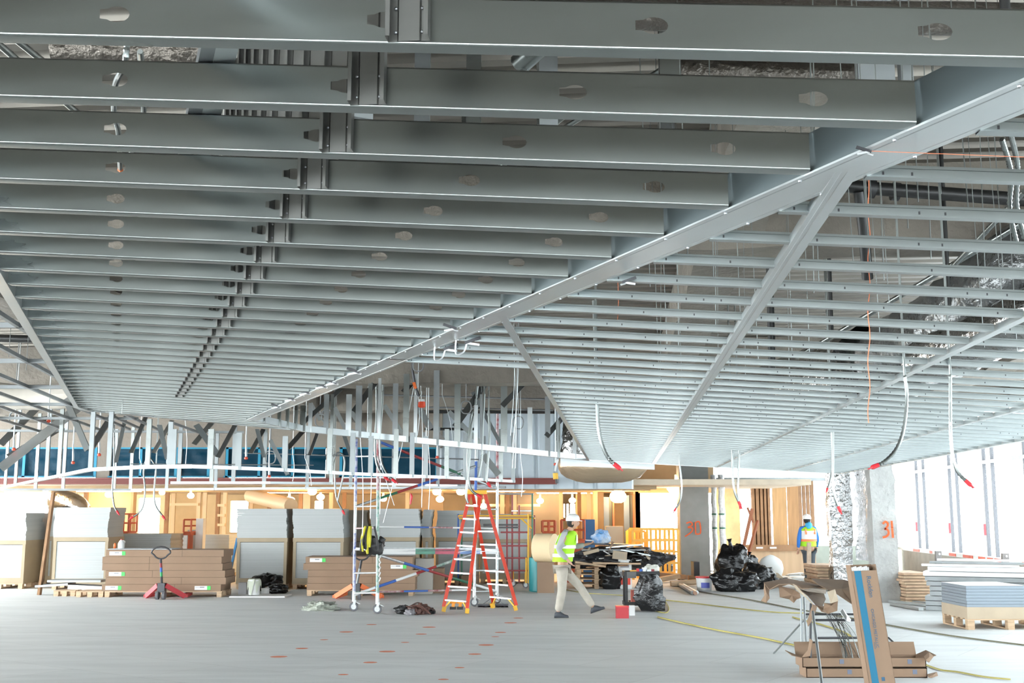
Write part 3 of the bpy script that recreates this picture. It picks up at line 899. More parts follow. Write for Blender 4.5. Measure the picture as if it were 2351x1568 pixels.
# silver duct in the lit room
mb = MB(); mb.tube(bez([R(118, 1142, 33.5), R(150, 1148, 33.5), R(170, 1155, 33.3), R(185, 1168, 33.2), R(186, 1192, 33.2)], 4), .28, 14)
tag(mb.build('air_duct', FOIL, smooth=60), 'bent silver air duct behind the left board stacks', 'duct')
mb = MB(); mb.tube([R(575, 1138, 34), R(668, 1160, 31.6)], .2, 14)
tag(mb.build('air_duct', mat('tan_duct', (.6, .45, .28), .5), smooth=60), 'tan slanting duct beside the brightest lamp', 'duct')

# ================================================================ stud framing hanging at the back
def stud(mb, p, q, w_=.09, d_=.04):
    p = Vector(p); q = Vector(q)
    x = Vector((1, 0, 0)); y = Vector((0, 1, 0))
    d = (q - p).normalized()
    if abs(d.z) < .98:
        x = d.cross(Vector((0, 1, 0))).normalized()
    return mb.prof([(-w_ / 2 + .012, d_), (-w_ / 2, d_), (-w_ / 2, 0), (w_ / 2, 0), (w_ / 2, d_), (w_ / 2 - .012, d_)], p, q, x, y)
def track_line(pts, lab, w_=.07, h=.05, m_=GALVB, z=None):
    mb = MB()
    for a, b in zip(pts[:-1], pts[1:]):
        d = (b - a).normalized(); s_ = Vector((-d.y, d.x, 0)).normalized()
        mb.prof([(0, h), (0, 0), (w_, 0), (w_, h)], a, b, s_, Vector((0, 0, 1)))
    return tag(mb.build('floor_track' if False else 'soffit_track', m_, smooth=20), lab, 'steel track')
ZS = CAMH + .62
def FZ(px, py, z=ZS):
    return F(px, py, z) if py < 1175 else None
tr1 = [FZ(x, y) for x, y in ((-40, 1130), (202, 1082), (330, 1076), (441, 1075))]
tr2 = [FZ(x, y) for x, y in ((441, 1075), (620, 1081), (810, 1091), (1021, 1099), (1183, 1108))]
tr3 = [FZ(x, y) for x, y in ((391, 1111), (620, 1111), (850, 1113), (1050, 1118))]
tr4 = [FZ(x, y, ZS - .08) for x, y in ((-60, 1126), (300, 1127), (620, 1124), (1160, 1121))]
track_line(tr1, 'bright soffit track rising from the left edge to its corner')
track_line(tr2, 'long bright soffit track running right behind the tall scaffold')
track_line(tr3, 'lower bright soffit track in front of the red beam')
track_line(tr4, 'lowest thin soffit track above the white board stacks', m_=GALVD)
def on_track(tr, px):
    for a, b in zip(tr[:-1], tr[1:]):
        d = ray(px, 1100)
        den = (b.x - a.x) * d.y - (b.y - a.y) * d.x
        t = (a.y * d.x - a.x * d.y) / den
        if -1e-4 <= t <= 1.0001: return a + (b - a) * t
    return None
ns = [0]
GALVU = mat('grey_upright_steel', (.26, .28, .285), .4, .9, var=.08)
def upright(tr, px, ytop, lab, grp, z0=None, w_=.09, m_=None):
    p = on_track(tr, px)
    if p is None: return
    top = R(px, ytop, p.y).z
    q = Vector((p.x, p.y, min(top, DECK)))
    mb = MB(); stud(mb, p + Vector((0, .005, .002)), q + Vector((0, .005, 0)), w_)
    tag(mb.build('steel_stud', m_ or (GALVU if ns[0] % 3 else GALV)), lab, 'stud', grp)
    ns[0] += 1
for k, x in enumerate((12, 35, 105, 133, 205)):
    upright(tr1, x, (985, 905, 935, 915, 925)[k], 'upright stud on the rising left soffit track, the %s from the left' % nth(k + 1), 'uprights on the rising left track', w_=.065)
for k, x in enumerate((247, 336, 386, 395)):
    upright(tr1 if x < 441 else tr2, x, (930, 962, 968, 985)[k], 'upright stud between the left soffit corner and the blue sheets, the %s from that corner' % nth(k + 1), 'uprights right of the left soffit corner', w_=.065)
for k, x in enumerate((480, 545, 652, 755, 808, 850, 908, 945, 977, 1025, 1068, 1110, 1150, 1178)):
    upright(tr2, x, 985 + (k % 3) * 8, 'upright stud on the long bright track, the %s from the left' % nth(k + 1), 'uprights on the long bright track', w_=.08)
for k, x in enumerate((410, 485, 535, 606, 760, 903, 1005)):
    upright(tr3, x, 980 + (k % 2) * 12, 'upright stud on the lower bright track, the %s from the left' % nth(k + 1), 'uprights on the lower bright track', w_=.08)
for k, x in enumerate((82, 145, 262, 300, 383, 495, 606, 705, 805, 905, 972)):
    upright(tr4, x, (945, 930, 985, 975, 985, 990, 985, 990, 985, 990, 992)[k], 'upright stud reaching down to the lowest thin track, the %s from the left' % nth(k + 1), 'uprights on the lowest thin track', w_=.075)
# uprights on the white edge track above scaffold and ladder
wt = [PL(690, 990), PL(1360, 1058)]
for k, (x, yt, w_) in enumerate(((691, 930, .09), (708, 925, .06), (745, 905, .08), (758, 905, .05), (797, 905, .09), (820, 885, .10), (846, 880, .07), (868, 868, .05), (905, 880, .09), (930, 858, .10), (952, 858, .06), (1000, 850, .10), (1049, 850, .11), (1092, 930, .07), (1104, 905, .05), (1157, 850, .12), (1217, 935, .09), (1258, 910, .10), (1282, 965, .08), (1320, 985, .07))):
    upright(wt, x, yt, 'upright stud on the white edge channel over the scaffold, the %s from the beam tip' % nth(k + 1), 'uprights on the white edge channel', w_=w_, m_=[GALV, GALVB, GALVD][k % 3])
# short uprights between beam tip and corner
st_ = [PL(585, 966), PL(690, 989)]
for k, (x, yt) in enumerate(((600, 950), (636, 935), (655, 930), (675, 925))):
    upright(st_, x, yt, 'short upright stud in the narrow corner behind the beam tip, the %s from it' % nth(k + 1), 'short uprights behind the beam tip', w_=.05, m_=GALV)
# slanting braces: (x0, y0, x1, y1, depth, width, material, label)
BR = [(200, 1033, 150, 915, 18.5, .10, 2, 'brace leaning left from the left soffit corner stud'), (205, 1035, 262, 945, 18.6, .10, 0, 'brace leaning right from the left soffit corner stud'),
      (0, 1075, 180, 935, 20, .16, 1, 'broadest slanting brace at far left crossing the blue sheet'), (0, 1020, 95, 925, 21, .13, 0, 'slanting brace near the left edge above the broadest one'),
      (20, 1050, 130, 985, 20.6, .14, 0, 'second broad brace at far left below the grid tees'), (265, 1062, 290, 945, 19.4, .06, 2, 'thin steep brace right of the left corner stud'),
      (300, 1040, 335, 955, 19, .07, 0, 'brace over the second blue sheet leaning right'), (365, 975, 384, 1055, 19.1, .08, 0, 'brace over the second blue sheet leaning left'),
      (352, 1040, 395, 965, 19.4, .07, 1, 'bright brace crossing behind the second blue sheet studs'), (450, 975, 500, 1045, 19.6, .10, 0, 'broad brace over the middle blue sheet leaning left'),
      (445, 1020, 490, 965, 20, .09, 2, 'dark brace under the far end of the joist field'), (500, 1050, 545, 965, 20, .08, 0, 'brace leaning right left of the long blue sheet'),
      (575, 1040, 605, 985, 20.4, .08, 0, 'brace over the long blue sheet leaning right'), (620, 1010, 660, 1090, 20.5, .07, 1, 'light brace falling right over the long blue sheet'),
      (590, 985, 606, 1050, 20.3, .07, 0, 'steep brace over the left part of the long blue sheet'), (660, 1030, 695, 990, 20.6, .09, 0, 'short brace below the white edge corner'),
      (710, 1045, 728, 995, 20.8, .06, 2, 'thin dark brace right of the white edge corner'), (790, 1000, 806, 1048, 20.9, .07, 0, 'short brace left of the rightmost blue sheet'),
      (694, 972, 782, 893, 19.2, .075, 3, 'long dark round-looking brace just right of the beam tip corner'), (812, 945, 866, 872, 19.6, .10, 3, 'dark brace above the left scaffold legs'),
      (926, 900, 956, 868, 20, .10, 3, 'short dark brace beside the orange hoist hook'), (1044, 980, 1132, 856, 20.4, .11, 3, 'long dark brace above the stepladder'),
      (1153, 932, 1222, 860, 20.6, .10, 3, 'dark brace under the nearest open-side runner'), (1254, 1002, 1292, 958, 21.4, .10, 3, 'dark brace low at the right end of the open triangle'),
      (713, 925, 735, 965, 19.6, .06, 1, 'pale thin brace falling right beside the beam tip'), (768, 935, 800, 1000, 19.9, .07, 1, 'pale brace falling right behind the long dark brace'),
      (802, 938, 840, 998, 20.1, .08, 1, 'pale brace falling right left of the scaffold'), (882, 930, 925, 998, 20.3, .08, 1, 'pale brace falling right above the scaffold deck'),
      (955, 928, 990, 985, 20.4, .12, 1, 'white punched brace below the hoist hook'), (1000, 992, 1017, 1012, 20.5, .10, 1, 'short pale brace over the white edge channel'),
      (1030, 945, 1105, 1020, 20.7, .09, 1, 'pale brace falling right behind the stepladder conduits'), (1085, 900, 1150, 1020, 20.9, .07, 0, 'long pale brace right of the conduits'),
      (1110, 1045, 1145, 1090, 21.2, .12, 1, 'white brace end beside the scaffold standard right')]
BMS = [GALVU, GALVB, mat('mid_brace_steel', (.30, .32, .32), .4, .8), mat('dark_brace_steel', (.17, .18, .18), .45, .8)]
for x0, y0, x1, y1, Y, w_, mi, lab in BR:
    mb = MB(); stud(mb, R(x0, y0, Y), R(x1, y1, Y + .6), w_, .035)
    tag(mb.build('diagonal_brace', BMS[mi]), lab, 'brace', 'slanting braces of the back framing')
# thin horizontal rods across the open triangle
for k, (a, b, Y, r) in enumerate((((860, 906), (1300, 918), 24.6, .022), ((985, 935), (1270, 942), 24, .02), ((560, 1040), (1100, 1055), 23, .014), ((300, 1065), (720, 1068), 23.4, .012))):
    MBt = MB(); MBt.tube([R(*a, Y), R(*b, Y)], r, 6)
    tag(MBt.build('support_rod', GALVD), 'thin level rod across the back framing, the %s from the top' % nth(k + 1), 'rod', 'level rods across the back framing')
mb = MB(); mb.tube([R(985, 944, 26), R(1275, 945, 26)], .05, 8)
tag(mb.build('sprinkler_pipe', BLACKPIPE, smooth=60), 'black pipe across the back wall above the stepladder', 'pipe')
mb = MB(); mb.tube([R(975, 985, 29), R(1092, 985, 29), R(1092, 1020, 29)], .035, 8)
tag(mb.build('sprinkler_pipe', BLACKPIPE), 'thin black bent pipe on the concrete behind the stepladder', 'pipe')
# black pipes over the right grid
t = thing('sprinkler_pipe', 'black sprinkler pipe with couplings above the right grid, near the top right', 'pipe', R(2100, 440, 8.8))
MB().tube([R(1880, 420, 8.9), R(1995, 432, 8.8), R(2400, 462, 8.5)], .055, 12).build('pipe_run', BLACKPIPE, t, smooth=60)
for x, y in ((2000, 434), (2056, 440)):
    MB().tube([R(x - 8, y - 1, 8.8), R(x + 8, y + 1, 8.8)], .075, 12).build('coupling', BLACKP, t, smooth=60)
MB().tube([R(1972, 440, 8.8), R(1982, 520, 8.9), R(1992, 640, 9.1)], .045, 10).build('drop_pipe', BLACKPIPE, t, smooth=60)
for k, (x, y0, y1, Y, r) in enumerate(((1772, 700, 860, 10.5, .035), (1908, 660, 760, 10.2, .02), (2178, 655, 700, 9, .02), (2308, 0, 40, 3.6, .018))):
    mb = MB(); mb.tube([up_to(R(x, y0, Y)), R(x + 1, y1, Y)], r, 8)
    tag(mb.build('drop_pipe', BLACKPIPE, smooth=60), ['black drop pipe behind the right grid left of the red twine', 'thin black rod behind the grid near the red twine', 'short black rod at the foil duct', 'black pipe stub at the top right corner'][k], 'pipe')
# black slots / pipe behind joists at the left
for k, (a, b, Y) in enumerate((((-30, 345), (440, 358), 8.6), ((780, 372), (1600, 388), 8.7), ((-60, 775), (120, 780), 17))):
    mb = MB(); mb.tube([R(*a, Y), R(*b, Y)], .06, 8)
    for f_ in (.3, .8): q = R(*a, Y) + (R(*b, Y) - R(*a, Y)) * f_; mb.tube([q, up_to(q, DECK)], .008, 6)
    tag(mb.build('sprinkler_pipe', BLACKPIPE, smooth=60), ['black pipe over the fourth joist at the left', 'black pipe over the fourth joist in the middle', 'black pipe under the slab at far left'][k], 'pipe')
# foil ducts over the right grid
def duct(pts, r, lab, m_=FOIL, wr=.06):
    P = bez(pts, 6); mb = MB(); n = 18; g = []
    for i, p in enumerate(P):
        t_ = (P[min(i + 1, len(P) - 1)] - P[max(i - 1, 0)]).normalized()
        a = t_.cross(Vector((0, 0, 1))).normalized(); b = t_.cross(a)
        row = []
        for j in range(n + 1):
            an = 2 * PI * (j % n) / n
            k_ = 1 + wr * noise.noise(Vector((math.cos(an) * 2.5, math.sin(an) * 2.5, i * .7))) * 2
            row.append(p + (a * math.cos(an) + b * math.sin(an)) * r * k_)
        g.append(row)
    mb.sheet(g)
    return tag(mb.build('air_duct', m_, smooth=60), lab, 'duct')
GREYFOIL = mat('grey_plastic_wrap', (.14, .145, .145), .25, .6, bump=.9, bscale=5)
duct([R(2720, 520, 8.9), R(2420, 600, 9.2), R(2300, 680, 9.8), R(2180, 760, 10.6), R(2050, 830, 12)], .44, 'large grey plastic wrapped duct above the right grid', GREYFOIL)
duct([R(2000, 850, 12.3), R(1850, 900, 14), R(1700, 940, 17)], .5, 'silver wrapped duct further back above the right grid', FOIL)
duct([R(2720, 640, 8.2), R(2420, 705, 8.6), R(2270, 770, 9.4), R(2120, 830, 10.4)], .22, 'smaller foil duct below the plastic wrapped one')
duct([R(-40, 905, 19.5), R(70, 912, 19.5), R(190, 905, 19.3)], .22, 'cloth coloured duct at far left under the slab', mat('canvas_duct', (.5, .46, .4), .8, var=.1))
for k, (y, Y, x0, x1) in enumerate(((28, 4.9, 480, 1010), (30, 4.6, 1120, 2351), (112, 5.6, 130, 480), (165, 5.5, 1560, 2000))):
    duct([R(x0, y, Y), R((x0 + x1) / 2, y + 6, Y), R(x1, y + 14, Y)], .07 if k != 2 else .1, ['foil wrapped pipe above the first joist, left part', 'foil wrapped pipe above the first joist, right part', 'foil wrapped pipe above the second joist at the left', 'foil wrapped pipe above the second joist at the right'][k], mat('dirty_foil', (.13, .115, .10), .4, .8, bump=.8, bscale=12))
# foil drum wrapped unit at the end of the triangle and tan wrapped unit below the far edge
duct([R(1325, 960, 25), R(1325, 1000, 24.6), R(1318, 1050, 24.6)], .32, 'upright foil wrapped duct behind the end of the open triangle')
mb = MB(); p = R(1385, 1060, 25.5)
n = 26; g = []
for i in range(13):
    th = PI * i / 12
    row = []
    for j in range(n + 1):
        ph = 2 * PI * (j % n) / n
        d = Vector((math.sin(th) * math.cos(ph), math.sin(th) * math.sin(ph), math.cos(th)))
        k_ = 1 + .12 * noise.noise(d * 4)
        row.append(p + Vector((math.copysign(abs(d.x) ** .7, d.x) * 1.02 * k_, d.y * .5 * k_, d.z * .42 * k_ - .05)))
    g.append(row)
mb.sheet(g); tu = tag(mb.build('wrapped_air_unit', TANFOIL, smooth=70), 'tan foil wrapped air unit hanging below the far ceiling edge', 'air unit')
mb = MB(); a, b = R(1287, 1069, 24.9), R(1503, 1078, 24.7)
mb.prof([(0, .17), (0, 0), (.05, 0), (.05, .17)], a, b, Vector((0, 1, 0)), Vector((0, 0, 1)))
tag(mb.build('support_rail', GALVB), 'punched galvanised rail in front of the tan wrapped unit', 'rail')
for x in (a.x + .1, b.x - .1): pass
rl = [o for o in C.objects if o.name.startswith('support_rail')][0]
for f_ in (.12, .88):
    q = a + (b - a) * f_; MB().tube([q + Vector((0, .025, .0)), Vector((q.x, q.y + .025, DECK))], .008, 6).build('hanger_rod', GALVD, rl)
for x in (-.7, .7):
    MB().tube([p + Vector((x, 0, .1)), Vector((p.x + x, p.y, DECK))], .01, 6).build('hanger_rod', GALVD, tu)

# inclined braces and strips seen above the joists
mb = MB()
t = thing('steel_strip_bulkhead', 'ribbed steel bulkhead standing above the joists left of centre', 'bulkhead', uv(5.2, -1.4, 3.3))
pts = []
pa_, pb_ = R(835, 60, 4.6), R(520, 130, 7.2)
L = (pb_ - pa_).length; L2 = Vector((pb_.x - pa_.x, pb_.y - pa_.y, 0)); Lh = L2.length; L2.normalize(); nrm = Vector((L2.y, -L2.x, 0))
x = 0
while x < Lh:
    for a, b in ((0, 0), (.05, 0), (.06, .035), (.13, .035), (.14, 0)): pts.append((x + a, b))
    x += .18
base = Vector((pa_.x, pa_.y, 0))
mb.sheet([[base + L2 * a + nrm * b + Vector((0, 0, z)) for a, b in pts] for z in (3.55, DECK)])
mb.build('ribbed_sheet', mat('dusty_ribbed_steel', (.42, .41, .39), .5, .6, var=.1), t)
mb = MB(); mb.bar(base + Vector((0, 0, 3.53)), base + L2 * Lh + Vector((0, 0, 3.53)), .1, .04); mb.build('bottom_track', GALVD, t)
for k, (a, b, Y0, Y1, w_) in enumerate((((1190, 150), (1420, -60), 5.0, 4.6, .10), ((1480, 120), (1640, -20), 4.9, 4.6, .03), ((1215, 330), (1460, 140), 6.4, 5.8, .03), ((1135, 390), (1235, 330), 7, 6.6, .03), ((2351, 440), (1480 + 700, 620), 7.2, 8.3, .04), ((2200, 600), (1830, 820), 8.4, 10.5, .045), ((60, 110), (110, 150), 6, 6.2, .04), ((150, 235), (190, 270), 6.5, 6.7, .04))):
    q0, q1 = R(*a, Y0), R(*b, Y1)
    if q1.z > q0.z: q0, q1 = q1, q0
    if k in (2, 3, 5, 6, 7): q0 = q0 + (q0 - q1) * min(8, (((4.2 if k in (2, 3) else DECK - .02) - q0.z) / max(.02, q0.z - q1.z)))
    mb = MB(); mb.tube([q0, q1], w_ / 2, 8)
    tag(mb.build('slanting_rod', GALV, smooth=60), ['broad slanting strut above the first joist', 'bright slanting rod at the top centre', 'slanting rod between the second and third joists', 'slanting rod over the fourth joist', 'silver conduit slanting above the right grid from the right edge', 'silver conduit slanting above the right grid by the duct', 'small slanting strut above the second joist at left', 'small slanting strut above the third joist at left'][k], 'rod')
# upright hangers further up, seen between the joists
for k, (x, y, Y, w_) in enumerate(((968, 280, 6.3, .09), (1087, 290, 6.5, .09), (1260, 290, 5.3, .09), (1540, 215, 5.2, .10), (2015, 215, 5.0, .17), (1250, 390, 7.4, .10), (1535, 390, 7.6, .10), (1075, 390, 8, .10), (2085, 205, 5.3, .06))):
    p = R(x, y, Y)
    mb = MB(); stud(mb, p, Vector((p.x, p.y, DECK)), w_, .05)
    tag(mb.build('hanger_post', [GALVD, GALV][k % 2]), 'galvanised hanger post above the joists, %s' % ['left of top centre', 'at top centre', 'just right of top centre', 'at the top beside the slanting rod', 'the widest one near the top right', 'behind the third joist in the middle', 'behind the third joist right of the middle', 'faint one behind the fourth joist', 'slim white one near the top right'][k], 'hanger post', 'hanger posts above the joists')
# hanger wires above the grids
random.seed(11)
for k in range(46):
    x = random.uniform(1480, 2340); y = random.uniform(430, 900)
    p = PL(x, y)
    if to_uv(p)[1] < beam_v(to_uv(p)[0]) + .2 or p.y > 14: continue
    mb = MB(); mb.tube([p + Vector((0, 0, .04)), Vector((p.x + random.uniform(-.06, .06), p.y, DECK))], .0022, 4)
    tag(mb.build('hanger_wire', GALV), 'thin straight hanger wire rising above the right grid', 'wire', 'hanger wires above the right grid')
for k, (x, y) in enumerate(((30, 740), (55, 745), (20, 820), (60, 850), (280, 950), (120, 800))):
    p = R(x, y, 14)
    mb = MB(); mb.tube([p, Vector((p.x, p.y, DECK))], .004, 4)
    tag(mb.build('hanger_wire', GALV), 'thin hanger wire above the far left grid', 'wire', 'hanger wires above the far left grid')
# long wires hanging over the scaffold
for k, (x0, y0, x1, y1, Y) in enumerate(((868, 860, 872, 1180, 20.5), (827, 1000, 832, 1230, 20.6), (843, 1000, 905, 1160, 20.6), (849, 900, 850, 1190, 20.6), (960, 905, 958, 1000, 20), (965, 860, 968, 1165, 20.4), (1015, 905, 1040, 1010, 20.2), (1180, 770, 1172, 1000, 18), (1191, 770, 1176, 1030, 18), (955, 860, 880, 1200, 20.4), (983, 1010, 984, 1170, 20.8),
                                          (1178, 775, 1183, 1075, 18.2), (1195, 1050, 1197, 1140, 21), (1187, 780, 1176, 1075, 18.2), (700, 1050, 715, 1115, 22), (672, 1040, 672, 1105, 22), (320, 1050, 322, 1085, 21), (425, 960, 426, 1065, 21))):
    mb = MB(); a = R(x0, y0, Y); b = R(x1, y1, Y)
    m1 = (a + b) / 2 + Vector((.03, 0, 0))
    mb.tube([Vector((a.x, a.y, DECK if y0 < 1030 or k > 9 else a.z))] + bez([a + Vector((0, 0, -.01)), m1, b], 6), .006, 5)
    tag(mb.build('hanging_wire', GALVB), 'loose pale wire hanging down around the tall scaffold and ladder', 'wire', 'loose wires hanging near the scaffold')

# flexible conduits with red tape ends
def conduit(pts, Y, r, lab, flex=True, red=True, upto=None, rows_=None, redm=RED, deck=False):
    P = bez([R(x, y, Y if not isinstance(Y, (list, tuple)) else Y[i]) for i, (x, y) in enumerate(pts)], 8)
    t = thing('hanging_conduit', lab, 'conduit', P[0])
    # resample
    if flex:
        seg = r * .9; out = [P[0]]; acc = 0
        Q = [P[0]]
        for a, b in zip(P[:-1], P[1:]):
            L = (b - a).length; n_ = max(1, int(L / seg))
            for k in range(1, n_ + 1): Q.append(a + (b - a) * k / n_)
        if len(Q) > 420: Q = Q[::2]
        rr = [r * (1.12 if i % 2 else .86) for i in range(len(Q))]
        MB().tube(Q, r, 8, rr=rr).build('flexible_tube', GALV, t, smooth=30)
    else:
        MB().tube(P, r, 8).build('tube', GALV, t, smooth=60)
    if red:
        d = (P[-1] - P[-3]).normalized()
        e = P[-1]
        mb = MB(); mb.tube([e - d * r * 2, e, e + d * r * 1.5, e + d * r * 2.5], r * 1.2, 8, rr=[r * 1.2, r * 1.25, r * 1.3, r * 1.0])
        mb.bar(e + d * r * 2, e + d * r * 4.2, r * 2.6, r * .6)
        mb.build('tape_end', redm, t)
    if deck:
        MB().tube([Vector((P[0].x, P[0].y, DECK)), P[0] + Vector((0, 0, -.02))], r * .7, 6).build('riser', GALV, t)
    if upto:
        MB().tube([R(*upto, Y if not isinstance(Y, (list, tuple)) else Y[0]), P[0]], r * .9, 8).build('rigid_pipe', GALV, t, smooth=60)
    return t
conduit([(2077, 862), (2082, 900), (2080, 950), (2071, 1000), (2055, 1035), (2030, 1060), (2010, 1070)], 6.6, .0105, 'ribbed conduit curving left to a large red taped end, by the third runner', deck=True)
conduit([(2182, 860), (2182, 940), (2183, 1000), (2188, 1050), (2200, 1085), (2222, 1108)], 6.6, .0105, 'ribbed conduit curving right to a red tip before the windows', deck=True)
conduit([(1370, 893), (1371, 930), (1374, 980), (1382, 1020), (1397, 1052), (1416, 1070)], 10.5, .017, 'ribbed conduit hanging from the middle of the grid to a red tip', upto=(1363, 690), deck=True)
conduit([(1912, 990), (1912, 1060), (1912, 1110), (1918, 1145), (1927, 1168)], 12, .0145, 'smooth conduit hanging beside the foil wrapped column, red end', flex=False, deck=True)
conduit([(1911, 1050), (1909, 1085), (1904, 1110), (1899, 1124)], 12.1, .009, 'short thin conduit with a red end beside the smooth one', flex=False, deck=True)
conduit([(1681, 1042), (1682, 1090), (1687, 1130), (1698, 1156)], 16, .017, 'left one of two smooth conduits right of column 30', flex=False, deck=True)
conduit([(1697, 1042), (1695, 1090), (1694, 1130), (1699, 1158)], 16, .016, 'right one of two smooth conduits right of column 30', flex=False, deck=True)
conduit([(1560, 1063), (1563, 1090), (1565, 1120), (1561, 1150), (1550, 1170)], 18, .014, 'thin conduit hanging in front of the bright opening', flex=False, deck=True)
conduit([(2104, 560), (2104, 720), (2104, 850)], 6.9, .012, 'straight conduit above the third runner', flex=False, red=False) if False else None
for k, (pts, Y, lab) in enumerate((
    ([(864, 868), (865, 940), (861, 1020), (864, 1060), (874, 1085), (886, 1097)], 20.3, 'smooth conduit looping down at the left scaffold legs'),
    ([(880, 850), (878, 920), (872, 1010), (876, 1060), (890, 1090), (904, 1103)], 20.2, 'longer conduit beside it looping to a red end at the scaffold'),
    ([(1098, 870), (1090, 940), (1082, 985), (1078, 1050), (1070, 1130), (1075, 1155)], 20.6, 'conduit falling left of the stepladder head'),
    ([(1105, 935), (1085, 945), (1078, 990), (1073, 1060), (1080, 1120), (1100, 1138)], 20.8, 'conduit bent to the red end on the stepladder head'),
    ([(1112, 905), (1108, 980), (1106, 1050), (1098, 1095)], 20.7, 'straight conduit just above the stepladder'),
    ([(1122, 945), (1124, 1000), (1120, 1060), (1117, 1100), (1122, 1112)], 20.9, 'rightmost conduit over the stepladder'),
    ([(262, 975), (262, 1060), (258, 1120), (262, 1160), (270, 1176)], 24, 'conduit hanging in front of the first cardboard stack'),
    ([(358, 1080), (354, 1130), (357, 1160), (375, 1187)], 24, 'conduit with red end left of the drywall opening'),
    ([(358, 1070), (340, 1050), (330, 1080), (333, 1130), (325, 1170), (303, 1188)], 24.2, 'looping conduit over the pallet truck stack'),
    ([(765, 1060), (775, 1040), (790, 1050), (788, 1090), (775, 1150)], 23.8, 'looping conduit left of the tall scaffold'),
    ([(768, 1080), (772, 1140), (788, 1175)], 23.9, 'thin conduit left of the tall scaffold'))):
    conduit(pts, Y, .022 if k < 6 else .019, lab, flex=False, red=k not in (2, 4, 9), deck=True)
# coils of cable in the framing
for k, (x, y, Y) in enumerate(((1070, 935, 20.3), (735, 965, 20.4), (750, 955, 20.8), (32, 960, 19.5), (135, 925, 20), (620, 1050, 22), (1190, 970, 21.5), (960, 838, 19))):
    c = R(x, y, Y); r = 12 / FPX * Y
    mb = MB(); P = [c + Vector((r * math.cos(a) * (1 - .002 * a), .02 * a / 6, r * 1.3 * math.sin(a) + .01 * math.sin(3 * a))) for a in [PI * k_ / 10 for k_ in range(45)]]
    mb.tube(P, .011, 5); mb.tube([c + Vector((0, 0, r * 1.3)), Vector((c.x, c.y, DECK))], .008, 5); tag(mb.build('cable_coil', GALVD), 'coil of cable hung ' + ('above the stepladder head', 'right of the beam tip, the left coil', 'right of the beam tip, the right coil', 'at the left edge near the slanting grid', 'by the left soffit corner', 'before the long blue sheet', 'right of the open triangle wires', 'over the orange hoist block')[k], 'cable coil', 'cable coils in the back framing')
# droppers with red tops
for k, (x, y0, y1, Y) in enumerate(((112, 945, 962, 19), (168, 1030, 1058, 21), (228, 1008, 1040, 21), (565, 1010, 1048, 22), (618, 1060, 1090, 22), (978, 1055, 1076, 23), (1004, 1025, 1046, 23), (32, 1010, 1027, 20), (1275, 1050, 1062, 23))):
    t = thing('sprinkler', 'sprinkler dropper with a red cap, the %s counted across the back framing' % nth(k + 1), 'sprinkler', R(x, y1, Y), 'red capped sprinkler droppers')
    MB().tube([up_to(R(x, y1, Y)), R(x, y0 - 10, Y), R(x, y1, Y)], .02, 8, rr=[.008, .012, .022]).build('dropper', GALVB, t)
    p = R(x, y1, Y); MB().lathe(p - Vector((0, 0, .06)), [(.015, 0), (.035, .01), (.035, .04), (.015, .055)], 10).build('cap', mat('red_cap', (.75, .07, .02), .4), t)
# hoist hook
t = thing('hoist_hook', 'hanging hoist hook with an orange block above the scaffold', 'hook', R(968, 935, 19.5))
MB().tube([up_to(R(947, 850, 19.5)), R(947, 850, 19.5), R(953, 885, 19.5), R(962, 910, 19.5)], .022, 8).build('sling', DARKM, t)
MB().bar(R(950, 878, 19.4), R(954, 892, 19.4), .05, .05).build('orange_block', mat('orange_block_paint', (.8, .16, .03), .4), t)
c = R(961, 902, 19.5)
MB().tube([c + Vector((.05 * math.cos(a), 0, .06 * math.sin(a))) for a in [PI / 2 + PI * 2 * k_ / 12 for k_ in range(11)]], .012, 6).build('shackle', SILVP, t)
MB().lathe(R(968, 936, 19.5), [(.04, 0), (.065, .02), (.06, .10), (.03, .14)], 12).build('red_block', mat('red_cap', (.75, .07, .02), .4), t)
MB().lathe(R(968, 926, 19.5), [(.035, 0), (.06, .02), (.05, .07)], 12).build('white_cap', WHITEP, t)
# yellow hoist control
t = thing('pendant_control', 'yellow pendant plug hanging left of the tan wrapped unit', 'plug', R(1276, 1112, 21))
MB().tube([up_to(R(1281, 1055, 21)), R(1281, 1054, 21)], .01, 6).build('drop_cable', GALVD, t)
MB().tube(bez([R(1281, 1055, 21), R(1276, 1072, 21), R(1274, 1082, 21)], 4), .02, 6).build('cable', WHITEP, t)
MB().tube([R(1275, 1086, 21), R(1276, 1100, 21)], .05, 10).build('plug_body', YELP, t)
MB().tube([R(1277, 1100, 21), R(1278, 1110, 21)], .022, 8).build('plug_tip', BLACKP, t)
# twine
P = [R(1995 + (2.5 * math.sin(k * 1.3) if k > 2 else 0), 395 + k * 24, 5.1) for k in range(25)]
mb = MB(); mb.tube(bez(P, 4), .0022, 5)
tag(mb.build('string_line', mat('orange_twine', (.85, .25, .12), .8)), 'long wavy orange string hanging from the big beam before the right grid', 'string')
mb = MB(); mb.tube(bez([R(1418, 640, 6.8), R(1420, 690, 6.8), R(1417, 745, 6.8)], 5), .002, 5)
tag(mb.build('string_line', mat('orange_twine', (.85, .25, .12))), 'short orange string hanging below the beam clamp', 'string')
mb = MB(); mb.tube([PL(1990, 338) + Vector((0, 0, -.01)), PL(2351, 352) + Vector((0, 0, -.01))], .0008, 4)
tag(mb.build('string_line', mat('orange_twine', (.85, .25, .12))), 'level orange string stretched right from the beam clamp', 'string')
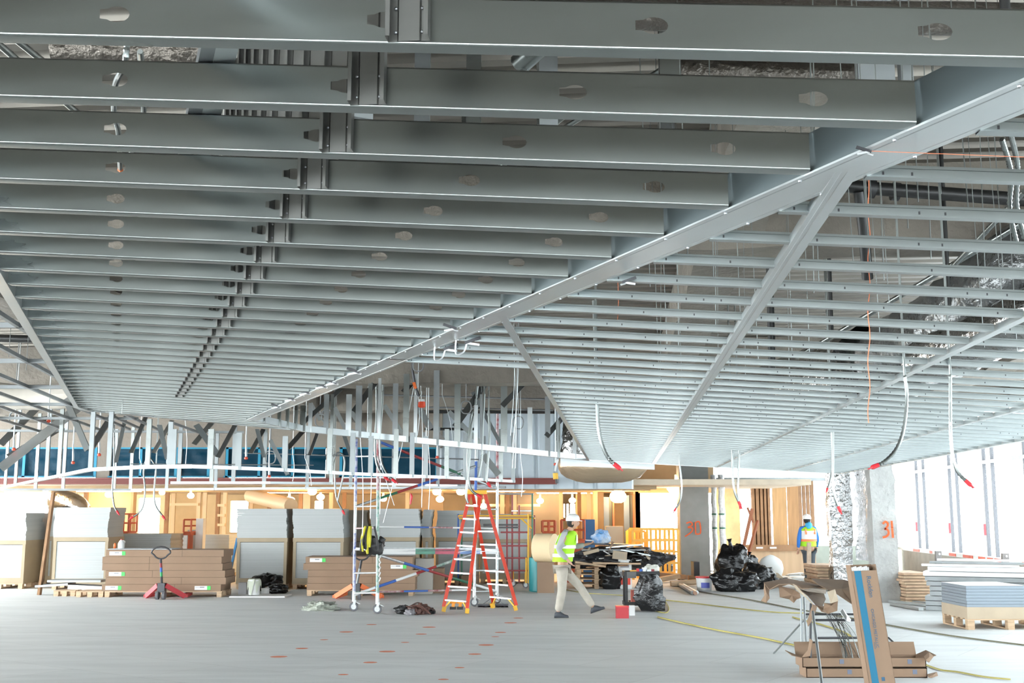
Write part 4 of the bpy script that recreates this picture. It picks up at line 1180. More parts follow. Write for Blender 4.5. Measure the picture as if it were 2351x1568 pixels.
# clamps on the beam
def clamp(px, py, s_, fl, lab, down=False):
    c = PL(px, py) + Vector((0, 0, -.012))
    t = thing('locking_clamp', lab, 'clamp', c, 'locking clamps on the big beam')
    a = DV * fl
    z = Vector((0, 0, 1))
    MB().bar(c - a * .01 * s_, c + a * .075 * s_ + z * .03 * s_, .014 * s_, .016 * s_).build('handle', DARKM, t)
    MB().bar(c, c + a * .07 * s_ - z * .012 * s_, .008 * s_, .012 * s_).build('lever', ALU, t)
    if down:
        MB().tube(bez([c, c - z * .05 * s_ - a * .02, c - z * .06 * s_ - a * .06 * s_, c + z * .02 * s_ - a * .06 * s_, c + z * .03 * s_ - a * .04 * s_], 5), .005 * s_, 6).build('jaw', ALU, t)
    else:
        MB().tube([c - a * .02 * s_ - z * .01, c + a * .01 * s_ - z * .004], .007 * s_, 6).build('jaw', ALU, t)
clamp(1996, 338, .45, -1, 'locking clamp on the near part of the big beam, top right')
clamp(1432, 642, .7, 1, 'locking clamp on the right edge of the beam above the orange string')
clamp(1045, 750, .9, -1, 'locking clamp on the left edge of the beam near its middle')
clamp(1072, 783, 1.1, 1, 'right one of two big clamps hanging under the beam', True)
clamp(1022, 798, 1.1, 1, 'left one of two big clamps hanging under the beam', True)
for k, (x, y) in enumerate(((822, 852), (745, 885), (707, 900), (672, 915), (640, 932), (770, 877))):
    clamp(x, y, 1.2, -1, 'small dark clamp on the far part of the beam, the %s from the middle joint' % nth(k + 1))

conduit([(292, 100), (285, 150), (265, 195), (262, 262), (272, 305), (276, 388)], [3.9, 3.95, 4.2, 4.6, 4.8, 5.7], .011, 'ribbed conduit winding behind the punched holes of the nearest joists', redm=mat('orange_cap', (.85, .2, .04), .5))
conduit([(322, 118), (330, 250), (322, 300), (300, 352)], [3.9, 4.8, 5.2, 5.6], .011, 'second ribbed conduit behind the nearest joists at the left', red=False)
conduit([(2318, 300), (2336, 380), (2334, 470), (2352, 545)], [5.6, 6.0, 6.2, 6.4], .014, 'braided conduit at the right edge above the grid', red=False)
conduit([(2300, 320), (2322, 400), (2318, 480), (2335, 560)], [5.8, 6.1, 6.3, 6.5], .014, 'second braided conduit at the right edge above the grid', red=False)
# ================================================================ stacks of boards and cartons along the back
random.seed(5)
Z3 = Vector((0, 0, 1))
def pallet(p, w_, d_=1.0, lab='wooden pallet', h=.13, m_=PINE):
    """front bottom centre p"""
    t = thing('wooden_pallet', lab, 'pallet', p + Vector((0, d_ / 2, 0)), None)
    mb = MB()
    n = 3
    for k in range(n):
        x = p.x - w_ / 2 + .06 + (w_ - .12) * k / (n - 1)
        for y in (.06, d_ / 2, d_ - .06): mb.box((x, p.y + y, h / 2), (.11, .11, h - .045))
    mb.build('block', m_, t)
    mb = MB()
    for k in range(6): mb.box((p.x, p.y + .06 + (d_ - .12) * k / 5, h - .011), (w_, .10, .022))
    for k in range(n):
        x = p.x - w_ / 2 + .06 + (w_ - .12) * k / (n - 1)
        mb.box((x, p.y + d_ / 2, .011), (.1, d_, .022))
    mb.build('deck_boards', m_, t)
    return t
def PSHORT(l): return ' '.join(l.split()[:12])
def board_stack(x0, x1, yt, yb, lab, tiers=True, d_=1.15, dy=0, sleeve=True, side=.02, bm=None, ysplit=None, tone=None):
    p0 = F((x0 + x1) / 2, yb); Yf = p0.y + dy
    X0, X1 = R(x0, 1180, Yf).x, R(x1, 1180, Yf).x
    W_ = X1 - X0; cx = (X0 + X1) / 2
    top = R(x0, yt, Yf).z
    pallet(Vector((cx, Yf, 0)), W_ * .98, d_, 'wooden pallet under the ' + PSHORT(lab))
    t = thing('board_stack', lab, 'board stack', (cx, Yf + d_ / 2, .13))
    zb = .131
    bw = tone or BOARDW
    # lower tier in a brown sleeve
    zsp = zb + (top - zb) * .61 if ysplit is None else R(x0, ysplit, Yf).z
    if tiers:
        lay(t, 'lower_boards', bw, X0 + .04, X1 - .04, Yf + .015, Yf + d_, zb + .02, zsp - .11, .004)
        mb = MB(); fr = .075
        ybox(mb, X0, X0 + fr, zb, zsp - .1, Yf, Yf + d_); ybox(mb, X1 - fr, X1, zb, zsp - .1, Yf, Yf + d_)
        ybox(mb, X0 + fr, X1 - fr, zb, zb + .14, Yf, Yf + .03)
        mb.build('carton_sleeve', BOARDB, t)
        mb = MB(); ybox(mb, X0 - .01, X1 + .01, zsp - .1, zsp, Yf - .008, Yf + d_); mb.build('brown_spacer', BOARDB, t)
        lay(t, 'upper_boards', bw, X0 + .0, X1 - .0, Yf + .01, Yf + d_, zsp, top, side)
    else:
        lay(t, 'boards', bw, X0, X1, Yf, Yf + d_, zb, top, side)
    return t
def lay(t, name, m_, x0, x1, y0, y1, z0, z1, j):
    mb = MB(); n = max(3, int((z1 - z0) / .055)); h = (z1 - z0) / n
    dr = 0
    for k in range(n):
        dr = max(-j * 2, min(j * 2, dr + random.uniform(-j, j)))
        a = random.uniform(-j, j) * .4
        mb.box(((x0 + x1) / 2 + dr, (y0 + y1) / 2 + abs(a) * .5, z0 + h * (k + .5)), (x1 - x0, y1 - y0, h - .0006))
    mb.build(name, m_, t)
board_stack(-45, 63, 1178, 1352, 'white board stack cut off by the left edge, in a brown sleeve')
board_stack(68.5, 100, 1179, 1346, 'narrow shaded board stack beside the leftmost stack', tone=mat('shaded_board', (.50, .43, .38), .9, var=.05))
board_stack(46, 108, 1163, 1334, 'board stack peeping out behind the two leftmost stacks', tiers=False)
board_stack(127, 252, 1165, 1354, 'white board stack right of the leaning brown plank')
board_stack(111, 129, 1166, 1347, 'thin slice of boards behind the leaning brown plank', tiers=True)
board_stack(262, 395, 1226, 1343, 'low white board stack behind the first carton pile', tiers=False)
board_stack(547, 661, 1168, 1353, 'white board stack behind the white buckets')
board_stack(675, 790, 1168, 1353, 'white board stack right of the dark gap, beside the scaffold')
board_stack(795, 846, 1171, 1346, 'brown board stack seen end on left of the scaffold legs', tone=mat('brown_board_ends', (.34, .31, .26), .9, var=.08))  # browner, darker tone than the white board stacks
board_stack(849, 962, 1168, 1349, 'white board stack seen through the tall scaffold')
board_stack(971, 990, 1170, 1347, 'narrow white board stack behind the long scaffold plank')
board_stack(1001, 1098, 1172, 1343, 'white board stack behind the stepladder')
board_stack(1102, 1215, 1180, 1340, 'white board stack behind the red scaffold frames')

def sticker(t, x, z, y, w_=.34, fl=1, name='paper_label'):
    mb = MB(); ybox(mb, x, x + w_ * .78, z, z + .085, y - .006, y - .001); mb.build(name, WHITE, t)
    mb = MB(); ybox(mb, x + w_ * .78, x + w_, z, z + .085, y - .006, y - .001); mb.build(name, mat('green_label', (.08, .60, .12), .6), t)
    mb = MB()
    for k in range(4): ybox(mb, x + .02 + k * .03, x + .04 + k * .03, z + .05, z + .06, y - .008, y - .006)
    ybox(mb, x + .12, x + .22, z + .045, z + .07, y - .008, y - .006)
    mb.build('printed_lines', mat('grey_print', (.3, .3, .32), .7), t)
def carton_pile(x0, x1, ys, grp, what, stick, d_=.9, jit=6):
    Yf = F((x0 + x1) / 2, ys[-1] + 4).y
    X0, X1 = R(x0, 1180, Yf).x, R(x1, 1180, Yf).x
    zb = R(x0, ys[-1], Yf).z; zt = R(x0, ys[0], Yf).z
    pallet(Vector(((X0 + X1) / 2, Yf, 0)), (X1 - X0) * .97, d_, 'wooden pallet under the ' + what)
    z0 = .131; n = len(ys) - 1; h = (zt - z0) / n
    places = ['bottom', 'second from the floor', 'third from the floor', 'fourth from the floor', 'fifth from the floor', 'sixth from the floor']
    for k in range(n):
        o = random.uniform(-1, 1) * jit / 2600 * Yf
        a, b = X0 + o, X1 + o - (.06 if k == n - 1 else random.uniform(0, .05))
        za, zb_ = z0 + h * k, z0 + h * (k + 1) - .004
        pl = 'topmost' if k == n - 1 else places[k]
        t = thing('cardboard_carton', '%s long brown carton of the %s' % (pl, what), 'carton', ((a + b) / 2, Yf + d_ / 2, za), grp)
        mb = MB(); ybox(mb, a, b, za, zb_, Yf, Yf + d_)
        mb.build('carton', CARD, t)
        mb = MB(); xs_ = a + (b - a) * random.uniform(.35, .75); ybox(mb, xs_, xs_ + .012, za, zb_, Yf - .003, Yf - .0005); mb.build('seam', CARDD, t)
        for kk, fx in stick:
            if kk == k: sticker(t, a + fx * (b - a), za + .03, Yf, .36)
    return Yf, zt, X0, X1
Y1, zt1, XA, XB = carton_pile(245, 520, (1262, 1280, 1297, 1316, 1332, 1349, 1367), 'cartons of the left pile', 'carton pile behind the pallet truck', [(5, .03), (2, .03), (0, .03), (0, .78)])
Y2, zt2, XC, XD = carton_pile(705, 955, (1278, 1297, 1314, 1331, 1348, 1364), 'cartons of the middle pile', 'carton pile behind the tall scaffold legs', [(4, .04), (3, .8)])
# things on the first pile
t = board_stack(398, 527, 1228, 1330, 'bluish white boards lying behind the first carton pile', tiers=False, dy=.4, tone=mat('bluish_board', (.55, .60, .62), .8, var=.08, scale=1, stretch=(.3, .3, 30)))
mb = MB(); ybox(mb, XA + .05, XA + 1.5, zt1, zt1 + .02, Y1 + .05, Y1 + .8)
tag(mb.build('loose_board', mat('grey_board', (.4, .42, .44), .7)), 'thin grey board lying on top of the left carton pile', 'board')
p = R(278, 1261, Y1 + .3); p.z = zt1 + .021
t = thing('plastic_jug', 'white plastic jug with a handle standing on the left carton pile', 'jug', p)
MB().lathe(p, [(.07, 0), (.075, .02), (.075, .11), (.045, .17), (.02, .19)], 14).build('body', WHITEP, t, smooth=60)
MB().lathe(p + Z3 * .19, [(.022, 0), (.022, .02)], 10).build('cap', RED, t)
MB().tube(bez([p + Vector((.06, 0, .11)), p + Vector((.085, 0, .15)), p + Vector((.03, 0, .18))], 4), .008, 6).build('handle', WHITEP, t)
p = R(263, 1261, Y1 + .3); p.z = zt1 + .021
mb = MB(); mb.lathe(p, [(.02, 0), (.028, .01), (.028, .09), (.01, .12)], 10)
tag(mb.build('spray_can', mat('orange_can', (.8, .15, .03), .4), smooth=40), 'orange spray can beside the white jug', 'can')
# brown cartons right of the middle pile
for k, (a, b, yt, yb, lab) in enumerate(((955, 994, 1283, 1364, 'pale carton stack end beside the middle carton pile'), (994, 1019, 1305, 1362, 'brown carton standing left of the stepladder foot'), (1060, 1100, 1322, 1346, 'low brown carton between the ladder rails'))):
    Yf = F((a + b) / 2, yb).y; mb = MB(); ybox(mb, R(a, 1180, Yf).x, R(b, 1180, Yf).x, 0, R(a, yt, Yf).z, Yf, Yf + .6)
    tag(mb.build('cardboard_carton', [mat('pale_board_end', (.50, .48, .44), .9), CARD, CARD][k]), lab, 'carton')
# flat metal pieces on pallets between stacks
for k, (x0, x1, y0, y1, m_, lab) in enumerate(((90, 165, 1345, 1340, GALVD, 'grey metal lengths leaning on the left pallets'), (118, 240, 1333, 1333, GALVD, 'flat metal channel on the left pallets'), (165, 243, 1346, 1350, WHITE, 'white punched metal tray beside the first carton pile'))):
    Yf = F((x0 + x1) / 2, 1362).y - .4
    mb = MB(); a, b = R(x0, y0, Yf), R(x1, y1, Yf)
    mb.bar(a, b, .5, .05 if k < 2 else .1)
    tag(mb.build('metal_channel', m_), lab, 'metal piece')
pallet(F(147, 1369), .5, .8, 'small pallet left of the pallet under the white tray'); pallet(F(205, 1371), .62, .8, 'pallet carrying the white metal tray')
# leaning planks
def plank(a, b, w_, th, m_, lab, name='leaning_plank', cat='plank'):
    mb = MB(); mb.bar(a, b, w_, th); return tag(mb.build(name, m_), lab, cat)
plank(F(90, 1366), R(123, 1130, F(90, 1366).y + .25), .06, .12, WOODB, 'long brown plank leaning between the left board stacks')
plank(F(521, 1352) , R(545, 1236, F(521, 1352).y + .3), .05, .09, mat('blue_board', (.05, .2, .42), .5), 'blue plank leaning left of the second board stack')
# buckets, bag and board in front of the second stack
def bucket(px, py, r, h, lab, m_=WHITEP, lid=None, band=None, name='bucket'):
    p = F(px, py) if not isinstance(px, Vector) else px
    t = thing(name, lab, 'bucket', p)
    MB().lathe(p, [(r * .88, .001), (r * .9, .01), (r * .98, h * .9), (r * 1.04, h * .91), (r * 1.04, h * .97), (r, h), (r * .92, h), (r * .85, h * .3)], 20).build('body', m_, t, smooth=40)
    if lid: MB().lathe(p + Z3 * (h * .93), [(r * 1.06, 0), (r * 1.08, .005), (r * 1.08, .035), (r * 1.0, .04)], 20).build('lid', lid, t)
    if band:
        mb = MB(); vs = []; 
        g = [[p + Vector((r * 1.0 * math.sin(a), -r * 1.0 * math.cos(a), z)) for a in [(-.55 + 1.1 * i / 8) for i in range(9)]] for z in (h * .2, h * .6)]
        mb.sheet(g).build('printed_label', band, t)
    MB().tube([p + Vector((r * math.cos(a), -.02, h * .85 - r * .5 * math.sin(a))) for a in [PI * i / 10 for i in range(11)]], .004, 5).build('handle', GALVD, t)
    return t
pf = F(592, 1371)
mb = MB(); mb.box(pf + Vector((0, .3, .012)), (1.25, .8, .024)); tag(mb.build('loose_board', WHITE), 'white board flat on the floor under the buckets', 'board')
p = F(583, 1368); p.z = .025
bt = bucket(p, 0, .14, .34, 'white bucket with a cloth over its rim before the board stacks')
g = []
for i in range(7):
    row = []
    for j in range(25):
        a = 2 * PI * j / 24
        rr = .1 + .06 * min(1, i / 2.5); zz = .36 - (max(0, i - 1) * .035) * (1.2 + noise.noise(Vector((math.cos(a) * 2, math.sin(a) * 2, 0))) * 1.8)
        row.append(p + Vector((rr * math.cos(a), rr * math.sin(a), zz)))
    g.append(row)
tag(MB().sheet(g).build('work_cloth', mat('pale_green_cloth', (.55, .58, .48), .9), smooth=60), 'pale rag draped over the white bucket', 'cloth')
p = F(609, 1365); p.z = .025
bucket(p, 0, .10, .12, 'short white tub right of the cloth covered bucket')
p = F(558, 1366); p.z = .025
mb = MB(); mb.box(p + Z3 * .13, (.18, .2, .26)); tag(mb.build('plaster_bag', mat('grey_paper', (.42, .41, .42), .9)), 'grey paper box left of the cloth covered bucket', 'box')
def bag(px, py, w_, h, seed, lab, m_=BLACKBAG, grp=None, knot=True, d_=None, P=None, name='rubbish_bag', lean=0):
    p = P or F(px, py)
    mb = MB(); d_ = d_ or w_ * .8
    mb.blob(p + Z3 * (h * .43), (w_ / 2, d_ / 2, h * .54), amp=.34, fr=1.7, seed=seed, n=40, m=26)
    if knot:
        kx = lean
        mb.tube(bez([p + Vector((kx * .5, 0, h * .75)), p + Vector((kx * .8, 0, h * .95)), p + Vector((kx, 0, h * 1.08))], 4), .05, 9, rr=[.16 * w_, .14 * w_, .11 * w_, .08 * w_, .06 * w_, .05 * w_, .05 * w_, .07 * w_, .09 * w_][:9])
    return tag(mb.build(name, m_, smooth=80), lab, 'rubbish bag', grp)
p = F(610, 1362); p.z = .025
bag(0, 0, .7, .42, 3, 'crumpled black sheet heaped behind the white buckets', knot=False, P=F(607, 1360) + Vector((0, .25, .026)), name='black_tarpaulin')
bag(0, 0, .5, .22, 6, 'low black sheet right of the white tub', knot=False, P=F(633, 1363) + Vector((0, .1, .0)), name='black_tarpaulin')
# pallet truck
def pallet_truck(px, py, hx, hy, cols, lab, fork, s_=1.0, spread=.42):
    p = F(px, py)
    t = thing('pallet_truck', lab, 'pallet truck', p)
    for sx in (-1, 1):
        mb = MB(); mb.bar(p + Vector((sx * .08, .0, .30)), p + Vector((sx * spread, .30, .05)), .07, .10)
        mb.bar(p + Vector((sx * spread, .3, .05)), p + Vector((sx * spread * .8, 1.0, .06)), .14, .06)
        mb.build('fork', fork, t)
    for sx in (-1, 1):
        MB().tube([p + Vector((sx * .07 - .03, -.05, .09)), p + Vector((sx * .07 + .03, -.05, .09))], .09, 16).build('wheel', mat('grey_rubber', (.12, .12, .13), .6), t)
    MB().box(p + Vector((0, .02, .25)), (.16, .16, .2)).build('pump_body', DARKM, t)
    top = R(hx, hy, p.y - .1)
    a = p + Z3 * .3
    n = len(cols)
    for k, m_ in enumerate(cols):
        MB().tube([a + (top - a) * (k / n), a + (top - a) * ((k + 1) / n)], .028, 8).build('handle_shaft', m_, t, smooth=60)
    lp = []
    for k in range(17):
        an = 2 * PI * k / 16
        lp.append(top + Vector((.21 * math.cos(an) * (1 if math.sin(an) > -.3 else .75), 0, .12 + .13 * math.sin(an))))
    MB().tube(lp, .018, 8).build('handle_loop', DARKM, t, smooth=60)
    return t
pallet_truck(370, 1376, 369, 1282, [DARKM, DARKM, mat('leaf_green', (.03, .3, .1), .5), BLUEP, REDP, DARKM], 'red forked pallet truck with a coloured striped handle by the left cartons', mat('bright_red_paint', (.5, .03, .04), .45))
pallet_truck(818, 1377, 830, 1285, [GALVD, GALVD, DARKM], 'orange pallet truck behind the left scaffold legs', mat('orange_truck_paint', (.80, .16, .03), .45), spread=.5)
# rubble heap
mb = MB(); p = F(738, 1400); mb.blob(p + Z3 * .02, (.33, .3, .13), amp=.5, fr=3, seed=4, n=30, m=16)
tag(mb.build('rubble_heap', mat('grey_green_rubble', (.40, .42, .36), .95, var=.2, scale=20, bump=.6, bscale=30), smooth=30), 'small grey heap of plaster rubble on the floor', 'rubble', kind='stuff')

# ================================================================ tall scaffold
def seg_tube(t, a, b, r, mats_, name, n=10):
    k = len(mats_)
    mb = MB(); ms = []
    for i, m_ in enumerate(mats_):
        if m_ not in ms: ms.append(m_)
        mb.mi = ms.index(m_)
        mb.tube([a + (b - a) * (i / k), a + (b - a) * ((i + 1) / k)], r, n, cap=(i in (0, k - 1)))
    return mb.build(name, ms, t, smooth=60)
def caster(t, p, r=.085):
    c = p + Z3 * r
    w_ = MB(); w_.tube([c + Vector((-.02, .03, 0)), c + Vector((.02, .03, 0))], r, 20)
    o = MB()
    wh = MB().lathe(c, [(r * .3, -.02), (r * .95, -.022), (r, -.012), (r, .012), (r * .95, .022), (r * .3, .02)], 20, M=Matrix.Rotation(PI / 2, 3, 'X'))
    wo = wh.build('wheel', mat('grey_rubber', (.12, .12, .13), .6), t, smooth=40)
    MB().lathe(c, [(r * .1, -.03), (r * .6, -.028), (r * .6, .028), (r * .1, .03)], 16, M=Matrix.Rotation(PI / 2, 3, 'X')).build('hub', SILVP, t, smooth=40)
    mb = MB(); mb.bar(c + Vector((0, -.035, 0)), c + Vector((.02, -.035, r + .03)), .05, .006); mb.bar(c + Vector((0, .035, 0)), c + Vector((.02, .035, r + .03)), .05, .006)
    mb.box(c + Vector((.02, 0, r + .035)), (.06, .08, .012)); mb.bar(c + Vector((.05, 0, r)), c + Vector((.12, 0, r * .6)), .03, .012)
    mb.build('fork_bracket', SILVP, t)
L1, L2, R1, R2 = F(812, 1403), F(866, 1409), F(1089, 1392), F(1141, 1386)
L2.y = F(866, 1409).y
ztopL = R(817, 1008, L1.y).z
ts = thing('scaffold_tower', 'tall paint splashed rolling scaffold tower left of the stepladder', 'scaffold', (L1 + L2 + R1 + R2) / 4)
def up(p, z): return Vector((p.x, p.y, z))
def legtop(px, yt, p): return R(px, yt, p.y)
tops = {'L1': legtop(818, 1008, L1), 'L2': legtop(868, 962, L2), 'R1': legtop(1094, 985, R1), 'R2': legtop(1142, 950, R2)}
for nm, p, mats_ in (('L1', L1, [SPLATB, SPLATB, SILVP, SPLATB, SPLATB]), ('L2', L2, [SPLAT, SPLAT, SPLAT, SPLATR, SPLATR]), ('R1', R1, [SILVP, WHITE, SILVP, BLUEP, SILVP]), ('R2', R2, [SILVP, WHITE, SILVP, SPLATR, SPLATR])):
    seg_tube(ts, p + Z3 * .26, tops[nm], .03, mats_, 'standard')
    MB().tube([p + Z3 * .18, p + Z3 * .38], .034, 10).build('leg_sleeve', WHITE, ts, smooth=60)
    caster(ts, p)
def at_h(p, nm, z):
    a = p; b = tops[nm]; return a + (b - a) * ((z - a.z) / (b.z - a.z))
def hz(p, nm, py): return at_h(p, nm, R(1000, py, p.y).z)
for py in (1048, 1163, 1213, 1316, 1362, 1262):
    MB().tube([hz(L1, 'L1', py), hz(L2, 'L2', py - 1)], .018, 8).build('frame_rung', SILVP if py != 1213 else SPLATR, ts, smooth=60)
for py in (1075, 1120, 1170, 1310, 1358):
    MB().tube([hz(R1, 'R1', py), hz(R2, 'R2', py - 1)], .018, 8).build('frame_rung', SILVP, ts, smooth=60)
seg_tube(ts, hz(L2, 'L2', 1013), hz(R2, 'R2', 1122), .027, [BLUEP, mat('scaffold_red', (.3, .03, .03), .5), mat('scaffold_red', (.3, .03, .03)), GREENP, SILVP, SILVP], 'diagonal_brace')
seg_tube(ts, hz(L1, 'L1', 1163), hz(R1, 'R1', 1070), .027, [SILVP, GREENP, mat('scaffold_red', (.3, .03, .03)), BLUEP, SILVP, SILVP], 'diagonal_brace')
seg_tube(ts, hz(L2, 'L2', 1274), hz(R2, 'R2', 1358), .027, [SILVP, BLUEP, mat('scaffold_red', (.3, .03, .03)), GREENP, WHITE], 'diagonal_brace')
seg_tube(ts, hz(L1, 'L1', 1366), hz(R1, 'R1', 1270), .027, [WHITE, BLUEP, WHITE, mat('scaffold_red', (.3, .03, .03)), SPLAT, SILVP], 'diagonal_brace')
seg_tube(ts, hz(L2, 'L2', 1209), hz(R2, 'R2', 1213), .018, [WHITE, BLUEP, SPLATR, WHITE, WHITE], 'ledger')
seg_tube(ts, hz(L1, 'L1', 1360), hz(R1, 'R1', 1354), .02, [SPLAT, SPLATR, BLUEP, SPLATR, WHITE], 'ledger')
# coloured side plank with white deck
mb = MB(); ms = [WHITE, mat('board_green', (.12, .32, .23), .6), mat('board_pink', (.52, .11, .16), .6), mat('board_blue', (.22, .34, .62), .6)]
a, b = hz(L2, 'L2', 1266), hz(R2, 'R2', 1266)
fr_ = [0, .29, .45, .66, .84, 1]
for k, mi in enumerate((0, 1, 2, 3, 0)):
    mb.mi = mi; mb.bar(a + (b - a) * fr_[k], a + (b - a) * fr_[k + 1], .04, .105)
mb.build('side_plank', ms, ts)
mb = MB(); a2, b2 = hz(L1, 'L1', 1262), hz(R1, 'R1', 1262)
mb.add([a + Z3 * .04, b + Z3 * .04, b2 + Z3 * .04, a2 + Z3 * .04, a + Z3 * .0, b + Z3 * .0, b2 + Z3 * .0, a2 + Z3 * .0], [(0, 1, 2, 3), (7, 6, 5, 4), (0, 4, 5, 1), (1, 5, 6, 2), (2, 6, 7, 3), (3, 7, 4, 0)])
mb.build('deck', SILVP, ts)
# gear hung on the scaffold
c = R(852, 1235, L2.y - .05)
t = thing('safety_harness', 'yellow and black safety harness hung on the left end of the scaffold', 'harness', R(852, 1270, L2.y))
for k in range(9):
    x = random.uniform(-.17, .13); x2 = x + random.uniform(-.05, .05)
    MB().tube(bez([c + Vector((x * .6, -.04 - .01 * k, .22)), c + Vector((x, -.07, 0)), c + Vector((x2, -.05, -.26 + random.uniform(-.04, .1)))], 5), .022, 6).build('strap', [mat('harness_yellow', (.55, .50, .03), .7), BLACKP][k % 2], t, smooth=60)
mb = MB(); mb.blob(R(858, 1252, L2.y + .05), (.20, .12, .16), amp=.5, fr=2, seed=8, flat=False)
tag(mb.build('tool_bag', BLACKP, smooth=50), 'black bag hung behind the yellow harness on the scaffold', 'bag')
mb = MB()
P = [R(872 + 2 * math.sin(k * 2), 1275 + k * 4, L2.y - .06) for k in range(16)]
mb.tube(P, .012, 6); tag(mb.build('lanyard_chain', ALU), 'pale lanyard hanging down the scaffold leg below the harness', 'lanyard')
mb = MB(); mb.tube([R(943, 1133, L1.y - .1), R(945, 1140, L1.y - .1), R(942, 1158, L1.y - .1)], .02, 6, rr=[.015, .03, .018])
tag(mb.build('warning_ribbon', RED), 'red ribbon tied to the scaffold brace', 'ribbon')

# ================================================================ stepladder
tl = thing('stepladder', 'orange double sided stepladder with yellow feet beside the scaffold', 'ladder', F(1102, 1403))
feet = {'A1': F(1018, 1405), 'A2': F(1072, 1409), 'B1': F(1132, 1396), 'B2': F(1185, 1402)}
yt_ = sum(p.y for p in feet.values()) / 4
tp = {'A1': R(1078, 1135, yt_ - .05), 'A2': R(1102, 1137, yt_ - .2), 'B1': R(1085, 1134, yt_ + .15), 'B2': R(1113, 1134, yt_ + .02)}
for k in feet:
    a, b = feet[k] + Z3 * .1, tp[k]
    mb = MB(); d = (b - a).normalized(); s_ = Vector((1, .15, 0)).normalized()
    mb.prof([(-.03, .035), (-.03, 0), (.03, 0), (.03, .035)], a, b, s_, s_.cross(d).normalized() * (1 if True else -1), closed=False)
    mb.bar(a, b, .055, .012) if False else None
    o = mb.build('rail', ORANGE, tl, solid=.006)
    mb = MB(); mb.bar(feet[k] + Z3 * .005, feet[k] + (b - a) * .045, .075, .06); mb.build('foot', YELP, tl)
for s1, s2 in (('A1', 'A2'), ('B1', 'B2')):
    for i in range(1, 9):
        f_ = .055 + i / 9.3 * .93 if i > 1 else .10
        f_ = i * .115 - .015
        a = feet[s1] + (tp[s1] - feet[s1]) * f_; b = feet[s2] + (tp[s2] - feet[s2]) * f_
        mb = MB(); mb.bar(a, b, .08, .028); mb.build('step', ALU, tl)
    for q, other in ((s1, s2), (s2, s1)):
        a = feet[q] + (tp[q] - feet[q]) * .03; b = feet[q] + (tp[q] - feet[q]) * .1 + (feet[other] - feet[q]) * .22
        MB().bar(a, b, .02, .03).build('foot_brace', YELP, tl)
c = (tp['A1'] + tp['A2'] + tp['B1'] + tp['B2']) / 4
MB().box(c + Z3 * .04, (.40, .26, .07)).build('top_cap', YELP, tl)
for s1, s2 in (('A2', 'B2'), ('A1', 'B1')):
    a = feet[s1] + (tp[s1] - feet[s1]) * .5; b = feet[s2] + (tp[s2] - feet[s2]) * .5
    MB().bar(a, (a + b) / 2 + Z3 * .04, .02, .008).build('spreader', ALU, tl)
    MB().bar(b, (a + b) / 2 + Z3 * .04, .02, .008).build('spreader', ALU, tl)
# small items by the ladder
for k, x in enumerate((1040, 1056)):
    p = F(x, 1399); t = thing('battery_tool', '%s small orange drill body standing under the ladder' % ['left', 'right'][k], 'power tool', p, 'orange tools under the ladder')
    MB().box(p + Z3 * .025, (.12, .1, .05)).build('battery', BLACKP, t)
    MB().bar(p + Z3 * .05, p + Vector((.01, 0, .12)), .06, .05).build('grip', mat('tool_orange', (.85, .32, .04), .5), t)
    MB().tube([p + Vector((-.06, 0, .145)), p + Vector((.06, 0, .145))], .035, 10).build('motor_housing', mat('tool_orange', (.85, .32, .04)), t, smooth=60)
p = F(1131, 1397); p.y += .3
t = thing('push_broom', 'wide black floor broom lying behind the stepladder foot', 'broom', p)
MB().box(p + Z3 * .05, (.62, .07, .03)).build('broom_head', DARKM, t)
mb = MB()
for k in range(60): mb.bar(p + Vector((-.3 + k * .01, random.uniform(-.02, .02), .04)), p + Vector((-.3 + k * .0102, random.uniform(-.045, .045), .0)), .009, .012)
mb.build('bristles', BLACKP, t)
MB().tube([p + Vector((.02, 0, .06)), p + Vector((.05, 1.2, .03))], .014, 8).build('broom_handle', WOODB, t, smooth=60)
MB().tube([p + Vector((-.2, 0, .06)), p + Vector((.01, .12, .2)), p + Vector((.22, 0, .06))], .008, 6).build('brace_wire', GALVD, t)
# tool belt heap
t = thing('tool_belt', 'brown and black tool belt dropped on the floor by the ladder', 'tool belt', F(955, 1412))
LEA = mat('brown_leather', (.10, .045, .035), .6, var=.2, scale=6)
for k, (x, y, w_, h, m_) in enumerate(((928, 1410, .32, .17, BLACKP), (950, 1411, .30, .15, LEA), (968, 1410, .28, .2, LEA), (985, 1409, .22, .12, BLACKP), (942, 1412, .2, .12, mat('grey_cloth', (.2, .19, .2), .9)))):
    mb = MB(); mb.blob(F(x, y) + Z3 * h * .42, (w_ / 2, .12, h / 2), amp=.5, fr=2.2, seed=k * 3 + 1, n=24, m=14); mb.build('pouch', m_, t, smooth=50)
for k in range(7):
    a = F(random.uniform(930, 985), 1411) + Z3 * random.uniform(.05, .16); b = F(random.uniform(975, 1004), random.uniform(1404, 1413)) + Z3 * random.uniform(.01, .1)
    MB().tube(bez([a, (a + b) / 2 + Z3 * .08, b], 5), .012, 6).build('strap', LEA, t)

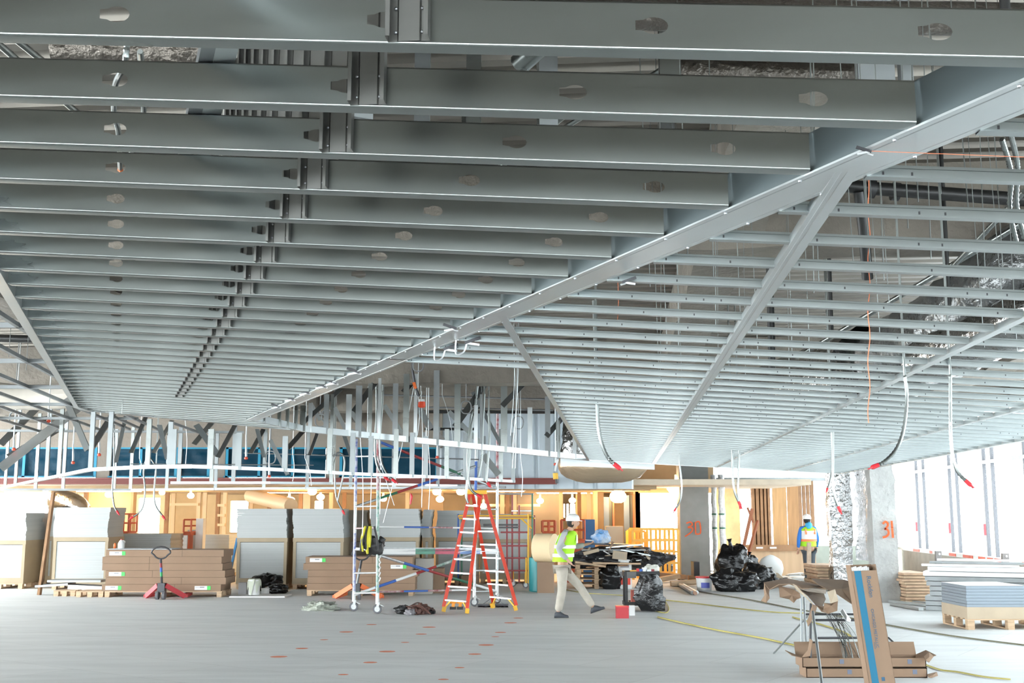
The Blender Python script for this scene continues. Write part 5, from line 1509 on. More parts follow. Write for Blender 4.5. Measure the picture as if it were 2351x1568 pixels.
# ================================================================ far scaffold with red frames
t2 = thing('scaffold_tower', 'low rolling scaffold with red and yellow frames right of the stepladder', 'scaffold', F(1200, 1355))
YS = F(1200, 1352).y
def S_(px, py, dy=0.0): return R(px, py, YS + dy)
for (x, y0, y1, dy, m_) in ((1052, 1180, 1345, 1.3, BLUEP), (1060, 1185, 1348, 1.2, GREENP), (1176, 1132, 1350, .5, REDP), (1192, 1160, 1352, .2, REDP), (1213, 1180, 1345, 0, YELP), (1222, 1134, 1350, 0, GREENP), (1227, 1183, 1340, .8, REDP), (1164, 1183, 1345, 1.2, REDP), (1208, 1280, 1347, 0, YELP)):
    a = S_(x, y0, dy); b = S_(x, y1, dy); b.z = max(b.z, .14)
    MB().tube([a, b], .022, 8).build('standard', m_, t2, smooth=60)
for (x0, x1, y, m_) in ((1052, 1224, 1184, YELP), (1054, 1228, 1190, YELP), (1150, 1213, 1222, REDP), (1150, 1213, 1253, REDP), (1150, 1213, 1281, REDP), (1145, 1213, 1310, REDP), (1145, 1225, 1134, GALVD), (1175, 1224, 1173, WHITE), (1110, 1190, 1205, DARKM), (1110, 1190, 1211, DARKM)):
    MB().tube([S_(x0, y, .5), S_(x1, y, .0)], .02, 8).build('rail', m_, t2, smooth=60)
MB().tube([S_(1196, 1190, 0), S_(1222, 1214, 0)], .018, 8).build('knee_brace', YELP, t2)
mb = MB(); mb.bar(S_(1056, 1187, .6), S_(1224, 1187, .4), .75, .04); mb.build('deck', WOODB, t2)
for x, y in ((1207, 1350), (1222, 1354), (1178, 1347), (1230, 1342)):
    p = F(x, y); caster(t2, p, .075)
    MB().tube([p + Z3 * .15, Vector((p.x, p.y, .4))], .024, 8).build('leg_sleeve', YELP, t2, smooth=60)
# ================================================================ people
def skin_mesh(name, nodes, edges, m_, parent, sub=1, root=None):
    me = bpy.data.meshes.new(name)
    names = list(nodes); idx = {n: i for i, n in enumerate(names)}
    base = wloc(parent)
    me.from_pydata([Vector(nodes[n][0]) - base for n in names], [(idx[a], idx[b]) for a, b in edges], [])
    me.materials.append(m_)
    o = bpy.data.objects.new(name, me); C.objects.link(o); o.parent = parent
    sk = o.modifiers.new('skin', 'SKIN'); sk.use_smooth_shade = True
    sv = me.skin_vertices[0].data
    for n in names:
        r = nodes[n][1]
        sv[idx[n]].radius = r if isinstance(r, tuple) else (r, r)
        sv[idx[n]].use_root = (n == (root or names[0]))
    ss = o.modifiers.new('sub', 'SUBSURF'); ss.levels = sub; ss.render_levels = sub
    WL[o.name] = base
    return o
def loft(mb, secs, n=20):
    """secs: (centre, axis_a, axis_b) ellipses"""
    vs = []
    for c, a, b in secs:
        for j in range(n):
            an = 2 * PI * j / n; vs.append(c + a * math.cos(an) + b * math.sin(an))
    fs = [(i * n + j, i * n + (j + 1) % n, (i + 1) * n + (j + 1) % n, (i + 1) * n + j) for i in range(len(secs) - 1) for j in range(n)]
    fs.append(tuple(range(n - 1, -1, -1))); fs.append(tuple((len(secs) - 1) * n + j for j in range(n)))
    return mb.add(vs, fs)
def person(base, fdir, J, lab, jacket, trousers, vest_cols, hat=True, scale=1.0, hood=None, glove=None):
    f = Vector(fdir).normalized(); l = Vector((-f.y, f.x, 0)); 
    def W(p): return base + (f * p[0] + l * p[1] + Z3 * p[2]) * scale
    t = thing('person', lab, 'person', base)
    s_ = scale
    N = {'pel': (W(J['pel']), (.13 * s_, .10 * s_))}
    E = []
    def add(n, p, r, par):
        N[n] = (W(p), (r * s_, r * s_)); E.append((par, n))
    add('belly', J['belly'], .115, 'pel'); add('chest', J['chest'], .135, 'belly'); add('neck', J['neck'], .055, 'chest')
    hd = J['head']; add('skull', (hd[0] - .01, hd[1], hd[2] - .06), .07, 'neck')
    for sd in 'RL':
        add('sho' + sd, J['sho' + sd], .065, 'chest'); add('elb' + sd, J['elb' + sd], .042, 'sho' + sd); add('wri' + sd, J['wri' + sd], .028, 'elb' + sd)
        add('hip' + sd, J['hip' + sd], .09, 'pel'); add('kne' + sd, J['kne' + sd], .058, 'hip' + sd); add('ank' + sd, J['ank' + sd], .038, 'kne' + sd)
        w_ = Vector(J['wri' + sd]); e = Vector(J['elb' + sd]); d = (w_ - e).normalized()
        palm = w_ + d * .07
        add('palm' + sd, palm, .026, 'wri' + sd)
        sidev = Vector((0, 0, 1)).cross(d); sidev = sidev.normalized() if sidev.length > .1 else Vector((1, 0, 0))
        curl = sidev.cross(d).normalized() * (-1)
        for k in range(4):
            o = (k - 1.5) * .019
            L = (.033, .038, .036, .028)[k]
            a = palm + d * .035 + sidev * o
            add('f%d%s' % (k, sd), a, .010, 'palm' + sd)
            add('g%d%s' % (k, sd), a + d * L + curl * .008, .0085, 'f%d%s' % (k, sd))
            add('h%d%s' % (k, sd), a + d * L * 1.6 + curl * .028, .0075, 'g%d%s' % (k, sd))
        tb = w_ + d * .03 + sidev * .03
        add('t0' + sd, tb, .011, 'wri' + sd); add('t1' + sd, tb + d * .035 + sidev * .015, .0095, 't0' + sd)
    skin_mesh('body', N, E, SKIN, t, 1, 'pel')
    # sleeves and trunk of the jacket
    M1 = {'b': (W(J['belly']), (.15 * s_, .125 * s_)), 'c': (W(J['chest']), (.17 * s_, .14 * s_)), 'n': (W(J['neck'] if True else 0), (.075 * s_, .075 * s_))}
    E1 = [('b', 'c'), ('c', 'n')]
    for sd in 'RL':
        M1['s' + sd] = (W(J['sho' + sd]), (.085 * s_,) * 2); M1['e' + sd] = (W(J['elb' + sd]), (.062 * s_,) * 2)
        w_ = Vector(J['wri' + sd]); e = Vector(J['elb' + sd])
        M1['w' + sd] = (W(e + (w_ - e) * .95), (.045 * s_,) * 2)
        E1 += [('c', 's' + sd), ('s' + sd, 'e' + sd), ('e' + sd, 'w' + sd)]
    skin_mesh('jacket', M1, E1, jacket, t, 1, 'c')
    M2 = {'p': (W(J['pel']), (.165 * s_, .13 * s_))}; E2 = []
    for sd in 'RL':
        M2['h' + sd] = (W(Vector(J['hip' + sd]) - Vector((0, 0, .06))), (.115 * s_,) * 2); M2['k' + sd] = (W(J['kne' + sd]), (.085 * s_,) * 2)
        k_ = Vector(J['kne' + sd]); a_ = Vector(J['ank' + sd])
        M2['m' + sd] = (W((k_ + a_) / 2), (.082 * s_,) * 2)
        M2['a' + sd] = (W(k_ + (a_ - k_) * .93), (.072 * s_,) * 2)
        E2 += [('p', 'h' + sd), ('h' + sd, 'k' + sd), ('k' + sd, 'm' + sd), ('m' + sd, 'a' + sd)]
    skin_mesh('trousers', M2, E2, trousers, t, 1, 'p')
    # vest
    bel, ch, nk = Vector(J['belly']), Vector(J['chest']), Vector(J['neck'])
    p0 = Vector(J['pel']) + Vector((0, 0, .02)); 
    def sec(q, a, b): return (W(q), f * a * s_, l * b * s_)
    mb = MB(); loft(mb, [sec(p0, .185, .215), sec(bel, .18, .21), sec(bel + (ch - bel) * .5, .185, .215), sec(ch, .195, .225), sec(ch + (nk - ch) * .45, .18, .23), sec(ch + (nk - ch) * .8, .12, .17), sec(nk - Vector((0, 0, .02)), .085, .09)], 28)
    mb.build('safety_vest', vest_cols[0], t, smooth=60)
    def band(q0, q1, a, b, m_, name='reflective_band'):
        mb = MB(); loft(mb, [sec(q0, a, b), sec(q1, a, b)], 28); mb.build(name, m_, t, smooth=60)
    for z0, hh, m_ in vest_cols[1]:
        q0 = p0 + (ch - p0) * z0; q1 = q0 + Vector((0, 0, hh))
        band(q0, q1, .198, .228, m_)
    if vest_cols[2]:
        for sg in (-1, 1):
            for fb in (-1, 1):
                a = W(ch + Vector((fb * .19, sg * .12, -.05))); b = W(nk + Vector((fb * .06, sg * .10, -.03)))
                MB().bar(a, W((ch + nk) / 2 + Vector((fb * .16, sg * .115, .0))), .05, .012, up=f).build('shoulder_band', vest_cols[2], t)
    # boots
    for sd in 'RL':
        a_ = Vector(J['ank' + sd]); to = Vector(J['toe' + sd])
        mb = MB(); d = (to - a_); 
        heel = a_ + Vector((-.05, 0, -.02))
        g = []
        sx = Vector((0, 1, 0))
        hz_ = to - Vector((0, 0, 0)); 
        fl_ = Vector((to.x - a_.x, to.y - a_.y, to.z - (a_.z - .07))); 
        secs = []
        sole = a_ - Vector((0, 0, .075))
        for tt, hh, ww in ((-.35, .05, .030), (-.3, .09, .038), (0, .13, .045), (.35, .10, .046), (.7, .06, .050), (1.0, .045, .042), (1.08, .02, .02)):
            c = sole + fl_ * tt + Vector((0, 0, hh / 2))
            secs.append((W(c), Z3 * hh / 2 * s_, l * ww * s_))
        loft(mb, secs, 16); mb.build('boot', mat('boot_leather', (.05, .055, .065), .6), t, smooth=50)
    # head
    hc = Vector(J['head'])
    mb = MB(); vs = []; n, m2 = 24, 18
    for i in range(m2 + 1):
        th = PI * i / m2
        for j in range(n):
            ph = 2 * PI * j / n
            x, y, z = math.sin(th) * math.cos(ph), math.sin(th) * math.sin(ph), math.cos(th)
            rx, ry, rz = .098, .077, .118
            if z < 0: rx *= 1 - .22 * (-z); ry *= 1 - .3 * (-z)
            px_ = x * rx; 
            if x > .75 and abs(y) < .22 and -.45 < z < .12: px_ += .022 * (1 - abs(y) / .22)
            if x > .6 and .12 < z < .3: px_ += .004
            if x > .7 and -.65 < z < -.5: px_ -= .004
            vs.append(W(hc + Vector((px_, y * ry, z * rz))))
    mb.add(vs, [(i * n + j, (i + 1) * n + j, (i + 1) * n + (j + 1) % n, i * n + (j + 1) % n) for i in range(m2) for j in range(n)])
    mb.build('head', SKIN, t, smooth=70)
    for sg in (-1, 1):
        mb = MB(); mb.blob(W(hc + Vector((-.005, sg * .078, -.005))), (.018, .009, .032), amp=.05, flat=False, n=10, m=8); mb.build('ear', SKIN, t, smooth=70)
        mb = MB(); mb.blob(W(hc + Vector((.084, sg * .032, .012))), (.008, .011, .008), amp=0, flat=False, n=8, m=6); mb.build('eye', BLACKP, t, smooth=70)
    mb = MB(); mb.bar(W(hc + Vector((.082, -.024, -.058))), W(hc + Vector((.082, .024, -.058))), .006, .006); mb.build('mouth', mat('lip_colour', (.35, .12, .1), .6), t)
    mb = MB(); mb.blob(W(hc + Vector((-.022, 0, .01))), (.092, .083, .105), amp=.05, flat=False, n=18, m=12); mb.build('hair', mat('dark_hair', (.02, .015, .012), .8), t, smooth=70)
    if hat:
        c = W(hc + Vector((-.005, 0, .045)))
        mb = MB(); n = 28; vs = []
        prof_ = [(1.0, -.01), (1.0, 0), (.985, .03), (.92, .065), (.75, .095), (.45, .115), (.1, .122)]
        for r_, z in prof_:
            for j in range(n):
                an = 2 * PI * j / n; rx, ry = .128 * r_, .112 * r_
                vs.append(c + (f * math.cos(an) * rx + l * math.sin(an) * ry + Z3 * z) * s_)
        fs = [(i * n + j, i * n + (j + 1) % n, (i + 1) * n + (j + 1) % n, (i + 1) * n + j) for i in range(len(prof_) - 1) for j in range(n)]
        fs.append(tuple((len(prof_) - 1) * n + j for j in range(n)))
        mb.add(vs, fs); hh = mb.build('hard_hat', WHITEP, t, smooth=60)
        mb = MB(); loft(mb, [(c + f * .045 * s_ - Z3 * .012 * s_, f * .125 * s_, l * .10 * s_), (c + f * .045 * s_ - Z3 * .004 * s_, f * .125 * s_, l * .10 * s_)], 24); mb.build('hat_brim', WHITEP, t)
        mb = MB(); mb.bar(c - f * .1 + Z3 * .075, c + f * .11 + Z3 * .075, .02, .07) if False else mb.bar(c - f * .06 + Z3 * .115, c + f * .06 + Z3 * .115, .025, .02); mb.build('hat_ridge', WHITEP, t)
    if hood:
        mb = MB(); mb.blob(W(nk + Vector((-.09, 0, .0))), (.09, .13, .10), amp=.2, flat=False, seed=3); mb.build('hood', hood, t, smooth=60)
    return t
b1 = F(1292, 1419)
J1 = {'pel': (.0, 0, .98), 'belly': (.03, 0, 1.15), 'chest': (.08, 0, 1.38), 'neck': (.14, 0, 1.57), 'head': (.20, 0, 1.69),
      'shoR': (.07, -.19, 1.47), 'elbR': (-.06, -.27, 1.22), 'wriR': (.12, -.25, 1.03), 'shoL': (.10, .19, 1.47), 'elbL': (.22, .25, 1.25), 'wriL': (.42, .18, 1.30),
      'hipR': (0, -.09, .93), 'kneR': (.0, -.10, .50), 'ankR': (-.08, -.10, .085), 'toeR': (.10, -.10, .02),
      'hipL': (0, .09, .93), 'kneL': (.30, .10, .56), 'ankL': (.56, .10, .17), 'toeL': (.74, .10, .16)}
person(b1, (1, -.12, 0), J1, 'person in a lime safety vest and khaki trousers walking right across the open floor', mat('grey_shirt', (.35, .36, .35), .9), KHAKI,
       (LIME, [(.22, .06, SILVC), (.62, .06, SILVC)], SILVC))
b2 = F(1858, 1326)
b2.y = 31.0; b2 = Vector((R(1858, 1300, 31.0).x, 31.0, 0))
J2 = {'pel': (0, 0, .97), 'belly': (0, 0, 1.13), 'chest': (.0, 0, 1.36), 'neck': (.02, 0, 1.54), 'head': (.05, 0, 1.68),
      'shoR': (0, -.19, 1.45), 'elbR': (-.03, -.25, 1.18), 'wriR': (.05, -.24, .95), 'shoL': (0, .19, 1.45), 'elbL': (-.03, .27, 1.18), 'wriL': (.02, .28, .93),
      'hipR': (0, -.09, .92), 'kneR': (.02, -.09, .50), 'ankR': (-.01, -.09, .085), 'toeR': (.15, -.09, .02),
      'hipL': (0, .08, .92), 'kneL': (.02, .07, .50), 'ankL': (.0, .06, .085), 'toeL': (.16, .06, .02)}
person(b2, (-.1, 1, 0), J2, 'person in a white hard hat and blue hooded jacket seen from behind near the windows', BLUEC, NAVY,
       (LIME, [(.35, .06, mat('orange_band', (.85, .22, .08), .6)), (.52, .22, mat('white_vest_back', (.75, .75, .73), .6))], mat('orange_band', (.85, .22, .08))), hood=CYANC)

# ================================================================ rubbish and gear on the right half of the floor
def pbox(x0, x1, yt, yb, Y=None, d_=.5, name='box', m_=CARD, lab='', cat='box', grp=None, z0=None, tilt=0):
    p = F((x0 + x1) / 2, yb) if Y is None else None
    Yf = Y or p.y
    a, b = R(x0, 1180, Yf).x, R(x1, 1180, Yf).x
    zb = z0 if z0 is not None else (0 if Y is None else max(0, R(x0, yb, Yf).z)); zt = R(x0, yt, Yf).z
    mb = MB(); mb.box(((a + b) / 2, Yf + d_ / 2, (zb + zt) / 2), (b - a, d_, zt - zb), M=Matrix.Rotation(tilt, 3, 'Y'))
    return tag(mb.build(name, m_), lab, cat, grp)
# heap between worker and cart
for k, (x, y, Y, w_) in enumerate(((1370, 1352, None, 1.05),)):
    for j in range(5):
        p = F(x, y); p.z = .0
        pt = pallet(p, w_ - .05 * (j % 2), .9, 'wooden pallet in the pile behind the walking person, %s from the floor' % nth(j + 1), h=.12)
        for o in [pt] : o.location.z += j * .122
hz0 = .62
YH = F(1370, 1352).y
def onheap(px, py, dy=.3):
    return R(px, py, YH + dy)
def slab(px0, py0, px1, py1, w_, th, m_, lab, dy=.3, name='scrap_board', cat='scrap', dy2=None):
    mb = MB(); a, b = onheap(px0, py0, dy), onheap(px1, py1, dy if dy2 is None else dy2); mb.bar(a, b, w_, th)
    return tag(mb.build(name, m_), lab, cat)
mb = MB(); mb.blob(onheap(1420, 1285, .9) , (1.35, .7, .32), amp=.4, fr=2.2, seed=21, n=40, m=20)
tag(mb.build('scrap_heap', mat('dark_scrap', (.05, .05, .055), .5, .3, var=.5, scale=8, bump=.9, bscale=12), smooth=25), 'mixed dark scrap heap behind the utility cart', 'scrap', kind='stuff')
slab(1335, 1262, 1480, 1262, .5, .03, GALVD, 'wide grey metal sheet on top of the scrap heap')
slab(1352, 1248, 1470, 1252, .6, .04, DARKM, 'dark flat box on top of the scrap heap', .6)
slab(1390, 1257, 1475, 1250, .35, .03, GALVB, 'bright metal length across the scrap heap', .15)
slab(1340, 1271, 1374, 1262, .3, .08, CARDL, 'pale cardboard flap on the left of the scrap heap', 0)
slab(1345, 1240, 1400, 1243, .4, .02, WHITE, 'white board at the top left of the scrap heap', .7)
slab(1398, 1262, 1408, 1244, .3, .03, CARD, 'upright cardboard strip standing in the scrap heap', .1)
slab(1320, 1290, 1390, 1300, .3, .05, PINE, 'pale timber length low in the scrap heap', 0)
slab(1360, 1292, 1470, 1294, .3, .04, PINE, 'long pale plank under the flat carton', .0)
slab(1345, 1302, 1440, 1297, .3, .03, WOODB, 'brown plank low in the scrap heap', .1)
slab(1425, 1262, 1492, 1275, .25, .03, GALVB, 'bright metal channel sloping right on the scrap heap', .1)
slab(1470, 1270, 1492, 1283, .1, .06, CARDL, 'pale stick at the right of the scrap heap', .1)
c = onheap(1423, 1275, -.1)
mb = MB(); mb.box(c, (.36, .05, .2), M=Matrix.Rotation(.12, 3, 'Y')); cc = tag(mb.build('flat_carton', CARDL), 'flattened pale carton with dark print lines leaning on the scrap heap', 'carton')
mb = MB()
for k in range(5): mb.box(c + Vector((-.1 + k * .045, -.03, .02 - .01 * k)), (.006, .004, .1))
mb.build('printed_lines', mat('grey_print', (.3, .3, .32)), cc)
for k in range(26):
    a = onheap(random.uniform(1330, 1480), random.uniform(1255, 1300), random.uniform(-.1, .5)); L = random.uniform(.1, .35)
    mb = MB(); mb.bar(a, a + Vector((L * random.uniform(-1, 1), .1, L * random.uniform(-.4, .4))), random.uniform(.03, .12), .02)
    m_, nm_ = random.choice([(GALVB, 'bright metal'), (GALVD, 'dull metal'), (CARD, 'brown card'), (BLACKP, 'black plastic'), (WHITE, 'white board'), (CARDL, 'pale card'), (BLACKP, 'black plastic')])
    tag(mb.build('scrap_piece', m_), 'small %s offcut in the scrap heap behind the utility cart' % nm_, 'scrap', nm_ + ' offcuts in the scrap heap')
bag(0, 0, .42, .34, 12, 'blue and white plastic bag on top of the scrap heap', mat('blue_film_bag', (.10, .35, .75), .25, col2=(.7, .75, .8), scale=5, bump=.6), P=onheap(1380, 1243, .5) - Z3 * .05)
bag(1400, 1352, .56, .60, 14, 'black rubbish bag left of the signboards by the cart', lean=-.05)
bag(0, 0, .6, .34, 15, 'black rubbish bag with white marks on the heap right side', P=onheap(1462, 1282, .2) - Z3 * .1, knot=False)
bag(1422, 1350, .42, .45, 25, 'smaller black bag tucked behind the signboard', knot=False)
bag(1525, 1312, .62, .42, 16, 'flat black bag in front of the yellow crates')
bag(1245, 1318, .5, .55, 17, 'grey black bag beside the far scaffold')
# printed sign board by the bag
p = F(1436, 1352)
t = thing('printed_sheet', 'white printed sack standing beside the black bag, red panel low down', 'sack', p)
YY = p.y
MB().box((p.x, YY + .12, .36), (.33, .16, .72)).build('sack_body', WHITE, t)
mb = MB(); ybox(mb, p.x - .13, p.x + .13, .10, .26, YY + .035, YY + .039); mb.build('red_panel', mat('print_red', (.75, .08, .05), .6), t)
mb = MB(); ybox(mb, p.x - .13, p.x - .03, .3, .42, YY + .035, YY + .039); ybox(mb, p.x + .02, p.x + .12, .3, .42, YY + .035, YY + .039); ybox(mb, p.x - .12, p.x + .1, .52, .60, YY + .035, YY + .039); mb.build('printed_blocks', mat('grey_print', (.3, .3, .32)), t)
# utility cart
p = F(1471, 1402); Yc = p.y
def Cx(x): return R(x, 1300, Yc).x
xa_, xb2 = Cx(1434), Cx(1513)
tc_ = thing('utility_cart', 'black two shelf utility cart with grey posts on the open floor', 'cart', p)
def zc_(y): return R(1470, y, Yc).z
for yy, hh in ((1312, .09), (1382, .07)):
    mb = MB(); z = zc_(yy)
    mb.box(((xa_ + xb2) / 2, Yc + .22, z - hh / 2 - .02), (xb2 - xa_, .44, .03))
    for s_ in (0, 1): mb.box(((xa_ + xb2) / 2, Yc + .44 * s_, z - hh / 2), (xb2 - xa_, .025, hh)); mb.box(((xa_, xb2)[s_], Yc + .22, z - hh / 2), (.025, .44, hh))
    mb.build('shelf', BLACKP, tc_)
for x, m_ in ((xa_ + .03, BLACKP), (xb2 - .04, mat('blue_grey_post', (.20, .24, .28), .5))):
    for y in (.03, .41):
        mb = MB(); mb.box((x, Yc + y, (zc_(1382) + zc_(1316)) / 2), (.055, .05, zc_(1312) - zc_(1382))); mb.build('post', m_, tc_)
for x in (xa_ + .06, xb2 - .06):
    for y in (.06, .38): caster(tc_, Vector((x, Yc + y, 0)), .06)
mb = MB(); ybox(mb, xa_ + .04, xa_ + .22, zc_(1327), zc_(1313), Yc - .03, Yc - .012); mb.build('badge_panel', mat('mid_grey', (.1, .1, .1), .5), tc_)
for k, (dx, m_, w_, h) in enumerate(((.18, mat('amber_box', (.7, .35, .05), .5), .12, .05), (.27, RED, .05, .08), (.33, BLUEP, .07, .07), (.40, WHITEP, .09, .1), (.48, GALVB, .1, .06), (.56, REDP, .06, .07))):
    mb = MB(); mb.box((xa_ + dx, Yc + .15, zc_(1312) - .033 + h / 2 + .002), (w_, .1, h)); tag(mb.build('small_tool', m_), '%s among the small things on the cart top' % ['amber box', 'red pot', 'blue pot', 'white tub', 'metal tin', 'dark red pot'][k], 'tool', None)
bag(0, 0, .3, .16, 31, 'crumpled white paper heap on the cart top', mat('white_paper', (.7, .68, .62), .9), P=Vector((xb2 - .12, Yc + .22, zc_(1312) - .03)), knot=False, name='crumpled_paper')
mb = MB(); mb.box((xa_ + .2, Yc + .15, zc_(1382) + .10), (.14, .14, .24)); tag(mb.build('fuel_can', mat('pink_red_can', (.62, .16, .12), .5)), 'red can standing on the lower cart shelf', 'can')
# hanging bag on the cart
mb = MB(); g = []
cx0 = Cx(1485)
for i in range(15):
    z = zc_(1318) - i * (zc_(1318) - .02) / 14
    w_ = .17 + .07 * math.sin(i / 14 * PI) + (.05 if i > 8 else 0)
    row = []
    for j in range(33):
        an = 2 * PI * (j % 32) / 32
        k_ = 1 + .35 * noise.noise(Vector((math.cos(an) * 3, math.sin(an) * 3, i * .12))) + .12 * noise.noise(Vector((math.cos(an) * 7, math.sin(an) * 7, i * .3)))
        row.append(Vector((cx0 + .02 * math.sin(i * .5) + (i / 14) * .06 + w_ * k_ * math.cos(an), Yc - .22 + .15 * k_ * math.sin(an), z)))
    g.append(row)
mb.sheet(g); tag(mb.build('rubbish_bag', BLACKBAG, smooth=70), 'long black rubbish bag hanging from the cart down to the floor', 'rubbish bag')
mb = MB(); q = F(1430, 1420); mb.box(q + Vector((0, .12, .1)), (.22, .2, .2)); to_ = tag(mb.build('red_box', mat('deep_red_box', (.45, .03, .04), .5)), 'small red box on the floor left of the cart', 'box')
mb = MB(); mb.box(q + Vector((0, .12, .205)), (.23, .21, .02)); mb.build('lid', RED, to_)
mb = MB(); q = F(1450, 1414); mb.box(q + Vector((0.02, .12, .09)), (.1, .1, .18)); tag(mb.build('white_jar', WHITEP), 'white jar beside the red box at the cart', 'jar')
# yellow crates in front of the bright opening
YL = mat('yellow_rail', (.85, .50, .10), .5)
for k, (x0, x1, y0, y1, Y, lab) in enumerate(((1452, 1556, 1215, 1312, 33.0, 'yellow barred crate before the bright opening'), (1446, 1480, 1220, 1290, 33.6, 'yellow frame standing left of the barred crate'))):
    t = thing('metal_crate', lab, 'crate', (R((x0 + x1) / 2, 1300, Y).x, Y, 0))
    A0, A1 = R(x0, 1200, Y).x, R(x1, 1200, Y).x; zt = R(x0, y0, Y).z; zb = .15
    for i in range(6 if k == 0 else 3):
        x = A0 + (A1 - A0) * i / (5 if k == 0 else 2)
        MB().bar(Vector((x, Y, 0)), Vector((x, Y, zt)), .07, .05).build('post', YL, t)
        MB().bar(Vector((x, Y + .9, 0)), Vector((x, Y + .9, zt)), .07, .05).build('post', YL, t)
    for i in range(5):
        z = zb + (zt - zb) * i / 4
        MB().bar(Vector((A0, Y - .03, z)), Vector((A1, Y - .03, z)), .05, .06).build('rail', YL, t)
        MB().bar(Vector((A0, Y + .93, z)), Vector((A1, Y + .93, z)), .05, .06).build('rail', YL, t)
# lumber, tubes, tub by column 30
bucket(1617, 1355, .2, .32, 'white tub with a red lid and blue label left of the black bags', lid=RED, band=mat('blue_violet_label', (.10, .12, .45), .5))
for k, (x0, y0, x1, y1, m_, lab) in enumerate(((1512, 1331, 1560, 1322, PINE, 'pale timber by the flat black bag'), (1500, 1318, 1575, 1325, WOODB, 'brown timber right of the cart'), (1575, 1318, 1637, 1322, PINE, 'long pale timber behind the white tub'), (1580, 1326, 1640, 1331, WOODB, 'brown timber under the pale one behind the white tub'), (1540, 1340, 1600, 1336, PINE, 'short pale timber on the small pallet'))):
    Y = F((x0 + x1) / 2, max(y0, y1) + 6).y; mb = MB(); mb.bar(R(x0, y0, Y), R(x1, y1, Y), .3, .12); tag(mb.build('timber_length', m_), lab, 'timber')
for k, (a, b, m_) in enumerate((((1557, 1345), (1590, 1366), GALVD), ((1563, 1347), (1597, 1367), mat('brown_tube', (.3, .17, .11), .5)), ((1569, 1348), (1600, 1365), GALVB))):
    mb = MB(); p0_, p1_ = F(*a), F(*b); mb.tube([p0_ + Z3 * .05, p1_ + Z3 * .05], .045, 10)
    tag(mb.build('loose_tube', m_, smooth=60), ['grey', 'brown', 'bright'][k] + ' tube lying on the floor left of the white tub', 'tube')
pbox(1590, 1603, 1290, 1312, Y=31.5, name='paint_can', m_=DARKM, lab='dark can among timber before column 30', cat='can', z0=.1)
for k, (x, y, w_, h, s_, lean, lab) in enumerate(((1672, 1358, .72, .55, 41, 0, 'front left black bag of the big pile'), (1700, 1358, .85, .5, 42, .1, 'front middle black bag of the big pile'), (1740, 1352, .85, .62, 43, 0, 'right black bag of the big pile with bright creases'),
                                                  (1688, 1346, .85, 1.12, 44, -.12, 'tallest black bag at the back of the big pile'), (1715, 1344, .7, .8, 45, .1, 'black bag behind the middle of the big pile'), (1765, 1350, .5, .4, 46, 0, 'small black bag at the right end of the big pile'))):
    bag(x, y, w_, h, s_, lab, lean=lean, knot=k in (3, 4), d_=w_ * .6)
mb = MB(); c = F(1774, 1345); c = c + Vector((.05, .4, .42))
mb.blob(c, (.33, .12, .36), amp=.08, flat=False, seed=3); tag(mb.build('white_sack', WHITE, smooth=60), 'round white sack behind the right end of the black bags', 'sack')
mb = MB(); mb.bar(F(1748, 1340) + Z3 * .55, F(1786, 1345) + Z3 * .2, .3, .03); tag(mb.build('scrap_board', CARDL), 'thin board leaning on the round white sack', 'scrap')
# pipes right of column 30
for k, (x, Y, w_) in enumerate(((1643, 33.5, 12), (1661, 33.2, 14))):
    mb = MB(); r = w_ / 2 / FPX * Y; b = R(x, 1300, Y)
    P = [Vector((b.x + .01 * math.sin(i), Y, i * .13)) for i in range(24)]
    mb.tube(P, r, 12, rr=[r * (1 + .08 * math.sin(i * 2.3)) for i in range(24)])
    o = tag(mb.build('wrapped_pipe', mat('pipe_foil', (.6, .6, .6), .35, .25, var=.3, scale=9, bump=.6, bscale=9), smooth=60), ['left', 'right'][k] + ' foil wrapped riser pipe beside column 30', 'pipe')
    for z in (1182, 1214): MB().lathe(Vector((b.x, Y, R(x, z, Y).z)), [(r * 1.12, 0), (r * 1.12, .04)], 12).build('green_band', GREENP, o)
# leaning brown frame
for k, (a, b, w_) in enumerate((((1689, 1330), (1727, 1168), .09), ((1700, 1330), (1740, 1195), .09), ((1716, 1165), (1730, 1200), .08))):
    Y = 31.5; mb = MB(); p0_ = R(*a, Y - .3); p0_.z = max(.0, p0_.z) if k == 2 else 0.03
    if k == 2: p0_ = R(*a, Y)
    mb.bar(p0_, R(*b, Y), w_, .05); tag(mb.build('leaning_timber', mat('red_brown_wood', (.33, .12, .06), .7)), ['left', 'right', 'short upper'][k] + ' red brown timber prop leaning behind the black bags', 'timber')
# lumber stacks at the wall
def timber_stack(x0, x1, yt, yb, lab, d_=1.2, Y=None, n=8):
    Y = Y or F((x0 + x1) / 2, yb).y
    a, b = R(x0, 1180, Y).x, R(x1, 1180, Y).x; zt = R(x0, yt, Y).z
    t = thing('timber_stack', lab, 'timber stack', ((a + b) / 2, Y, 0))
    for k in range(n):
        z0 = zt * k / n; o = random.uniform(-.05, .05)
        mb = MB(); mb.box(((a + b) / 2 + o, Y + d_ / 2, z0 + zt / n / 2), (b - a, d_, zt / n - .012))
        mb.build('timber_layer', [PINE, mat('orange_pine', (.52, .35, .23), .8, var=.2, scale=5)][k % 2], t)
timber_stack(1872, 1925, 1297, 1340, 'pale timber stack between the hard hatted person and foil column', Y=28.6)
timber_stack(2068, 2128, 1315, 1380, 'orange timber stack right of column 31', Y=24.3, n=10)
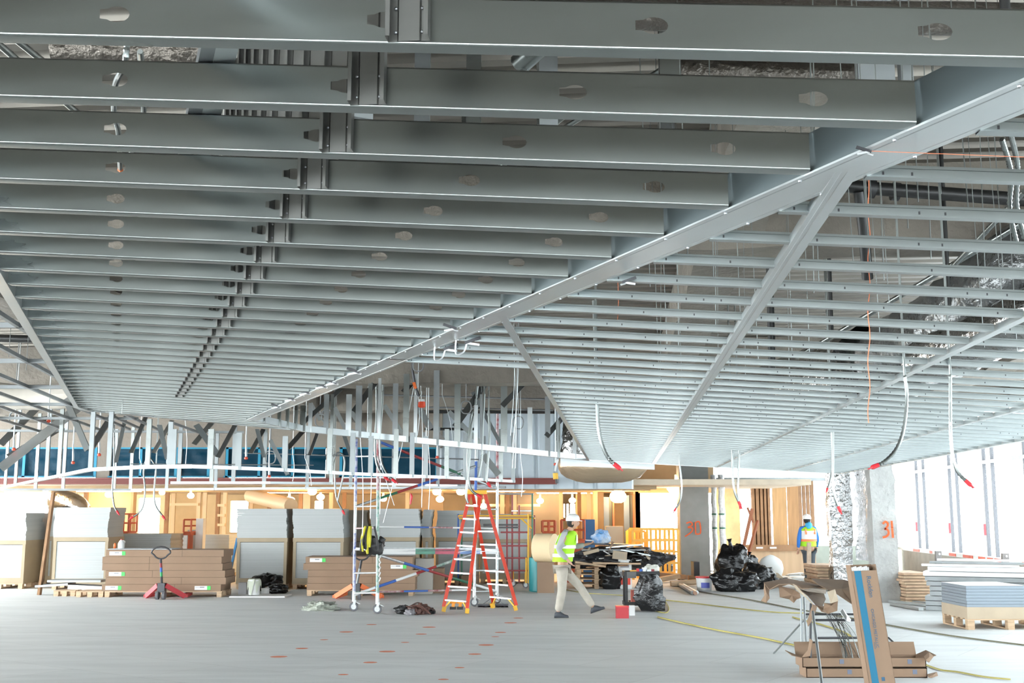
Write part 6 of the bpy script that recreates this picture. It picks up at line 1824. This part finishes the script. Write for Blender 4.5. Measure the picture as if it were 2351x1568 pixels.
# bundled steel studs along the window wall
t = thing('stud_bundle', 'long bundle of steel studs lying along the window wall', 'steel bundle', (0, 0, 0))
a, b = R(2132, 1390, 22.5), R(2372, 1400, 21.7); a.z = b.z = 0
t.location = (a + b) / 2; WL[t.name] = (a + b) / 2
d = (b - a).normalized(); nrm = Vector((-d.y, d.x, 0))
zt = R(2150, 1300, 22.5).z
lay_n = 9
for k in range(lay_n):
    z0 = zt * k / lay_n; off = random.uniform(-.08, .05)
    mb = MB(); h = zt / lay_n
    p = a + d * off + nrm * .3 + Z3 * (z0 + h / 2)
    mb.bar(p, p + (b - a), .6, h - .012)
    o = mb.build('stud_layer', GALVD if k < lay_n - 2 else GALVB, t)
    if k < 6:
        mb = MB(); q = a + d * 1.05 + Z3 * (z0 + h / 2) + nrm * (-.005); mb.bar(q, q + d * .06, .02, .05); mb.build('punch_hole', BLACKP, o)
for k, (yt, m_) in enumerate(((1292, GALVB), (1296, GALVD), (1300, GALVB))):
    mb = MB(); p = R(2125 + k * 25, yt + 8, 22.5); p.y += .2 + .15 * k; p.z = zt + .02 + k * .045
    mb.bar(p, p + (b - a) * .95, .12, .04); tag(mb.build('steel_channel', m_), '%s loose steel length on top of the stud bundle' % nth(k + 1), 'steel channel', None)
for k, (x, y0, y1, w_) in enumerate(((2158, 1265, 1392, .11), (2312, 1270, 1396, .13), (1858, 1245, 1345, .10))):
    p = F(x, y1); top = R(x - (3 if k < 2 else 0), y0, p.y)
    t = thing('steel_post', ['dark punched post standing before the stud bundle, the left one', 'dark punched post standing behind the pallet of grey sheets', 'weathered post standing before the hard hatted person'][k], 'post', p)
    mb = MB(); s_ = Vector((1, 0, 0)); mb.prof([(-w_ / 2, .06), (-w_ / 2, 0), (w_ / 2, 0), (w_ / 2, .06)], p, top, s_, Vector((0, 1, 0)))
    mb.build('channel', mat('brown_grey_steel', (.20, .18, .17), .5, .5) if k < 2 else mat('weathered_wood', (.42, .33, .25), .8, var=.2, scale=10), t, solid=.008)
    if k < 2: MB().lathe(top + Vector((.01, -.008, -.06)), [(.022, 0), (.022, .006)], 12, M=Matrix.Rotation(PI / 2, 3, 'X')).build('hole_mark', WHITE, t)
for k, (x0, y0, x1, y1, Y) in enumerate(((2045, 1383, 2210, 1402, 0), (2048, 1390, 2115, 1402, 0), (2060, 1381, 2330, 1408, 0), (2020, 1376, 2100, 1380, 0))):
    mb = MB(); mb.bar(F(x0, y0) + Z3 * .03, F(x1, y1) + Z3 * .03, .12 - .02 * k, .05); tag(mb.build('steel_channel', [GALVB, GALVB, GALVD, GALVD][k]), ['long bright', 'short bright', 'longest grey', 'short grey'][k] + ' steel length lying on the floor right of column 31', 'steel channel')
# metal scraps and sheets behind the post
random.seed(3)
for k in range(22):
    x = random.uniform(1785, 1875); y = random.uniform(1325, 1345); p = F(x, y) + Z3 * random.uniform(.02, .1)
    mb = MB(); mb.bar(p, p + Vector((random.uniform(.2, .6), random.uniform(-.2, .2), random.uniform(-.03, .05))), random.uniform(.05, .3), .02)
    m_, nm_ = random.choice([(GALVB, 'bright metal'), (GALVD, 'dull metal'), (DARKM, 'dark metal'), (WHITE, 'white board')])
    tag(mb.build('scrap_piece', m_), 'loose %s offcut on the floor left of the weathered post' % nm_, 'scrap', nm_ + ' offcuts by the weathered post')
for k in range(20):
    x = random.uniform(1575, 1640); y = random.uniform(1315, 1328); p = F(x, y) + Z3 * random.uniform(.02, .12)
    mb = MB(); mb.bar(p, p + Vector((random.uniform(-.4, .4), random.uniform(-.2, .2), random.uniform(-.1, .15))), random.uniform(.04, .15), .03)
    m_, nm_ = random.choice([(GALVD, 'dull metal'), (DARKM, 'dark metal'), (PINE, 'pale wood'), (BLACKP, 'black plastic')])
    tag(mb.build('scrap_piece', m_), 'loose %s offcut at the foot of column 30' % nm_, 'scrap', nm_ + ' offcuts at the foot of column 30')
# pallet with grey sheets
p = F(2290, 1446); Yp = p.y
a, b = R(2220, 1400, Yp).x, R(2420, 1400, Yp).x
pallet(Vector(((a + b) / 2, Yp, 0)), b - a, 1.1, 'wooden pallet under the grey sheet stack at the right edge', h=.17)
t = thing('sheet_stack', 'stack of bluish grey sheets on a pallet at the right edge', 'sheet stack', ((a + b) / 2, Yp + .5, .17))
z1, z2 = R(2290, 1394, Yp).z, R(2290, 1345, Yp).z
mb = MB(); ybox(mb, a, a + 1.0, .171, z1, Yp, Yp + 1.1); mb.build('carton_base', CARDL, t)
n = 7
for k in range(n):
    z0 = z1 + (z2 - z1) * k / n
    mb = MB(); ybox(mb, a + random.uniform(0, .01), a + .97, z0, z0 + (z2 - z1) / n - .004, Yp + .01, Yp + 1.08); mb.build('sheet_bundle', mat('blue_grey_sheet', (.24, .28, .32), .5, .2), t)
mb = MB(); ybox(mb, a + .005, a + .96, z2, z2 + .004, Yp + .015, Yp + 1.07); mb.build('top_sheet', mat('white_sheet_face', (.75, .76, .77), .5), t)
mb = MB(); ybox(mb, a + 1.0, a + 1.5, .171, z1 + .05, Yp, Yp + 1.1); tag(mb.build('cardboard_carton', CARD), 'brown carton beside the grey sheets, cut by the right edge', 'carton')
# middle distance bits: paper roll, red lift, blue drums
mb = MB(); c = R(1262, 1258, 27.5); mb.tube([c + Vector((-.3, .2, 0)), c + Vector((.12, 0, 0))], .34, 20)
tag(mb.build('paper_roll', mat('cream_paper', (.8, .62, .38), .8), smooth=40), 'large cream paper roll behind the walking person', 'roll')
mb = MB(); ybox(mb, c.x - .3, c.x + .1, 0, c.z - .33, 27.4, 28.0); tag(mb.build('cardboard_carton', CARD), 'brown carton under the cream paper roll', 'carton')
bag(0, 0, .4, .5, 51, 'teal bag left of the cream paper roll', mat('teal_film', (.02, .3, .32), .4), P=F(1240, 1325) + Z3 * .3, knot=False) if False else None
mb = MB(); q = Vector((R(1237, 1300, 28).x, 28, 0)); mb.lathe(q, [(.22, 0), (.24, .02), (.24, .8), (.2, .82)], 18); tag(mb.build('drum', mat('teal_drum', (.02, .25, .27), .4), smooth=40), 'teal drum left of the cream paper roll', 'drum')
def rail_frame(x0, x1, y0, y1, Y, lab, m_, nx=3):
    t = thing('access_platform', lab, 'lift platform', (R((x0 + x1) / 2, y1, Y).x, Y, 0))
    A0, A1 = R(x0, 1180, Y).x, R(x1, 1180, Y).x; zt, zb = R(x0, y0, Y).z, R(x0, y1, Y).z
    for i in range(nx):
        x = A0 + (A1 - A0) * i / (nx - 1)
        for dy in (0, .7): MB().tube([Vector((x, Y + dy, zb)), Vector((x, Y + dy, zt))], .028, 6).build('rail_post', m_, t)
    for z in (zb, (zt + zb) / 2, zt):
        for dy in (0, .7): MB().tube([Vector((A0, Y + dy, z)), Vector((A1, Y + dy, z))], .026, 6).build('guard_rail', m_, t)
    mb = MB(); ybox(mb, A0, A1, zb - .08, zb, Y, Y + .7); mb.build('platform', m_, t)
    mb = MB(); ybox(mb, A0 + .1, A1 - .1, 0, zb - .08, Y + .1, Y + .6); mb.build('base', mat('orange_red_paint', (.5, .10, .04), .5), t)
RO = mat('orange_red_paint', (.5, .10, .04), .5)
rail_frame(265, 296, 1180, 1222, 31.5, 'red railed lift platform behind the first carton pile', RO)
rail_frame(423, 440, 1193, 1222, 31.5, 'small red railed platform behind the bluish boards', RO, 2)
rail_frame(1246, 1275, 1196, 1222, 31, 'orange railed platform right of the far scaffold', RO)
rail_frame(1290, 1342, 1194, 1240, 31.5, 'red railed lift platform behind the walking person', RO)
mb = MB(); q = Vector((R(1352, 1240, 32).x, 32, 0)); mb.box(q + Z3 * .85, (.32, .3, 1.7)); tag(mb.build('blue_cabinet', mat('blue_cabinet_paint', (.03, .12, .28), .5)), 'tall blue cabinet right of the red lift platform', 'cabinet')
mb = MB(); q = Vector((R(460, 1240, 32).x, 32, 0)); mb.box(q + Z3 * .85, (.2, .3, 1.75)); tag(mb.build('white_cabinet', WHITE), 'white upright panel in the lit room behind the bluish boards', 'panel')
mb = MB(); q = Vector((R(447, 1240, 33).x, 33, 0)); mb.box(q + Z3 * .7, (.35, .3, 1.4)); tag(mb.build('grey_machine', mat('mid_grey_paint', (.3, .3, .3), .5)), 'grey machine box in the lit room left of the white panel', 'machine')
mb = MB(); q = Vector((R(1410, 1240, 33.4).x, 33.4, 0)); mb.box(q + Z3 * .75, (.5, .4, 1.5)); tag(mb.build('cream_cabinet', mat('cream_paint', (.6, .5, .36), .6)), 'cream cabinet between the two dark doors', 'cabinet')

# ================================================================ foreground right: trestle, cardboard, cartons
def Q(cx_, cy_): return 1700 + cx_ / 4.506, 1220 + cy_ / 4.506
tt = thing('work_trestle', 'grey metal trestle frame buried under torn cardboard, bottom right', 'trestle', F(1860, 1545))
YT = F(1860, 1550).y
for k, (a, b, ya, yb_, m_, r) in enumerate((((625, 665), (635, 1390), YT + .9, None, GALVD, .013), ((655, 680), (682, 1200), YT + .8, YT + .5, GALVD, .014), ((728, 745), (722, 1500), YT + .1, None, DARKM, .016), ((748, 830), (850, 1640), YT - .2, None, GALVD, .016), ((1222, 760), (1225, 1300), YT + .6, YT + .6, DARKM, .014), ((1530, 1100), (1635, 1200), YT + .5, YT + .3, DARKM, .012),
                                     ((690, 880), (345, 1265), YT + .9, None, GALVD, .012), ((670, 858), (1240, 862), YT + .7, YT + .7, DARKM, .013), ((760, 918), (1240, 922), YT + .1, YT + .2, DARKM, .014), ((780, 1103), (1240, 1105), YT, YT + .2, DARKM, .013), ((640, 1150), (790, 1150), YT + .5, YT, DARKM, .010))):
    pa_ = R(*Q(*a), ya); pb_ = F(*Q(*b)) if yb_ is None else R(*Q(*b), yb_)
    MB().tube([pa_, pb_ + Z3 * .005], r, 8).build('leg' if k in (0, 2, 3, 4) else 'cross_bar', m_, tt, smooth=60)
def card(poly, Y, m_, lab, dep=None, name='torn_cardboard', th=.008, par=None):
    mb = MB(); n = len(poly)
    vs = [R(*Q(*q), Y + (dep[i] if dep else .08 * math.sin(i * 1.3))) for i, q in enumerate(poly)]
    c = sum(vs, Vector()) / n; c += Vector((0, -.03, .01))
    mb.add(vs + [c], [(i, (i + 1) % n, n) for i in range(n)])
    return tag(mb.build(name, m_, solid=th), lab, 'cardboard')
D1 = mat('shaded_cardboard', (.24, .17, .12), .9, var=.1, scale=3) if False else CARDD
card([(240, 530), (400, 500), (490, 488), (760, 545), (905, 583), (640, 592), (560, 545), (400, 548), (300, 602), (275, 575)], YT + .25, CARD, 'torn cardboard sheet spread over the left of the trestle', dep=[.3, .6, .7, .5, 0, -.1, .0, -.1, .0, .1])
card([(735, 490), (1080, 505), (1245, 545), (1225, 610), (1190, 655), (1170, 765), (1060, 690), (985, 640), (900, 600), (820, 560)], YT + .1, CARDD, 'dark folded carton along the right top of the trestle', dep=[.5, .5, .2, .0, -.1, -.15, -.1, -.05, 0, .1])  # shade of the heap's top put into the darker card colour
card([(245, 540), (300, 575), (293, 640), (302, 690), (265, 738), (215, 720), (250, 665), (243, 600)], YT + .4, CARD, 'hanging cardboard strip at the left end of the trestle')
card([(395, 560), (560, 605), (615, 640), (622, 688), (580, 702), (552, 740), (505, 700), (408, 680)], YT + .35, CARD, 'torn cardboard flap hanging under the left top', dep=[.1, .05, 0, 0, .05, .05, .1, .1])
card([(545, 545), (640, 592), (860, 640), (880, 700), (850, 772), (790, 772), (700, 670), (610, 600)], YT + .2, mat('carton_inside_shade', (.12, .085, .06), .9), 'open dark inside of the torn carton in the middle of the trestle', dep=[.3, .1, .3, .35, .1, 0, 0, .1])  # dark card colour paints the shade inside the open carton
card([(540, 545), (580, 600), (690, 690), (750, 752), (740, 745), (640, 640), (575, 560)], YT - .05, CARDL, 'pale creased edge of the torn carton')
card([(590, 572), (760, 580), (885, 605), (880, 645), (700, 620), (600, 590)], YT + .05, mat('grey_card', (.30, .26, .22), .8), 'flat grey carton end lying in the torn carton', dep=[.3, .2, .0, .0, .1, .2])
card([(900, 625), (975, 600), (1010, 720), (935, 745)], YT - .1, CARDL, 'pale carton end flap sticking out of the trestle heap', th=.01)
card([(865, 740), (935, 748), (1008, 722), (1002, 820), (905, 852), (862, 800)], YT - .05, CARD, 'square cardboard flap below the pale carton end')
card([(790, 770), (862, 775), (905, 850), (840, 830)], YT + .05, CARD, 'small cardboard scrap left of the square flap')
card([(745, 752), (792, 772), (768, 850), (735, 930), (700, 982), (690, 940), (722, 835)], YT - .05, CARD, 'narrow cardboard strip hanging at the front trestle leg')
card([(1170, 760), (1190, 655), (1225, 612), (1265, 700), (1240, 765), (1218, 820), (1180, 800)], YT - .1, CARD, 'ripped cardboard corner hanging before the tall carton', th=.01)
card([(1180, 800), (1218, 820), (1262, 868), (1300, 832), (1336, 888), (1328, 930), (1270, 902), (1212, 890)], YT - .15, CARD, 'lowest ripped cardboard tongue before the tall carton', th=.01)
card([(1030, 832), (1055, 802), (1140, 915), (1132, 942), (1095, 930)], YT + .1, GALVB, 'pale metal angle hanging under the trestle', th=.01, name='metal_angle')
mb = MB(); mb.tube([R(*Q(1235, 585), YT + .0), R(*Q(1300, 598), YT - .1)], .022, 8); tag(mb.build('pipe_end', GALVD), 'short metal tube end sticking out above the ripped corner', 'tube')
# bunch of ceiling wires
random.seed(9)
for k in range(22):
    x0 = random.uniform(880, 1060); x1 = random.uniform(1075, 1330); y1 = random.uniform(1300, 1640)
    a = R(*Q(x0, 850 + random.uniform(-10, 30)), YT + .4); b = R(*Q(x1, y1), YT - .15); b.z = max(b.z, .02)
    m1 = R(*Q((x0 + x1) / 2 + 20, (850 + y1) / 2 - 60), YT + .15)
    mb = MB(); mb.tube(bez([a, m1, b], 8), .0028, 5)
    tag(mb.build('ceiling_wire', GALV), 'thin bent wire of the bunch falling from the trestle to the floor', 'wire', 'bunch of wires hanging from the trestle')
# long cartons on the floor behind the trestle
def long_carton(x0, x1, y0, y1, Y, lab, d_=.32, open_=False, z0=0, sk=0.0, marks=()):
    a, b = R(*Q(x0, y0), Y), R(*Q(x1, y0 + sk), Y)
    X0, X1 = a.x, b.x; zt = a.z
    t = thing('long_carton', lab, 'carton', ((X0 + X1) / 2, Y + d_ / 2, z0))
    mb = MB(); th = .008
    ybox(mb, X0, X1, z0, zt, Y, Y + th); ybox(mb, X0, X1, z0, zt, Y + d_ - th, Y + d_); ybox(mb, X0, X0 + th, z0, zt, Y, Y + d_); ybox(mb, X1 - th, X1, z0, zt, Y, Y + d_); ybox(mb, X0, X1, z0, z0 + th, Y, Y + d_)
    if not open_: ybox(mb, X0, X1, zt - th, zt, Y, Y + d_)
    mb.build('carton_body', CARD, t)
    if open_:
        for sx, X in ((-1, X0), (1, X1)):
            mb = MB(); mb.add([Vector((X, Y, zt)), Vector((X, Y + d_, zt)), Vector((X + sx * .12, Y + d_, zt + .05)), Vector((X + sx * .12, Y, zt + .03))], [(0, 1, 2, 3)]); mb.build('end_flap', CARD, t, solid=.007)
        mb = MB(); mb.add([Vector((X0, Y + d_, zt)), Vector((X1, Y + d_, zt)), Vector((X1, Y + d_ + .06, zt + .14)), Vector((X0, Y + d_ + .06, zt + .14))], [(0, 1, 2, 3)]); mb.build('lid_flap', CARD, t, solid=.007)
    for mx in marks:
        mb = MB(); x = X0 + (X1 - X0) * mx; ybox(mb, x, x + .05, z0 + .04, z0 + .09, Y - .003, Y); mb.build('printed_mark', mat('faded_blue_print', (.16, .18, .24), .8), t)
    return t, zt
YB1 = F(1900, 1556).y
long_carton(680, 1930, 1412, 1500, YB1, 'lowest long carton on the floor behind the trestle', marks=(.34, .88))
z_ = R(*Q(900, 1412), YB1).z
long_carton(640, 1918, 1310, 1400, YB1 + .02, 'open long carton on top of the lowest one behind the trestle', open_=True, z0=z_ + .002, marks=(.3, .85))
for k, (poly, lab) in enumerate((([(1898, 1295), (1950, 1252), (1998, 1295), (1950, 1355), (1915, 1335)], 'torn end flap of the open long carton'), ([(1930, 1480), (2030, 1455), (2040, 1495), (1980, 1515), (1945, 1510)], 'torn end flap of the lowest long carton'), ([(640, 1300), (690, 1285), (720, 1110), (745, 1130), (720, 1290)], 'upright torn flap at the left end of the long cartons'))):
    card(poly, YB1 - .05, CARD, lab)
# tall leaning carton with printing
YL_ = F(2020, 1600).y
A0, A1 = R(*Q(1145, 410), YL_ + .12), R(*Q(1410, 400), YL_ + .12)
B0, B1 = R(*Q(1352, 1700), YL_), R(*Q(1608, 1700), YL_)
dn = (B0 - A0).normalized(); wd_ = (A1 - A0); W_ = wd_.length; wx = wd_.normalized()
s0 = (0 - A0.z) / dn.z
B0 = A0 + dn * s0; B1 = B0 + wx * W_; B1.z = 0
nrm = wx.cross(-dn).normalized()
if nrm.y > 0: nrm = -nrm
dp = .16
tcn = thing('tall_carton', 'tall brown carton with a blue stripe leaning beside the trestle, open at the top', 'carton', (B0 + B1) / 2)
upv = -dn
Ltot = (A0 - B0).length
def CP(a, b, c=0): return B0 + wx * (a * W_) + upv * (b * Ltot) + nrm * c
mb = MB(); th = .006
def face(a0, b0, a1, b1, c0, c1, mb): 
    vs = [CP(a, b, c) for c in (c0, c1) for a, b in ((a0, b0), (a1, b0), (a1, b1), (a0, b1))]
    mb.add(vs, [(3, 2, 1, 0), (4, 5, 6, 7), (0, 1, 5, 4), (1, 2, 6, 5), (2, 3, 7, 6), (3, 0, 4, 7)])
face(0, 0, 1, 1, 0, -th, mb); face(0, 0, 1, 1.055, -dp, -dp - th, mb); face(0, 0, .02, 1.05, 0, -dp, mb); face(.98, 0, 1, 1.05, 0, -dp, mb); face(0, 0, 1, .01, 0, -dp, mb)
mb.build('carton_body', CARD, tcn)
mb = MB(); face(1.0, 0, 1.012, 1.02, -.02, -dp, mb); mb.build('pale_side', CARDL, tcn)
mb = MB(); face(.11, 0, .375, 1, .0015, .0, mb); mb.build('blue_stripe', mat('stripe_blue', (.01, .14, .24), .7), tcn)
for k in range(10):
    mb = MB(); face(.05 + k * .075, .3, .05 + k * .075 + .06, 1.03 + .004 * (k % 3), -.02 - .005 * k, -.03 - .011 * k, mb); mb.build('packed_rail', WHITE, tcn)
def text(s, a, b, size, m_, name='printed_text'):
    cu = bpy.data.curves.new('txt', 'FONT'); cu.body = s; cu.size = size; cu.extrude = .0006
    ob = bpy.data.objects.new('txt', cu); C.objects.link(ob)
    bpy.context.view_layer.update()
    me = bpy.data.meshes.new_from_object(ob.evaluated_get(bpy.context.evaluated_depsgraph_get()))
    bpy.data.objects.remove(ob)
    o = bpy.data.objects.new(name, me); C.objects.link(o); me.materials.append(m_)
    X = -upv; Yv = wx; Zv = nrm
    M = Matrix((X, Yv, X.cross(Yv))).transposed().to_4x4()
    M.translation = CP(a, b, .003) - wloc(tcn)
    o.parent = tcn; o.matrix_local = M
    return o
PRN = mat('print_blue_black', (.03, .10, .18), .7)
text('Rockfon', .56, .955, .066, PRN)
text('CHICAGO METALLIC', .52, .69, .042, PRN)
text('A ROCKWOOL COMPANY', .42, .66, .014, PRN) if False else None
mb = MB(); 
for k in range(5): face(.42, .42 - .012 * k, .47 + .01 * (k % 2), .424 - .012 * k, .003, .001, mb)
mb.build('small_print', PRN, tcn)
mb = MB(); face(.5, .12, .62, .15, .003, .001, mb); mb.build('small_print', PRN, tcn)
# cables on the floor
def cable(pts, r, m_, lab):
    mb = MB(); P = bez([F(*q) + Z3 * (r + .002) for q in pts], 6); mb.tube(P, r, 6)
    return tag(mb.build('power_cable', m_, smooth=60), lab, 'cable')
cable([(1520, 1378), (1600, 1387), (1690, 1398), (1780, 1407), (1850, 1409)], .011, YCORD, 'yellowish cable running right from the cart to the trestle')
cable([(1520, 1372), (1535, 1395), (1530, 1408), (1505, 1404)], .010, YCORD, 'short yellow loop of cable at the hanging bag')
cable([(1510, 1418), (1560, 1430), (1650, 1449), (1740, 1465), (1800, 1478), (1845, 1488)], .012, YCORD, 'nearer yellow cable from the cart to the trestle foot')
cable([(1560, 1348), (1620, 1362), (1720, 1378), (1830, 1400), (1950, 1420), (2040, 1437), (2180, 1461), (2351, 1483), (2420, 1490)], .012, GCORD, 'long dark cable crossing the floor to the right edge')
cable([(1285, 1352), (1340, 1362), (1400, 1366), (1430, 1368)], .009, YCORD, 'thin cable behind the walking person')
cable([(2125, 1528), (2160, 1540), (2200, 1545), (2260, 1556), (2320, 1562)], .010, YCORD, 'yellow cable right of the long cartons')
cable([(1820, 1418), (1850, 1427), (1880, 1434), (1930, 1450), (1960, 1466)], .012, YCORD, 'knotted yellow cable under the trestle')
# orange layout marks
MK = [(853, 1434), (795, 1451), (744, 1469), (693, 1489), (640, 1508), (788, 1549), (850, 1521), (889, 1496), (930, 1475), (967, 1456), (985, 1440), (1055, 1533), (1090, 1502), (1116, 1481), (1137, 1462), (1149, 1452), (1172, 1430), (1018, 1560), (1190, 1419)]
for k, (x, y) in enumerate(MK):
    p = F(x, y); mb = MB(); n = 10; r = .09 + .03 * math.sin(k * 2.1)
    vs = [p + Vector((r * math.cos(2 * PI * j / n) * (1 + .4 * noise.noise(Vector((j, k, 0)))), r * .8 * math.sin(2 * PI * j / n) * (1 + .4 * noise.noise(Vector((j, k, 4)))), .002)) for j in range(n)]
    mb.add(vs, [tuple(range(n))])
    row = 'left' if k < 5 else ('middle' if k < 11 else 'right')
    kk = {'left': 0, 'middle': 5, 'right': 11}[row]
    same = [q for q in MK[(0 if row == 'left' else 5 if row == 'middle' else 11):(5 if row == 'left' else 11 if row == 'middle' else 99)]]
    rank = sorted(same, key=lambda q: -q[1]).index((x, y)) + 1
    tag(mb.build('layout_mark', mat('faded_orange_mark', (.75, .24, .14), .9)), 'faded orange layout mark on the open floor, %s nearest in the %s row' % (nth(rank), row), 'paint mark', 'orange layout marks, %s row' % row)
